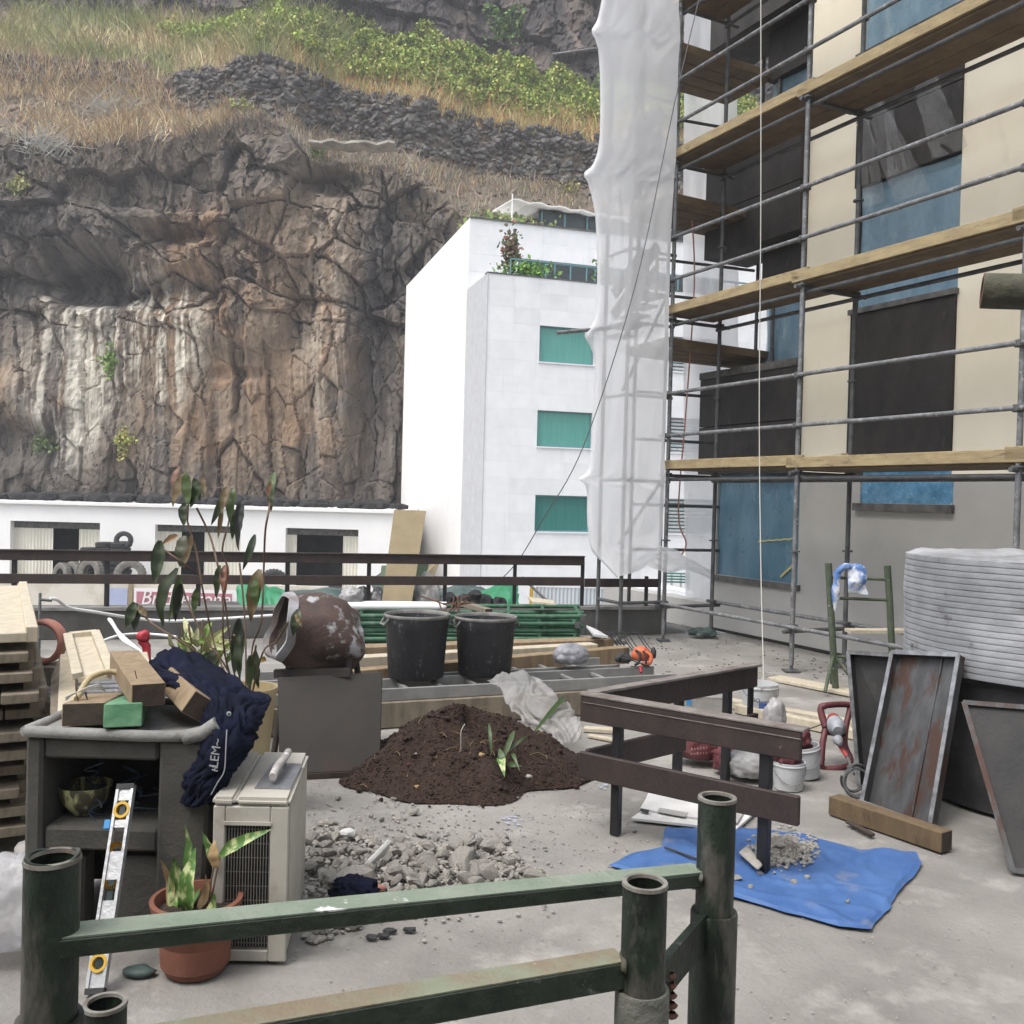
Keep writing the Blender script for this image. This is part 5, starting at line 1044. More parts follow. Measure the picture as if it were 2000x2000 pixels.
mb.build('patterned_bowl', 'bowl', smooth=True, label='yellow and black patterned bowl inside the dark hearth opening', cat='bowl')
mb = MB(); rs_ = random.Random(5)
for k in range(11):
    p = V(bw.x+rs_.uniform(-.02, .2), 3.56+rs_.uniform(-.04, .1), bz+.03+rs_.uniform(0, .1)); pts = [p]
    for j in range(4): pts.append(pts[-1]+V(rs_.uniform(-.07, .09), rs_.uniform(-.03, .03), rs_.uniform(-.04, .04)))
    mb.path(catmull(pts, 4), .003, 5)
mb.build('cable_tangle', 'bluewire', label='tangle of thin dark blue cables inside the hearth opening', cat='cables')
# spirit level
lb = G(186, 1946); lt = At(247, 1541, 3.40); lv = thing('spirit_level', 'aluminium spirit level with yellow vials leaning on the hearth', 'spirit level', tuple(lb))
dl = (lt-lb); LL = dl.length; zl_ = dl.normalized(); xl = (V(1, -.05, 0)-zl_*V(1, -.05, 0).dot(zl_)).normalized(); yl_ = zl_.cross(xl)
ML = Matrix(((xl.x, yl_.x, zl_.x, lb.x), (xl.y, yl_.y, zl_.y, lb.y), (xl.z, yl_.z, zl_.z, lb.z+.012), (0, 0, 0, 1)))
wl_ = .062
def lbox(mb, x, y, z, a, b, c): return mb.box(None, (a, b, c), M=ML @ Matrix.Translation((x, y, z)))
mb = MB(); lbox(mb, -wl_/2+.005, 0, LL/2, .010, .024, LL); lbox(mb, wl_/2-.005, 0, LL/2, .010, .024, LL)
segs_ = [(0, .10), (.16, .42), (.52, .66), (.78, .82), (.92, 1.)]
for a, b in segs_: lbox(mb, 0, 0, LL*(a+b)/2, wl_-.021, .012, LL*(b-a))
mb.build('frame', 'levelmetal', lv)
def ring(zf, r, m='yellow', half=None):
    mb = MB(); mb.lathe([(r, -.014), (r, .014), (r*.66, .014), (r*.66, -.014), (r, -.014)], n=20, M=ML @ Matrix.Translation((0, 0, LL*zf)) @ Matrix.Rotation(math.pi/2, 4, 'X')); return mb.build('vial_holder', m, lv, smooth=True)
ring(.87, .029); ring(.13, .029)
for zf in (.67, .51): 
    mb = MB()
    for k in range(9): a = math.pi*k/8*(1 if zf > .6 else -1); mb.lathe([(.005, -.013), (.005, .013)], n=8, M=ML @ Matrix.Translation((.021*math.cos(a), 0, LL*zf+(.02*math.sin(a)))) @ Matrix.Rotation(math.pi/2, 4, 'X'))
    mb.build('grip_end', 'yellow', lv)
for ze in (.004, LL-.004):
    mb = MB(); lbox(mb, 0, 0, ze, wl_, .026, .018); mb.build('end_cap', 'darkrubber', lv)
mb = MB(); lbox(mb, 0, 0, LL*.87, .020, .010, .034); lbox(mb, 0, 0, LL*.46, .022, .010, .10); lbox(mb, 0, 0, LL*.13, .020, .010, .034); mb.build('vial_block', 'darkglass', lv)
mb = MB(); lbox(mb, -.045, .0, LL*.80, .02, .02, .03); mb.build('blue_clip', 'blueclip', lv)
# timbers on the hearth
def block(a, b, wd, ht, m, me_, label, name='timber_offcut', cat='timber', roll=0., nails=0):
    a, b = Vector(a), Vector(b); t = thing(name, label, cat, (a.x, a.y, min(a.z, b.z)-ht/2)); d = (b-a).normalized()
    up_ = Matrix.Rotation(roll, 3, d) @ V(0, 0, 1); MB().beam(a, b, wd, ht, up=up_).build('body', m, t, bevel=.004)
    MB().beam(a-d*.0015, a+d*.0005, wd-.006, ht-.006, up=up_).build('end_face', me_, t); MB().beam(b-d*.0005, b+d*.0015, wd-.006, ht-.006, up=up_).build('end_face', me_, t)
    for k in range(nails):
        p = a.lerp(b, .12+.16*k)+up_*(ht/2); MB().tube(p+V(.02*(k % 2)-.03, 0, -.01), p+V(.02*(k % 2)-.04, 0, .03), .0018, 5).build('nail', 'darkrubber', t)
    return t
zt_ = .787
block(At(163, 1395, 3.46)+V(0, 0, .0), At(208, 1345, 4.1)+V(0, 0, -.06), .145, .082, 'beam_wood', 'wood_end', 'brown timber offcut with bent nails at the left of the hearth top', nails=3)
block(At(240, 1397, 3.44), At(262, 1350, 4.05)+V(0, 0, -.06), .13, .085, 'greenwood', 'greenwood', 'green painted timber offcut between the brown offcuts on the hearth')
block(At(290, 1357, 3.50), At(243, 1290, 4.15), .118, .085, 'beam_wood', 'wood_end', 'brown square timber offcut lying on top of the green one', nails=1)
block(At(395, 1385, 3.50), At(345, 1335, 3.85), .125, .09, 'beam_wood', 'wood_end', 'tilted timber offcut with a knot hole under the navy jacket', roll=.6)
mb = MB(); mb.path(catmull([At(150, 1365, 3.6), At(175, 1325, 3.8), At(215, 1312, 3.9), At(250, 1318, 3.9)], 5), .012, 8)
mb.build('bent_pipe', 'potyellow', smooth=True, label='bent cream conduit lying across the timber offcuts', cat='conduit')
mb = MB()
for k in range(3): mb.path(catmull([At(128, 1362+k*3, 3.55), At(150, 1352, 3.6), At(190, 1345-k*4, 3.65), At(205, 1350, 3.7)], 5), .0025, 5)
mb.build('loose_wire', 'rope', label='loose pale wire curling over the left brown offcut', cat='wire')
# pale formwork boards leaning behind the hearth
def board4(TLp, TRp, BRp, BLp, th, m, label, rims=False, cat='board'):
    q = [At(*TLp), At(*TRp), At(*BRp), At(*BLp)]; n_ = (q[1]-q[0]).cross(q[3]-q[0]).normalized()
    if n_.y > 0: n_ = -n_
    t = thing('formwork_board', label, cat, tuple((q[2]+q[3])/2))
    MB().hexa([q[3]-n_*th, q[2]-n_*th, q[2], q[3], q[0]-n_*th, q[1]-n_*th, q[1], q[0]]).build('sheet', m, t)
    if rims:
        for a, b in ((q[0], q[3]), (q[1], q[2]), (q[0], q[1])): MB().beam(a+n_*.012, b+n_*.012, .045, .03, up=n_).build('edge_batten', m, t, bevel=.003)
    return t
board4((133, 1245, 5.2), (187, 1240, 5.2), (219, 1318, 4.25), (152, 1325, 4.25), .02, 'plank_pale', 'pale formwork board with raised edges behind the hearth', True)
board4((118, 1278, 5.0), (146, 1274, 5.0), (148, 1395, 4.05), (112, 1398, 4.05), .05, 'plank_pale', 'narrow pale plank standing left of the formwork board')
board4((100, 1322, 4.7), (118, 1280, 5.0), (120, 1400, 4.05), (98, 1395, 4.05), .02, 'wood_gray', 'grey weathered plank edge left of the pale plank')
block(At(283, 1330, 4.2), At(275, 1285, 4.6), .06, .06, 'plank_pale', 'wood_end', 'short pale batten standing up behind the top offcut')
ORD = 'first second third fourth fifth sixth seventh eighth ninth tenth eleventh twelfth thirteenth'.split()
# galvanised tubes stacked behind
for k in range(13):
    y_ = 5.0+.13*k; z_ = .30+.052*(k % 3)
    a = V(-3.1, y_, .42-.012*k+.03*(k % 2)); b = V(At(330, 1290, y_).x+.05*(k % 3), y_+.35, .42-.012*k+.03*(k % 2))
    o_ = MB().tube(a, b, .026, 10).build('steel_tube', 'galv', smooth=True, label='%s galvanised steel tube from the front in the stack behind the pale boards' % ORD[k], cat='tube', group='galvanised tubes behind the hearth')
mb = MB()
for x_ in (-2.9, -1.9): mb.beam(V(x_, 4.9, .17), V(x_+.25, 6.9, .12), .12, .30)
mb.build('tube_rack', 'wood_gray', label='timber bearers under the stack of steel tubes', cat='bearer')
# stack of deck boards at the left edge
f0 = V(At(68, 1255, 4.3).x, 4.3, 0); fb = At(47, 1132, 6.6); dd = V(fb.x-f0.x, fb.y-4.3, 0).normalized(); nd = V(-dd.y, dd.x, 0)
zt0 = .985
for k in range(11):
    zc = zt0-.0-.0865*k-.02; off = [0, .0, .02, .05, .07, .04, .03, .0, -.03, .02, .04][k]; fr0 = f0+dd*(-.0+random.uniform(-.05, .05))+V(off, 0, 0)
    lab = 'topmost pale timber pallet of the stack at the left edge' if k == 0 else '%s timber pallet from the top of the stack at the left edge' % ('', 'second', 'third', 'fourth', 'fifth', 'sixth', 'seventh', 'eighth', 'ninth', 'tenth', 'eleventh')[k]
    t = thing('timber_pallet', lab, 'pallet', (fr0.x-.3, fr0.y+1, zc-.04), group='formwork panels stacked at the left edge')
    m = 'plank_pale' if k == 0 else 'wood_gray'; Lp = 2.3
    for e in range(4):
        c_ = fr0+nd*(.10+.16*e); MB().beam(c_+V(0, 0, zc), c_+dd*Lp+V(0, 0, zc), .152, .044).build('plank', m, t, bevel=.004)
    for e in (0.012, .66): c_ = fr0+nd*e+dd*(0 if k == 0 else .10); MB().beam(c_+V(0, 0, zc+.012 if k == 0 else zc-.01), c_+dd*Lp+V(0, 0, zc+.012 if k == 0 else zc-.01), .05, .072).build('edge_rail', m, t, bevel=.004)
    if k: MB().beam(fr0+nd*.0+dd*.12+V(0, 0, zc-.045), fr0+nd*.06+dd*.12+V(0, 0, zc-.045), .09, .042).build('spacer', 'wood_gray', t)
# navy jacket
jc = [[(283, 1315, 4.0), (300, 1296, 4.05), (330, 1278, 4.05), (370, 1284, 4.05), (405, 1300, 4.05), (440, 1325, 4.05)],
      [(298, 1332, 3.85), (318, 1318, 3.86), (345, 1308, 3.88), (395, 1318, 3.86), (450, 1345, 3.85), (495, 1360, 3.85)],
      [(345, 1348, 3.66), (372, 1338, 3.66), (395, 1340, 3.66), (430, 1352, 3.68), (480, 1365, 3.7), (526, 1372, 3.72)],
      [(396, 1400, 3.54), (408, 1385, 3.52), (425, 1385, 3.5), (450, 1392, 3.5), (478, 1396, 3.55), (508, 1398, 3.62)],
      [(404, 1440, 3.46), (416, 1438, 3.42), (430, 1438, 3.40), (450, 1440, 3.42), (472, 1436, 3.46), (494, 1428, 3.55)],
      [(385, 1490, 3.44), (400, 1492, 3.40), (418, 1492, 3.38), (438, 1488, 3.39), (455, 1482, 3.42), (470, 1465, 3.48)],
      [(368, 1525, 3.45), (380, 1530, 3.41), (396, 1530, 3.39), (414, 1524, 3.38), (432, 1514, 3.40), (450, 1498, 3.44)],
      [(358, 1562, 3.47), (370, 1570, 3.43), (384, 1572, 3.41), (398, 1566, 3.40), (410, 1556, 3.41), (424, 1540, 3.43)]]
jk = thing('jacket', 'navy blue work jacket draped over the timber and hanging down beside the hearth', 'jacket', tuple(At(420, 1590, 3.45)))
MB().grid(sheetgrid([[At(*p) for p in r] for r in jc], 14, 14, .022, 6, 4, (1, 1, .6), .75, (.045, .075))).build('cloth', 'navy', jk, smooth='all', solid=.012)
jn = At(418, 1450, 3.365)
text('-LEM~', .044, Matrix.Translation(At(424, 1508, 3.345)) @ Matrix.Rotation(math.pi/2, 4, 'X') @ Matrix.Rotation(R_(84), 4, 'Z'), 'whiteprint', jk, ext=.001)
mb = MB(); mb.path(catmull([At(443, 1425, 3.345), At(441, 1460, 3.33), At(438, 1505, 3.33), At(425, 1528, 3.335), At(412, 1552, 3.35)], 5), .0022, 5); mb.build('piping', 'whiteprint', jk)
MB().lathe([(.004, -.002), (.009, 0), (.004, .002)], n=14, M=Matrix.Translation(At(447, 1394, 3.435)) @ Matrix.Rotation(math.pi/2, 4, 'X')).build('eyelet', 'whiteprint', jk)
mb = MB(); 
for k in range(2): mb.beam(At(414, 1497+k*6, 3.35), At(425, 1500+k*6, 3.345), .002, .004)
mb.build('tag_stripes', 'whiteprint', jk)
# ================================================================ air conditioner
ax = .0; AW, AD, AH = .262, .60, .585
a0 = V(At(414, 1700, 3.3).x, 3.3, 0); ea = V(.99, .02, 0).normalized(); ed = V(-.105, .994, 0).normalized()
ac = thing('air_conditioner', 'beige outdoor air conditioner unit standing end on beside the rubble', 'air conditioner', tuple(a0+ea*AW/2+ed*AD/2))
def K_(u, v, z): return a0+ea*u+ed*v+V(0, 0, z)
def kbox(mb, u0, u1, v0, v1, z0, z1): return mb.hexa([K_(u0, v0, z0), K_(u1, v0, z0), K_(u1, v1, z0), K_(u0, v1, z0), K_(u0, v0, z1), K_(u1, v0, z1), K_(u1, v1, z1), K_(u0, v1, z1)])
mb = MB(); kbox(mb, .0, AW, .03, AD, .02, AH-.02); mb.build('body', 'ac', ac, bevel=.016, segs=3)
mb = MB(); kbox(mb, -.004, AW*.28, -.004, AD+.004, AH-.03, AH); mb.build('lid_panel', 'ac', ac, bevel=.010, segs=2)
mb = MB(); kbox(mb, AW*.285, AW+.004, -.004, AD+.004, AH-.03, AH); mb.build('lid_panel', 'ac', ac, bevel=.012, segs=2)
g0_, g1_, gz0, gz1 = AW*.16, AW*.76, .05, AH-.095
for u0, u1, z0, z1 in ((0, g0_, .01, AH-.031), (g1_, AW, .01, AH-.031), (g0_+.0005, g1_-.0005, .01, gz0), (g0_+.0005, g1_-.0005, gz1, AH-.031)):
    mb = MB(); kbox(mb, u0, u1, 0, .029, z0, z1); mb.build('front_frame', 'ac', ac, bevel=.004)
mb = MB(); kbox(mb, g0_, g1_, .024, .0285, gz0, gz1); mb.build('grille_back', 'ac_dark', ac)
n = 15
for i in range(n+1):
    u = g0_+.003+(g1_-g0_-.006)*i/n; mb = MB(); kbox(mb, u-.0011, u+.0011, .004, .012, gz0+.001, gz1-.001); mb.build('grille_bar', 'ac_grill', ac)
for i in range(9):
    z = gz0+.02+(gz1-gz0-.04)*i/8; mb = MB(); kbox(mb, g0_+.001, g1_-.001, .0125, .016, z-.0012, z+.0012); mb.build('grille_bar', 'ac_grill', ac)
mb = MB(); kbox(mb, g0_-.004, g1_+.004, -.007, -.0005, gz1, gz1+.012); mb.build('grille_lip', 'ac', ac)
for v in (.06, AD-.08):
    mb = MB(); kbox(mb, .02, AW-.02, v, v+.04, 0, .019); mb.build('foot', 'ac_dark', ac)
tw = thing('trowel', 'plastering trowel with worn wooden handle lying on the air conditioner', 'trowel', tuple(K_(.17, .3, AH)))
mb = MB(); mb.hexa([K_(.125, .10, AH+.002), K_(.252, .10, AH+.002), K_(.262, .42, AH+.002), K_(.145, .42, AH+.002), K_(.125, .10, AH+.005), K_(.252, .10, AH+.005), K_(.262, .42, AH+.005), K_(.145, .42, AH+.005)]); mb.build('blade', 'steel', tw)
MB().path(catmull([K_(.185, .13, AH+.035), K_(.19, .22, AH+.048), K_(.20, .33, AH+.05), K_(.204, .42, AH+.05)], 5), .015, 10).build('handle', 'handlewood', tw, smooth=True)
MB().beam(K_(.188, .17, AH+.005), K_(.188, .17, AH+.04), .012, .02, up=(0, 1, 0)).build('bracket', 'steel', tw); MB().beam(K_(.199, .36, AH+.005), K_(.199, .36, AH+.04), .012, .02, up=(0, 1, 0)).build('bracket', 'steel', tw)
# ================================================================ terracotta pot
pp = G(362, 1922); pp.y += .10
pt_ = thing('plant_pot', 'terracotta pot holding a variegated plant in front of the air conditioner', 'plant pot', tuple(pp))
rt = .155; hp = .25
MB().lathe([(.001, .004), (.098, .004), (.102, .01), (.135, hp-.055), (.143, hp-.05), (rt-.002, hp-.012), (rt, hp), (rt-.016, hp+.002), (rt-.028, hp-.03), (.115, .03), (.001, .03)], pp, 40).build('pot', 'terracotta', pt_, smooth=True)
mb = MB(); Pg = []
for i in range(8):
    Pg.append([V(pp.x+.126*(i/7)*math.cos(2*math.pi*k/24), pp.y+.126*(i/7)*math.sin(2*math.pi*k/24), hp-.035+.012*mnoise.noise(V(i*.8, k*.9, 0))) for k in range(25)])
mb.grid(Pg).build('potting_soil', 'potsoil', pt_)
vp = thing('variegated_plant', 'drooping variegated green and cream plant in the terracotta pot', 'plant', (pp.x, pp.y, hp-.03))
lvs = [((340, 1812), (352, 1745), .04, 'v'), ((396, 1800), (418, 1742), .03, 'v'), ((366, 1800), (392, 1735), .038, 'v'), ((355, 1790), (363, 1610), .052, 'v'), ((370, 1790), (383, 1655), .055, 'v'), ((345, 1800), (340, 1672), .05, 'v'), ((330, 1795), (312, 1678), .03, 'd'), ((353, 1800), (350, 1722), .06, 'v'), ((430, 1672), (530, 1620), .036, 'v'), ((418, 1690), (395, 1625), .03, 'v'), ((385, 1780), (402, 1708), .032, 'd'), ((425, 1695), (420, 1640), .036, 'd')]
for k, (b_, t_, wd, kind) in enumerate(lvs):
    yb = pp.y+random.uniform(-.05, .03); mb = MB(); leafmesh(mb, At(*b_, yb), At(*t_, yb+random.uniform(-.05, .03)), wd*1.15, random.choice((-1, 1))*random.uniform(.06, .2), nrm=(random.uniform(-.7, .7), -1, .3), n=9, fold=random.uniform(.2, .6))
    mb.build('leaf', 'variegated' if kind == 'v' else 'driedleaf', vp, smooth='all')
mb = MB()
for b_, t_ in (((352, 1812), (356, 1780)), ((372, 1812), (372, 1780)), ((400, 1815), (430, 1672)), ((395, 1815), (418, 1690)), ((345, 1812), (345, 1795)), ((385, 1812), (386, 1780)), ((338, 1810), (331, 1795))): mb.tube(At(*b_, pp.y), At(*t_, pp.y-.01), .0035, 6)
mb.build('stem', 'stem', vp)
# clear bag at the left edge
p = G(8, 1885); blob(p+V(-.02, .1, .14), (.30, .30, .28), 4, .15, 2.6, 3, 0, .9).build('plastic_bag', 'clearbag', smooth='all', label='clear crumpled plastic bag on the floor at the left edge', cat='plastic bag')
blob(G(30, 1735)+V(0, .2, .06), (.22, .25, .12), 3, .3, 2, 9).build('cement_bag', 'sackgray', smooth='all', label='flattened grey bag behind the clear plastic bag', cat='bag')
# ================================================================ tall drooping plant
PY = 4.75
tp = V(At(478, 1400, PY+.1).x, PY+.1, 0)
ty = thing('planter', 'tall pale yellow planter behind the navy jacket', 'planter', tuple(tp))
MB().lathe([(.001, .01), (.10, .01), (.125, .3), (.15, .60), (.162, .63), (.162, .655), (.145, .655), (.138, .60), (.001, .58)], tp, 32).build('pot', 'potyellow', ty, smooth=True)
tpl = thing('tall_plant', 'tall wilting plant with brown stems and long drooping dark leaves', 'plant', (tp.x, tp.y, .58))
stems = [[(366, 1019), (384, 1079), (394, 1141), (414, 1240), (434, 1302), (470, 1375)], [(384, 992), (409, 1044), (424, 1099), (440, 1180), (455, 1300), (472, 1375)], [(441, 1041), (434, 1079), (446, 1116), (436, 1178), (439, 1277), (468, 1375)],
         [(530, 960), (525, 997), (518, 1039), (515, 1116), (510, 1215), (493, 1265), (482, 1375)], [(314, 1069), (349, 1094), (389, 1123)], [(354, 1138), (369, 1183), (399, 1245), (441, 1302), (474, 1375)], [(563, 1215), (540, 1253), (513, 1275), (488, 1375)], [(468, 1100), (476, 1180), (480, 1260), (480, 1375)], [(457, 1240), (466, 1310), (476, 1375)], [(500, 1260), (492, 1320), (484, 1375)], [(446, 960), (448, 1010), (441, 1041)], [(370, 935), (368, 980), (366, 1019)], [(265, 1183), (300, 1220), (380, 1270), (450, 1330), (474, 1375)]]
for s_ in stems: MB().path(catmull([At(*p, PY+.1*math.sin(i+p[0]))for i, p in enumerate(s_)], 5), .0055, 6, .0045).build('stem', 'stem', tpl, smooth=True)
D, R2, Bn, Gn = (.045, .07, .025), (.20, .075, .04), (.15, .10, .035), (.075, .12, .03)
lf = [((359, 925), (337, 990), .06, Bn), ((364, 922), (369, 990), .07, Gn), ((379, 935), (391, 980), .05, D), ((391, 942), (372, 992), .06, D), ((360, 984), (359, 1028), .06, D), ((352, 912), (336, 950), .035, R2), ((372, 930), (362, 975), .05, Gn), ((395, 930), (400, 975), .035, Bn),
      ((446, 950), (432, 1004), .05, Bn), ((458, 955), (450, 1022), .06, Gn), ((441, 962), (412, 1026), .045, D), ((470, 975), (466, 1076), .05, (.03, .035, .03)), ((458, 995), (453, 1054), .05, D), ((434, 990), (426, 1052), .03, Bn), ((476, 985), (470, 1040), .04, (.03, .035, .03)),
      ((538, 922), (528, 990), .05, Gn), ((530, 940), (522, 975), .025, R2), ((534, 960), (529, 1000), .03, D), ((312, 1056), (301, 1142), .075, D), ((347, 1046), (315, 1065), .04, (.34, .22, .11)), ((361, 1046), (352, 1108), .07, (.06, .065, .03)), ((375, 1044), (358, 1110), .045, Bn),
      ((349, 1110), (319, 1226), .085, D), ((355, 1140), (342, 1214), .06, (.03, .04, .02)), ((352, 1125), (330, 1215), .05, Gn), ((384, 1150), (378, 1198), .05, Gn), ((430, 1104), (423, 1170), .045, D), ((440, 1104), (436, 1155), .045, R2), ((445, 1110), (434, 1180), .03, R2), ((498, 1044), (474, 1114), .045, (.06, .09, .04)),
      ((508, 1112), (490, 1214), .085, Bn), ((500, 1130), (503, 1185), .06, Gn), ((262, 1176), (246, 1228), .06, D), ((266, 1178), (262, 1234), .055, D), ((270, 1184), (288, 1204), .04, Bn), ((583, 1190), (572, 1242), .06, D), ((578, 1200), (590, 1225), .03, Bn), ((563, 1215), (548, 1245), .03, D),
      ((468, 1208), (457, 1320), .07, (.03, .04, .022)), ((480, 1230), (470, 1325), .07, D), ((500, 1270), (505, 1345), .06, D), ((512, 1285), (520, 1290), .04, (.40, .26, .04)), ((488, 1280), (486, 1350), .05, Gn), ((420, 1265), (414, 1320), .06, (.04, .05, .025)), ((455, 1330), (462, 1370), .05, D)]
for b_, t_, wd, c in lf:
    mb = MB(); cl = []; yb = PY+random.uniform(-.12, .08); leafmesh(mb, At(*b_, yb), At(*t_, yb-random.uniform(.0, .06)), wd*.85, random.uniform(-.06, .14), cols=cl, c=tuple(x*.8 for x in c), n=9, fold=random.uniform(.2, .9))
    mb.build('leaf', 'leafcol', tpl, smooth='all', cols=np.array(cl))
# bright plant behind
bp = V(At(390, 1290, 5.9).x, 5.9, 0)
po = thing('flower_pot', 'dark pot with bright green variegated plant behind the tall plant', 'plant pot', tuple(bp)); MB().lathe([(.001, .01), (.13, .01), (.17, .42), (.18, .45), (.165, .45), (.15, .40), (.001, .38)], bp, 24).build('pot', 'blackplastic', po, smooth=True)
bpt = thing('bright_plant', 'bright green and cream leafy plant behind the tall wilting plant', 'plant', (bp.x, bp.y, .4))
for k in range(58):
    b_ = bp+V(random.gauss(0, .05), random.gauss(0, .05), random.uniform(.45, .7)); a = random.uniform(0, 6.28); d = V(math.cos(a)*random.uniform(.1, .26), math.sin(a)*random.uniform(.1, .22), random.uniform(.0, .28)); mb = MB(); cl = []
    c = random.choice([(.16, .26, .045), (.22, .32, .07), (.45, .46, .24), (.10, .17, .04), (.34, .36, .14)]); leafmesh(mb, b_+d*.3, b_+d+V(0, 0, -.04), .045, .2, cols=cl, c=c, n=4); mb.build('leaf', 'leafcol', bpt, cols=np.array(cl))
mb = MB()
for k in range(8): mb.tube(bp+V(0, 0, .4), bp+V(random.gauss(0, .1), random.gauss(0, .1), random.uniform(.6, .85)), .006, 5)
mb.build('stem', 'stem', bpt)
# standpipe, white hose, salmon hose, red tool
sp_ = At(78, 1175, 7.0); st_ = thing('standpipe', 'thin grey standpipe with tap rising beside the formwork stack', 'standpipe', (sp_.x, sp_.y, 0))
MB().tube(V(sp_.x, sp_.y, 0), V(sp_.x, sp_.y, At(78, 1158, 7).z), .011, 8).build('riser', 'galv', st_, smooth=True); MB().tube(V(sp_.x, sp_.y, sp_.z+.015), V(sp_.x+.085, sp_.y, sp_.z+.01), .011, 8).build('tap', 'galvdark', st_, smooth=True)
MB().path(catmull([At(98, 1169, 7.0), At(112, 1172, 7.05), At(135, 1187, 7.2), At(190, 1196, 7.4), At(260, 1207, 7.7), At(330, 1213, 7.9), At(420, 1209, 8.1), At(500, 1204, 8.2), At(560, 1200, 8.3)], 6), .012, 8).build('hose', 'whitepipe', smooth=True, label='white hose running from the standpipe along the parapet', cat='hose')
MB().path(catmull([At(300, 1290, 5.6), At(268, 1268, 5.6), At(240, 1250, 5.7), At(222, 1222, 5.9), At(213, 1210, 6.), At(218, 1213, 6.), At(232, 1235, 5.9), At(262, 1262, 5.7), At(285, 1280, 5.6)], 6), .010, 8).build('hose', 'whitepipe', smooth=True, label='white hose loop standing up left of the red tool', cat='hose')
MB().path(catmull([At(190, 1256, 6.4), At(230, 1242, 6.5), At(270, 1238, 6.6), At(310, 1240, 6.6), At(345, 1244, 6.5)], 6), .010, 8).build('hose', 'whitepipe', smooth=True, label='white hose arching low behind the red tool', cat='hose')
rt_ = thing('red_tool', 'red plastic tool handle sticking up behind the timber offcuts', 'tool', tuple(At(283, 1290, 5.3)))
mb = blob(At(280, 1246, 5.3), (.07, .07, .07), 3, .25, 2, 4); mb.build('knob', 'red', rt_, smooth='all'); MB().path([At(277, 1250, 5.3), At(286, 1262, 5.3), At(287, 1290, 5.3), At(286, 1330, 5.2)], .027, 10, .02).build('grip', 'red', rt_, smooth=True)
hc_ = V(At(84, 1253, 6.2).x, 6.2, .0); hz_ = At(84, 1253, 6.2).z; ho = MB()
for k in range(5): ho.path([hc_+V(.13*math.cos(a)+.0, .02*k-.04, hz_+.13*math.sin(a)-.0) for a in np.linspace(0, 2*math.pi, 22)], .016, 8)
ho.build('hose_coil', 'salmon', smooth=True, label='salmon coloured hose coil standing right of the formwork stack', cat='hose')
MB().box((hc_.x, hc_.y, (hz_-.146)/2), (.4, .25, hz_-.147)).build('wooden_crate', 'wood_gray', label='grey wooden box carrying the salmon hose coil', cat='crate')
# ================================================================ concrete mixer with rusty drum
my = 5.95; mc = At(612, 1240, my); mx = thing('concrete_mixer', 'concrete mixer with rusty white patched drum tipped to the left', 'concrete mixer', (mc.x, my, 0))
ax_ = V(-.80, -.42, .22).normalized(); Mm = Matrix.Translation(mc+V(.03, 0, 0)) @ ax_.to_track_quat('Z', 'Y').to_matrix().to_4x4()
def wob(prof_, n, M, amp, seed):
    mb = MB(); mb.lathe(prof_, n=n, M=M); mb.v = [tuple(Vector(p)+(Vector(p)-mc)*amp*mnoise.noise(Vector(p)*6+V(seed, 0, 0))) for p in mb.v]; return mb
wob([(.02, -.27), (.15, -.265), (.20, -.22), (.235, -.1), (.24, .0), (.238, .06), (.215, .15), (.20, .23), (.185, .23), (.20, .14), (.22, .0), (.15, -.2), (.01, -.22)], 40, Mm, .22, 2).build('drum', 'drum_rust', mx, smooth=True)
wob([(.198, .205), (.214, .205), (.214, .258), (.192, .258), (.190, .22)], 40, Mm, .22, 2).build('drum_rim', 'drum_white', mx, smooth=True)
MB().lathe([(.19, .20), (.10, .0), (.01, -.1)], n=32, M=Mm).build('drum_inside', 'drum_dark', mx, smooth=True)
fr = MB(); ce = mc
for a, b in ((ce+V(.24, .12, -.1), V(ce.x+.30, my+.35, 0)), (ce+V(.24, -.1, -.1), V(ce.x+.30, my-.15, 0)), (ce+V(-.14, .12, -.2), V(ce.x-.2, my+.35, 0)), (ce+V(-.14, -.1, -.2), V(ce.x-.2, my-.15, 0))): MB().tube(a, b, .02, 8).build('leg', 'drum_dark', mx, smooth=True)
MB().beam(ce+V(.26, -.15, -.2), ce+V(-.2, -.15, -.22), .05, .05).build('frame_bar', 'drum_dark', mx); MB().beam(ce+V(.26, .15, -.2), ce+V(-.2, .15, -.22), .05, .05).build('frame_bar', 'drum_dark', mx)
# metal sheet
q = [At(546, 1496, 5.45), At(742, 1478, 5.6), At(747, 1313, 5.85), At(542, 1323, 5.7)]; zb_ = min(q[0].z, q[1].z)
nrm = V(0, -1, .25).normalized()
q[0].z = .03; q[1].z = .03
MB().hexa([q[0], q[1], q[1]-nrm*.012, q[0]-nrm*.012, q[3], q[2], q[2]-nrm*.012, q[3]-nrm*.012]).build('metal_sheet', 'metalsheet', label='grey brown metal sheet leaning in front of the mixer', cat='sheet', bevel=.003)
MB().beam(V(q[0].x, q[0].y+.03, .014), V(q[1].x, q[1].y+.03, .014), .08, .028).build('batten', 'wood_end', label='dark batten on the floor under the metal sheet', cat='batten')
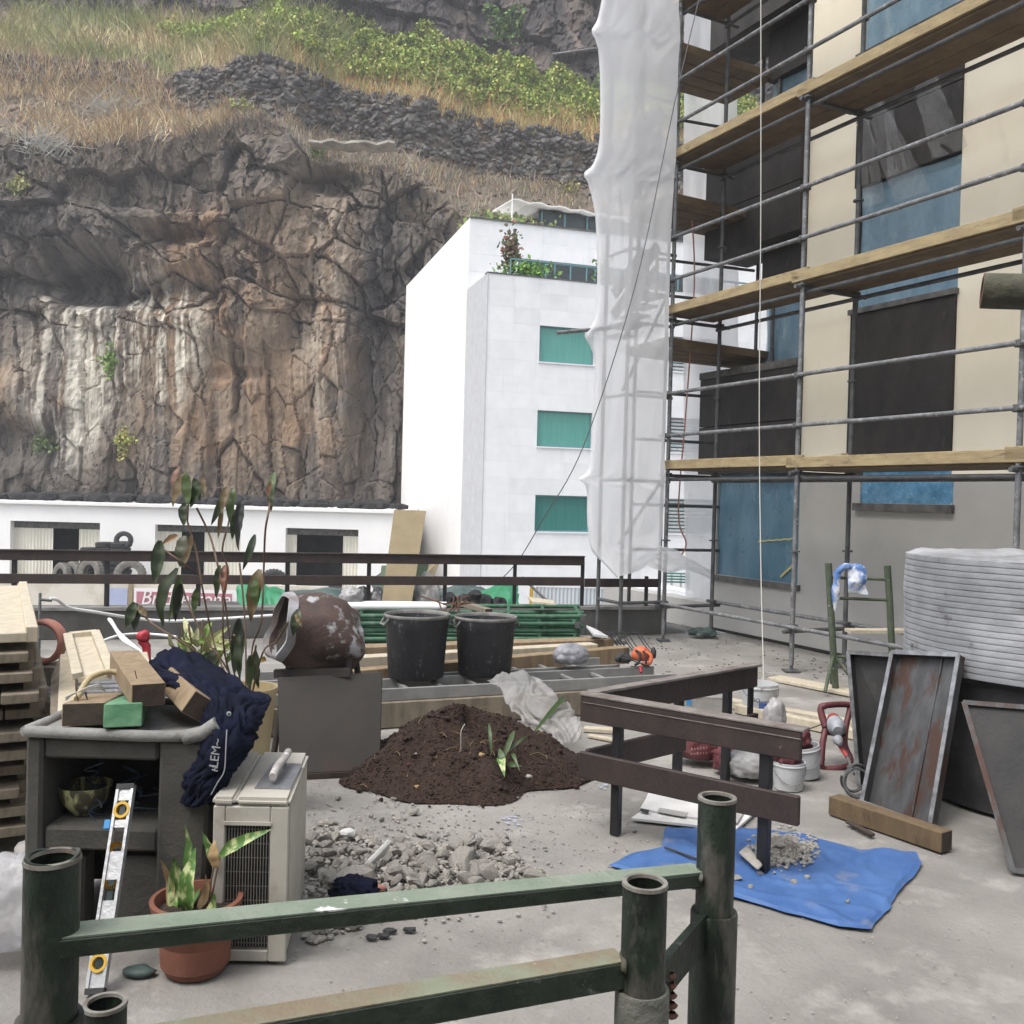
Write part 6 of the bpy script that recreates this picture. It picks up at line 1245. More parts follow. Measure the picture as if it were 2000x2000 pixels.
# ladder on timber beams
LZ = .275
la, lb2 = V(-.93, 6.74, 0), V(1.36, 7.66, 0); dl = (lb2-la).normalized(); nl = V(-dl.y, dl.x, 0); Ll = (lb2-la).length
la = la-dl*.75; Ll += .75
ld = thing('ladder', 'aluminium ladder lying flat under the black tubs', 'ladder', tuple(la+dl*Ll/2+V(0, 0, .17)))
for o in (0., .36, .50, .86): MB().beam(la+nl*o+V(0, 0, LZ-.045), la+dl*(Ll-.25*(o > .4))+nl*o+V(0, 0, LZ-.045), .028, .088).build('side_rail', 'alu', ld, bevel=.003)
for o in (0., .50):
    for k in range(10): c_ = la+dl*(.2+.27*k)+nl*o; MB().beam(c_+nl*.015+V(0, 0, LZ-.04), c_+nl*.345+V(0, 0, LZ-.04), .032, .028).build('rung', 'alu', ld, bevel=.003)
MB().beam(la-nl*.02+V(0, 0, .092), la+dl*(Ll-.5)-nl*.02+V(0, 0, .092), .06, .182).build('timber_beam', 'wood_gray', label='grey timber beam under the front edge of the ladder', cat='timber', bevel=.005)
MB().beam(la+nl*.86+V(0, 0, .092), la+dl*(Ll-.4)+nl*.86+V(0, 0, .092), .08, .182).build('timber_beam', 'wood_gray', label='grey timber beam under the rear edge of the ladder', cat='timber', bevel=.005)
MB().beam(la+nl*.45+dl*.3+V(0, 0, .09), la+dl*(Ll-.9)+nl*.45+V(0, 0, .09), .08, .178).build('timber_beam', 'wood_gray', label='grey timber beam under the middle of the ladder', cat='timber', bevel=.005)
def tub(px, py, rt, h_, label, seed):
    c_ = G(px, py, LZ+.001); t = thing('tub', label, 'tub', tuple(c_)); mb = MB()
    mb.lathe([(.001, .004), (rt*.80, .004), (rt*.83, .012), (rt*.93, h_*.78), (rt*.955, h_*.80), (rt*.97, h_-.02), (rt*.95, h_-.02), (rt*.925, h_*.8), (rt*.80, .02), (.001, .02)], c_, 44)
    mb.build('shell', 'blackplastic', t, smooth=True)
    MB().lathe([(rt*.965, h_-.028), (rt, h_-.020), (rt*1.005, h_-.004), (rt*.985, h_+.001), (rt*.95, h_-.008), (rt*.945, h_-.028)], c_, 44).build('rim', 'tubrim', t, smooth=True)
    for s_ in (-1, 1):
        a = R_(205) if s_ < 0 else R_(25); e = V(math.cos(a), math.sin(a), 0); f_ = V(-e.y, e.x, 0); b_ = c_+e*rt*.96
        MB().path([b_-f_*.055+V(0, 0, h_-.03), b_+e*.03-f_*.05+V(0, 0, h_-.075), b_+e*.03+f_*.05+V(0, 0, h_-.075), b_+f_*.055+V(0, 0, h_-.03)], .0085, 8).build('handle', 'tubrim', t, smooth=True)
tub(812, 1322, .252, .485, 'left black builder tub standing on the ladder', 1)
tub(946, 1316, .246, .455, 'right black builder tub with white splashes on the ladder', 2)
# timber pile behind
def beampx(a, b, z, wd, ht, m, label, **kw):
    p, q_ = G(*a, z), G(*b, z); return MB().beam(p+V(0, 0, -ht/2), q_+V(0, 0, -ht/2), wd, ht).build('timber_beam', m, label=label, cat='timber', bevel=.004, **kw)
for i, (a, b, z, wd, ht, m, lab) in enumerate((((640, 1312), (1222, 1262), .33, .12, .15, 'beam_wood', 'long brown timber beam lying behind the ladder with its end to the right'), ((640, 1285), (1160, 1256), .36, .14, .10, 'plank_pale', 'pale timber beam in the pile behind the black tubs'), ((680, 1262), (1190, 1246), .36, .20, .07, 'beam_wood', 'wide brown plank at the back of the timber pile'))): beampx(a, b, z, wd, ht, m, lab)
mb = MB()
for px in (700, 930, 1130): p = G(px, 1290, .2); q_ = G(px+6, 1246, .2); mb.beam(V(p.x, p.y-.1, .09), V(q_.x, q_.y+.3, .09), .12, .17)
mb.build('timber_bearer', 'wood_gray', label='timber bearers on the floor under the pile of beams', cat='timber')
e_ = G(1224, 1264, .33); MB().box((e_.x+.012, e_.y+.0, .255), (.008, .12, .14)).build('beam_end', 'wood_end', label='dark sawn end of the long brown beam', cat='timber')
# green frames
gz_ = .12
for k in range(6):
    t = thing('scaffold_section', '%s green scaffold section from the floor in the stack before the parapet' % ORD[k], 'scaffold section', tuple(G(900, 1230)+V(0, .4, gz_+.075*k)), group='green scaffold sections stacked before the parapet')
    if k == 5: t['label'] = 'topmost green scaffold section of the stack before the parapet'
    z = gz_+.072*k; x0_, x1_ = At(690+random.uniform(-15, 15), 1200, 9.5).x, At(1143+random.uniform(-12, 5), 1200, 9.5).x; yb_ = 9.15+random.uniform(-.07, .07)
    for o in (0, .32, .9): MB().tube(V(x0_, yb_+o, z), V(x1_, yb_+.35+o, z+.01), .024, 8).build('tube', 'greenframe', t, smooth=True)
    for f in np.linspace(.02, .98, 7): xx = x0_+(x1_-x0_)*f; MB().tube(V(xx, yb_+.35*f, z), V(xx, yb_+.9+.35*f, z), .02, 8).build('cross_tube', 'greenframe', t, smooth=True)
    for f in (.02, .985): xx = x0_+(x1_-x0_)*f; MB().box((xx, yb_-.01+.35*f, z), (.05, .055, .06)).build('bracket', 'galvdark', t)
mb = MB()
for f in (.15, .5, .85): mb.beam(V(-1.7+2.4*f, 9.05, .045), V(-1.7+2.4*f, 10.4, .045), .1, .09)
mb.build('timber_bearer', 'wood_gray', label='short bearers on the floor under the green frames', cat='timber')
zt5 = gz_+.072*5+.028
a, b = At(655, 1190, 9.55), At(872, 1187, 9.75)
for k in range(3): MB().tube(V(a.x, 9.4+.09*k, zt5+.035), V(b.x, 9.55+.09*k, zt5+.035), .035, 10).build('plastic_pipe', 'whitepipe', smooth=True, label='%s white plastic pipe from the front on top of the green scaffold sections' % ORD[k], cat='pipe', group='white pipes on the green frames')
blob((At(688, 1180, 9.6).x, 9.6, zt5+.10), (.22, .2, .16), 3, .3, 2, 7, 0, .3).build('plastic_wrap', 'whitebag', smooth='all', label='crumpled white plastic wrap on the left end of the pipes', cat='plastic')
block(V(At(955, 1180, 9.4).x, 9.35, zt5+.03), V(At(905, 1165, 9.9).x, 9.95, zt5+.03), .08, .05, 'wood_gray', 'wood_end', 'grey batten lying slantwise across the green frames', cat='batten')
MB().hexa([At(1040, 1178, 9.6), At(1085, 1182, 9.5), At(1080, 1175, 9.9), At(1030, 1168, 10.0)]+[p+V(0, 0, .015) for p in (At(1040, 1178, 9.6), At(1085, 1182, 9.5), At(1080, 1175, 9.9), At(1030, 1168, 10.0))]).build('board', 'plank_pale', label='pale board piece lying on the right of the green frames', cat='board')
mb = MB(); rs_ = random.Random(3)
for k in range(9):
    p = At(865+k*4, 1185, 9.3); p.z = zt5+.02; mb.path([p, p+V(rs_.uniform(-.1, .1), .05, rs_.uniform(.05, .15)), p+V(rs_.uniform(-.25, .25), .1, rs_.uniform(.02, .16))], .008, 5)
mb.build('wire_offcuts', 'rust', label='rusty rod offcuts between the tubs on the green frames', cat='rods')
mb = MB()
for k in range(9):
    p = G(1165+rs_.uniform(-30, 40), 1255, .33); mb.path(catmull([p, p+V(.1, .05, .05), p+V(.2, 0, .1), p+V(.3, -.05, -.02), p+V(.34, -.05, -.06)], 4), .005, 5)
mb.build('wire_tangle', 'darkrubber', label='dark wire tangle on the right end of the timber pile', cat='wire')
p = G(1165, 1238, .12); MB().hexa([At(1145, 1225, 8.9), At(1160, 1243, 8.7), At(1188, 1247, 8.7), At(1165, 1233, 8.95)]+[q_+V(0, 0, .02) for q_ in (At(1145, 1225, 8.9), At(1160, 1243, 8.7), At(1188, 1247, 8.7), At(1165, 1233, 8.95))]).build('board', 'whiteplastic', label='white board scrap beyond the end of the timber pile', cat='board')
# wrapped tool and orange tool on the ladder
c_ = G(1115, 1306, LZ+.004); blob(c_+V(0, .05, .085), (.28, .22, .17), 4, .12, 2.6, 12, .2, .5).build('wrapped_parcel', 'graybag', smooth='all', label='grey plastic wrapped parcel lying on the ladder', cat='parcel')
og = thing('power_tool', 'orange power tool with black cable lying on the right end of the ladder', 'power tool', tuple(G(1255, 1306, LZ)))
c_ = G(1252, 1300, LZ+.004); blob(c_+V(.0, .03, .075), (.17, .13, .13), 3, .15, 2.2, 2, .3).build('housing', 'orange', og, smooth='all')
MB().path(catmull([c_+V(.02, 0, .12), c_+V(.075, -.02, .09), c_+V(.065, -.04, .03), c_+V(.0, -.04, .02)], 5), .018, 8).build('handle', 'orange', og, smooth=True)
MB().path(catmull([c_+V(-.05, -.02, .13), c_+V(-.02, -.06, .11), c_+V(-.03, -.075, .04), c_+V(-.06, -.06, .015)], 5), .012, 8).build('grip_strip', 'darkrubber', og, smooth=True)
MB().path(catmull([c_+V(.01, -.045, .13), c_+V(.03, -.075, .08), c_+V(.03, -.07, .03)], 5), .009, 8).build('grip_strip', 'darkrubber', og, smooth=True)
blob(c_+V(.105, .03, .09), (.05, .09, .1), 3, .1, 2, 5).build('motor_cap', 'darkrubber', og, smooth='all'); blob(c_+V(-.15, .02, .045), (.14, .12, .085), 3, .2, 2, 6).build('tool_head', 'darkrubber', og, smooth='all')
MB().tube(c_+V(-.02, -.1, .012), c_+V(-.02, -.16, -.03), .012, 8).build('plug', 'red', og, smooth=True)
mb = MB()
for k in range(3): mb.path(catmull([c_+V(-.16-.02*k, -.02, .04), c_+V(-.2+.03*k, -.1, .08+.02*k), c_+V(-.08, -.13, .06), c_+V(.02+.02*k, -.1, .01), c_+V(-.1, -.08, .005)], 5), .0045, 6)
mb.build('cable', 'darkrubber', og)
# ================================================================ soil heap
sc_ = G(905, 1500); sc_ = V(sc_.x, 5.72, 0)
mb = MB(); Pg = []
NU, NV = 64, 96
def soilz(r, a):
    zz = .335*max(0, 1-r**1.5)*(1+.18*math.sin(a*2+.5)); return zz
def soilp(i, j, extra=0.):
    r = i/NU; a = 2*math.pi*j/NV; rad = (1+.10*math.sin(3*a+1)+.07*math.sin(5*a+2)+.05*math.sin(9*a)); x = sc_.x+.73*r*rad*math.cos(a); y = sc_.y+.60*r*rad*math.sin(a)
    z = soilz(r, a)*(1+.25*mnoise.noise(V(x*2, y*2, 3))); nn = .030*mnoise.noise(V(x*7, y*7, 1))+.010*mnoise.noise(V(x*25, y*25, 2))+.007*mnoise.noise(V(x*60, y*60, 5))
    return V(x, y, z+nn*min(1, (1-r)*5)+.002)
Pg = [[soilp(i, j % NV) for j in range(NV+1)] for i in range(NU+1)]
mb.grid(Pg).build('soil_heap', 'soil', smooth='all', label='heap of dark brown soil in the middle of the terrace', cat='soil heap')
mb = MB(); rs_ = random.Random(9); v1, f1_ = ICO[1]
for k in range(5200):
    r = rs_.random()**.55*1.06; a = rs_.uniform(0, 6.283); p = soilp(min(NU, r*NU), a/6.2832*NV); s_ = rs_.uniform(.002, .007)*(1.8 if rs_.random() < .06 else 1)
    mb.add([p+V(q_.x*s_*rs_.uniform(.7, 1.4), q_.y*s_*rs_.uniform(.7, 1.4), q_.z*s_+s_*.3) for q_ in v1], f1_)
for k in range(150):
    r = rs_.uniform(.2, 1.12); a = rs_.uniform(0, 6.283); p = soilp(min(NU, r*NU), a/6.2832*NV); p = p+(p-sc_)*(max(0, r-1))*V(1, 1, 0).length*.7; p.z = max(p.z, .002); s_ = rs_.uniform(.008, .024)
    mb.add([p+V(q_.x*s_*rs_.uniform(.6, 1.5), q_.y*s_*rs_.uniform(.6, 1.5), q_.z*s_*.8+s_*.2) for q_ in v1], f1_)
mb.build('soil_crumbs', 'soil', kind='stuff', label='loose crumbs of brown soil over and around the heap', cat='soil')
def soilat(px, py):
    d = ray(px, py); 
    for k in range(400):
        p = EYE+d*(4.6+k*.006)
        r = math.hypot((p.x-sc_.x)/.73, (p.y-sc_.y)/.60)
        if p.z < soilz(min(1, r), math.atan2((p.y-sc_.y)/.60, (p.x-sc_.x)/.73)) or p.z < 0: return p
    return p
ag = thing('uprooted_plant', 'green strap leaved plant lying uprooted on the soil heap', 'plant', tuple(soilat(975, 1500)))
for (bx, by), (tx, ty_), wd in (((980, 1495), (1005, 1440), .03), ((978, 1490), (985, 1530), .05), ((985, 1480), (1030, 1450), .018), ((960, 1480), (955, 1425), .02), ((990, 1500), (1020, 1510), .03), ((985, 1510), (975, 1475), .04), ((1000, 1480), (1015, 1520), .022), ((1040, 1440), (1072, 1428), .035)):
    p, q_ = soilat(bx, by)+V(0, 0, .02), soilat(tx, ty_)+V(0, -.04, .05); mb = MB(); leafmesh(mb, p, q_, wd, .25, nrm=(0, -1, .4), n=6); mb.build('leaf', 'variegated' if wd > .04 else 'leafdark', ag, smooth='all')
mb = MB(); p = soilat(900, 1470); mb.path(catmull([p, p+V(.0, -.02, .06), p+V(.0, -.03, .13), p+V(.02, -.02, .17)], 5), .004, 6, .002); mb.build('dry_stalk', 'rope', label='thin pale stalk standing in the soil heap', cat='stalk')
for k, (px, py, lab, m, s_) in enumerate(((797, 1495, 'small pink scrap on the left of the soil heap', 'maroon', .009), (940, 1478, 'tan bulb scrap beside the uprooted plant', 'driedleaf', .022), (815, 1540, 'tan leaf scrap low on the soil heap', 'driedleaf', .02), (1033, 1520, 'pale shell scrap at the right foot of the soil heap', 'rubble', .02), (812, 1475, 'pale crumb on the left of the soil heap', 'rubble', .008), (870, 1480, 'yellow leaf scrap near the middle of the soil heap', 'driedleaf', .014))):
    blob(soilat(px, py)+V(0, 0, .008), (s_*2, s_*1.6, s_*1.1), 2, .35, 2, k).build('scrap', m, smooth='all', label=lab, cat='scrap')
mb = MB()
for k in range(46):
    r = rs_.uniform(.1, .98); a = rs_.uniform(0, 6.283); p = soilp(r*NU, a/6.2832*NV); d_ = V(rs_.gauss(0, .05), rs_.gauss(0, .05), 0); q_ = p+d_; mb.path(catmull([p+V(0, 0, .004), p+d_*.5+V(0, 0, .02), q_+V(0, 0, rs_.uniform(-.005, .02))], 4), .0014, 4)
mb.build('root_bits', 'driedleaf', kind='stuff', label='thin dry roots and straw lying on the soil heap', cat='roots')
# clear builder's sheet over the ladder
def q3(px, py, Y): return At(px, py, Y)
pc = [[q3(950, 1332, 6.75), q3(990, 1318, 6.85), q3(1030, 1320, 6.9), q3(1050, 1335, 6.85)], [q3(975, 1350, 6.55), q3(1010, 1342, 6.6), q3(1050, 1348, 6.6), q3(1085, 1362, 6.55)], [q3(990, 1378, 6.3), q3(1020, 1370, 6.3), q3(1065, 1370, 6.3), q3(1110, 1385, 6.3)],
      [q3(1005, 1392, 6.12), q3(1040, 1392, 6.05), q3(1085, 1392, 6.05), q3(1120, 1402, 6.1)], [q3(1050, 1412, 6.0), q3(1075, 1425, 5.9), q3(1105, 1425, 5.9), q3(1135, 1420, 5.95)], [q3(1075, 1440, 5.9), q3(1095, 1455, 5.8), q3(1115, 1455, 5.8), q3(1135, 1448, 5.85)]]
MB().grid(sheetgrid(pc, 15, 16, .030, 3.2, 21, (1, 1, .7), .9, (.016, .05))).build('builders_sheet', 'clearplastic', smooth='all', label='crumpled translucent plastic sheet slumped from the ladder onto the soil', cat='plastic sheet')
# ================================================================ rubble
RK = []
for k in range(10):
    v, f = rockverts(k, 8); me = bpy.data.meshes.new('concrete_chunk'); me.from_pydata([tuple(p) for p in v], [], f); me.materials.append(MT['rubble']); RK.append(me)
def chunk(p, s, label, m=None, grp='broken concrete chunks beside the air conditioner', sz=None):
    o_ = bpy.data.objects.new('concrete_chunk', RK[random.randrange(10)]); sc.collection.objects.link(o_); o_.location = p
    o_.rotation_euler = (random.uniform(-.6, .6), random.uniform(-.6, .6), random.uniform(0, 6.28)); o_.scale = sz or (s*random.uniform(.9, 1.5), s*random.uniform(.8, 1.1), s*random.uniform(.5, .8))
    o_['label'] = label; o_['category'] = 'rubble'
    if grp: o_['group'] = grp
    return o_
def inpoly(x, y, P):
    r = False
    for (x0, y0), (x1, y1) in zip(P, P[1:]+P[:1]):
        if (y0 > y) != (y1 > y) and x < (x1-x0)*(y-y0)/(y1-y0)+x0: r = not r
    return r
RP_ = [(598, 1625), (640, 1600), (700, 1625), (790, 1650), (860, 1655), (985, 1640), (1010, 1680), (1065, 1700), (1050, 1730), (900, 1745), (760, 1790), (600, 1850), (585, 1750)]
n = 0
while n < 285:
    px, py = random.uniform(585, 1065), random.uniform(1600, 1850)
    if not inpoly(px, py, RP_): continue
    big = random.random(); s_ = random.uniform(.010, .020) if big < .40 else (random.uniform(.020, .034) if big < .82 else random.uniform(.034, .056))
    lay = .05*max(0, 1-abs(px-740)/330)*max(0, 1-abs(py-1715)/80)*random.random()
    p = G(px, py); chunk(p+V(0, 0, s_*.35+lay), s_, 'broken grey concrete chunk in the rubble pile'); n += 1
for px, py, s_ in ((830, 1695, .075), (905, 1690, .08), (700, 1740, .085), (960, 1660, .06), (780, 1720, .065), (640, 1680, .06)): chunk(G(px, py)+V(0, 0, s_*.4), s_, 'broken grey concrete chunk in the rubble pile')
mb = MB(); rs_ = random.Random(77); v1, f1_ = ICO[1]
while len(mb.f) < 900*20:
    px, py = rs_.uniform(585, 1065), rs_.uniform(1600, 1850)
    if not inpoly(px, py, RP_): continue
    s_ = rs_.uniform(.005, .017); p = G(px, py)+V(0, 0, s_*.4+.035*max(0, 1-abs(px-740)/330)*max(0, 1-abs(py-1715)/80)*rs_.random()); E = Matrix.Rotation(rs_.uniform(0, 6), 3, 'Z') @ Matrix.Rotation(rs_.uniform(-1, 1), 3, 'X'); k_ = [rs_.uniform(.6, 1.3) for _ in v1]
    mb.add([p+E @ V(q_.x*s_*1.4*k, q_.y*s_*k, q_.z*s_*.8*k) for q_, k in zip(v1, k_)], f1_)
mb.build('rubble_fines', 'rubble', kind='stuff', label='small chips and fines filling the concrete rubble pile', cat='rubble')
mb = MB(); p = G(733, 1705); 
MB().hexa([p+V(-.055, -.02, .04), p+V(.02, .05, .07), p+V(.035, .045, .055), p+V(-.04, -.025, .025), p+V(-.03, -.03, .07), p+V(.055, .03, .15), p+V(.07, .025, .13), p+V(-.015, -.035, .05)]).build('slab_shard', 'rubble_pale', label='flat white slab shard standing up in the rubble', cat='shard', bevel=.006)
p = G(678, 1640); blob(p+V(0, 0, .03), (.08, .06, .04), 2, .2, 2, 4).build('slab_shard', 'rubble_pale', label='small white slab piece at the back of the rubble', cat='shard')
blob(G(690, 1765)+V(0, 0, .045), (.16, .10, .08), 3, .4, 2.2, 14, 0, .5).build('cloth_scrap', 'navy', smooth='all', label='dark blue crumpled cloth scrap in the rubble behind the green bar', cat='cloth')
blob(G(735, 1752)+V(0, 0, .03), (.07, .05, .04), 3, .4, 2.2, 15).build('pink_scrap', 'salmon', smooth='all', label='pink scrap beside the dark blue cloth in the rubble', cat='scrap')
for px, py, s_ in ((808, 1590, .028), (745, 1602, .018), (725, 1595, .016), (790, 1600, .014), (822, 1632, .03), (850, 1638, .024), (878, 1565, .022), (770, 1562, .016), (980, 1640, .04), (660, 1560, .02), (1010, 1560, .01), (1240, 1625, .016), (1505, 1700, .03), (1440, 1725, .028), (1465, 1740, .018), (1550, 1732, .022), (1655, 1768, .015)):
    p = G(px, py); chunk(p+V(0, 0, s_*.3+(.012 if px > 1300 else 0)), s_, 'single grey stone lying loose on the terrace floor', grp='loose stones on the floor')
# gravel and grit
mb = MB(); rs_ = random.Random(12)
for k in range(2600):
    t = rs_.random()
    if t < .5: px, py, s_ = rs_.gauss(790, 130), rs_.gauss(1690, 50), rs_.uniform(.003, .010)
    elif t < .75: px, py, s_ = rs_.gauss(850, 240), rs_.gauss(1600, 60), rs_.uniform(.002, .006)
    else: px, py, s_ = rs_.uniform(560, 1990), rs_.uniform(1300, 1990), rs_.uniform(.0015, .005)
    if py < 1250: continue
    p = G(px, py); a = rs_.uniform(0, 6.28); E = rotz(a)
    if p.y > 9 or p.x > 3: continue
    mb.add([p+(E @ V(q_.x*s_*1.3, q_.y*s_, q_.z*s_*.6+s_*.3)) for q_ in v1], f1_)
mb.build('gravel', 'rubble', kind='stuff', label='fine concrete gravel and grit scattered over the terrace floor', cat='gravel')
mb = MB()
for k in range(500):
    px, py = rs_.uniform(1150, 1750), rs_.uniform(1215, 1330); p = G(px, py); s_ = rs_.uniform(.003, .012); mb.add([p+V(q_.x*s_*1.6, q_.y*s_, q_.z*s_*.5+s_*.2) for q_ in v1], f1_)
mb.build('grit', 'sill', kind='stuff', label='dark grit along the foot of the grey wall', cat='grit')
# floor scraps near the lens
for k, (px, py) in enumerate(((750, 1832), (762, 1822), (725, 1835), (800, 1820))): blob(G(px, py)+V(0, 0, .008), (.05, .03, .016), 2, .5, 3, 70+k).build('tape_scrap', 'darkrubber', label='dark rubber scrap on the floor under the green bar', cat='scrap', group='dark scraps under the green bar')
blob(G(270, 1905)+V(0, 0, .012), (.12, .07, .03), 2, .3, 2, 33).build('rag', 'darkgreentarp', smooth='all', label='dark teal rag on the floor left of the terracotta pot', cat='rag')
# ================================================================ tarp, paper, things on it
tp_ = [(1188, 1693), (1292, 1655), (1298, 1618), (1400, 1622), (1490, 1620), (1600, 1640), (1680, 1662), (1790, 1665), (1802, 1690), (1760, 1740), (1735, 1775), (1700, 1818), (1640, 1812), (1540, 1785), (1440, 1757), (1350, 1735), (1260, 1712)]
tq = [G(*p) for p in tp_]; cen = sum(tq, V(0, 0, 0))/len(tq); mb = MB(); NR = 60; sub = 14; out = []
for i, p in enumerate(tq):
    for k in range(sub): out.append(p.lerp(tq[(i+1) % len(tq)], k/sub))
Pg = []
for r in range(NR+1):
    row = []
    for i in range(len(out)+1):
        p = cen.lerp(out[i % len(out)], r/NR); z = .010+.003*mnoise.noise(V(p.x*7, p.y*7, 2))+.010*max(0, 1-11*abs(mnoise.noise(V(p.x*2.2+4, p.y*2.2, 2))))+.008*max(0, 1-10*abs(mnoise.noise(V(p.x*3-p.y*2, p.y*3+p.x, 7))))+.006*(1-3*abs(mnoise.noise(V(p.x*9, p.y*4, 9))))
        if r >= NR-1:
            z = .005+.010*max(0, mnoise.noise(V(p.x*4, p.y*4, 1)))*(2 if r == NR else 1); p = p+(p-cen).normalized()*.012*mnoise.noise(V(p.x*11, p.y*11, 4))
        row.append(V(p.x, p.y, z))
    Pg.append(row)
mb.grid(Pg).build('blue_tarp', 'tarp', smooth='all', label='blue plastic tarp spread on the floor under the low brown railing', cat='tarp')
MB().tube(G(1298, 1655, .03), G(1362, 1678, .03), .006, 6).build('rod', 'darkrubber', label='thin dark rod lying on the left of the blue tarp', cat='rod')
mb = MB(); rs_ = random.Random(44)
for k in range(900):
    px, py = rs_.gauss(1530, 30), rs_.gauss(1668, 14)
    if abs(px-1530) > 70: continue
    p = G(px, py); h_ = .055*math.exp(-((px-1525)/38)**2-((py-1668)/20)**2); s_ = rs_.uniform(.004, .013); mb.add([p+V(q_.x*s_*1.2, q_.y*s_, q_.z*s_*.8+.018+h_*rs_.random()) for q_ in v1], f1_)
mb.build('rubble_heap', 'rubble', kind='stuff', label='small heap of crushed rubble on the blue tarp', cat='rubble')
MB().hexa([G(1442, 1665, .03), G(1480, 1700, .02), G(1490, 1690, .02), G(1460, 1650, .03), G(1442, 1665, .06), G(1480, 1700, .05), G(1490, 1690, .06), G(1460, 1650, .08)]).build('slab_shard', 'rubble', label='flat tan slab shard on the blue tarp left of the rear post', cat='shard', bevel=.005)
chunk(G(1520, 1650, .06), .04, 'dark pointed stone on top of the heap on the blue tarp', grp=None)
pz = .006
def flatsheet(pts, z, th, m, parent=None, name='sheet', **kw):
    P = [G(*p, z) for p in pts]; mb = MB(); n = len(P); mb.add(P+[p+V(0, 0, th) for p in P], [tuple(range(n))[::-1], tuple(range(n, 2*n))]+[(i, (i+1) % n, n+(i+1) % n, n+i) for i in range(n)]); return mb.build(name, m, parent, **kw)
cb = thing('flattened_box', 'flattened white cardboard box lying above the blue tarp', 'cardboard', tuple(G(1330, 1590)))
flatsheet([(1232, 1602), (1250, 1590), (1268, 1548), (1300, 1545), (1480, 1580), (1475, 1590), (1420, 1640), (1360, 1616)], .010, .012, 'paper', cb, 'panel')
flatsheet([(1250, 1582), (1272, 1546), (1320, 1548), (1470, 1575), (1430, 1612)], .024, .010, 'paper', cb, 'panel'); flatsheet([(1288, 1578), (1345, 1588), (1338, 1596), (1284, 1586)], .0345, .002, 'paper_gray', cb, 'printed_band'); flatsheet([(1432, 1585), (1452, 1588), (1440, 1608), (1425, 1604)], .0345, .002, 'paper_gray', cb, 'printed_band')
flatsheet([(1251, 1579), (1268, 1583), (1266, 1588), (1250, 1584)], .0345, .002, 'darkrubber', cb, 'printed_mark'); flatsheet([(1398, 1575), (1430, 1580), (1424, 1590), (1393, 1585)], .0345, .002, 'paper_gray', cb, 'printed_band')
for px, py, r_ in ((1000, 1605, 26), (1180, 1532, 14)):
    mb = MB()
    for k in range(26): p = G(px+rs_.gauss(0, r_*.5), py+rs_.gauss(0, 6)); s_ = rs_.uniform(.004, .012); mb.add([p+V(-s_, 0, .004), p+V(s_, .003, .005), p+V(s_*.6, s_, .006), p+V(-s_*.7, s_*.8, .004)], [(0, 1, 2, 3)])
    mb.build('paint_flakes', 'sign_blue', kind='stuff', label='pale blue paint flakes scattered on the concrete', cat='flakes')
# ================================================================ bags, buckets
def bagtxt(): pass
mbg = thing('cement_bag', 'maroon printed plastic bag slumped behind the low brown railing', 'bag', tuple(G(1372, 1500)))
c_ = G(1372, 1500); blob(c_+V(0, .12, .10), (.30, .24, .22), 4, .16, 2.2, 41, 0, .4).build('bag', 'maroon', mbg, smooth='all')
for k in range(2):
    mb = MB()
    for j in range(9):
        hh_ = rs_.uniform(.006, .016); mb.box((c_.x-.07+.018*j, c_.y-.012+.003*abs(j-4), .115-.03*k+.003*j), (rs_.uniform(.004, .011), .006, hh_), rz=.1)
    mb.build('faded_print', 'maroonprint', mbg)
c_ = G(1432, 1515); blob(c_+V(0, .05, .07), (.20, .18, .16), 4, .25, 2.3, 42, 0, .5).build('cement_bag', 'maroon', smooth='all', label='small crumpled maroon and red bag right of the large maroon bag', cat='bag')
c_ = G(1470, 1530); blob(c_+V(0, .08, .075), (.26, .22, .16), 4, .18, 2.0, 43, 0, .5).build('plastic_bag', 'whitebag', smooth='all', label='white crumpled bag behind the black rear post', cat='bag')
c_ = G(1520, 1532); blob(c_+V(0, .04, .09), (.14, .14, .20), 4, .18, 2.2, 44, 0, .5).build('plastic_bag', 'whitebag', smooth='all', label='white pointed bag right of the black rear post', cat='bag')
c_ = G(1518, 1448); blob(c_+V(0, .08, .12), (.15, .12, .24), 4, .16, 2.2, 46, 0, .5).build('plastic_bag', 'whitebag', smooth='all', label='white peaked bag in front of the blue and white bucket', cat='bag')
c_ = G(1445, 1485); blob(c_+V(0, .06, .07), (.16, .14, .14), 3, .25, 2.2, 47, 0, .5).build('sack', 'driedleaf', smooth='all', label='small tan sack between the maroon bags', cat='sack')
bk = thing('bucket', 'white paint bucket with blue print standing behind the low railing', 'bucket', (0, 0, 0))
def bucket(parent, T, r, h_):
    MB().lathe([(.001, 0), (r*.86, 0), (r*.88, .01), (r*.97, h_*.86), (r*1.03, h_*.87), (r*1.03, h_*.90), (r*.99, h_*.91), (r*1.0, h_), (r*.95, h_), (r*.85, .03), (.001, .02)], n=36, M=T).build('shell', 'whiteplastic', parent, smooth=True)
    MB().path([T @ V(r*1.02*math.cos(a), r*1.02*math.sin(a)*.999, h_*.88-.10*math.sin((a-math.pi))*1.0) for a in np.linspace(math.pi, 2*math.pi, 14)], .003, 6).build('wire_handle', 'galv', parent)
c_ = G(1490, 1402); c_.y += .12; Tb = Matrix.Translation(c_); bk.location = c_; WM[bk.name] = Tb.copy()
bucket(bk, Tb, .142, .25)
MB().lathe([(.1300, .03), (.1365, .13)], n=16, M=Tb @ rotz(R_(-100)), a0=-.1, a1=.95).build('blue_print', 'blueplastic', bk)
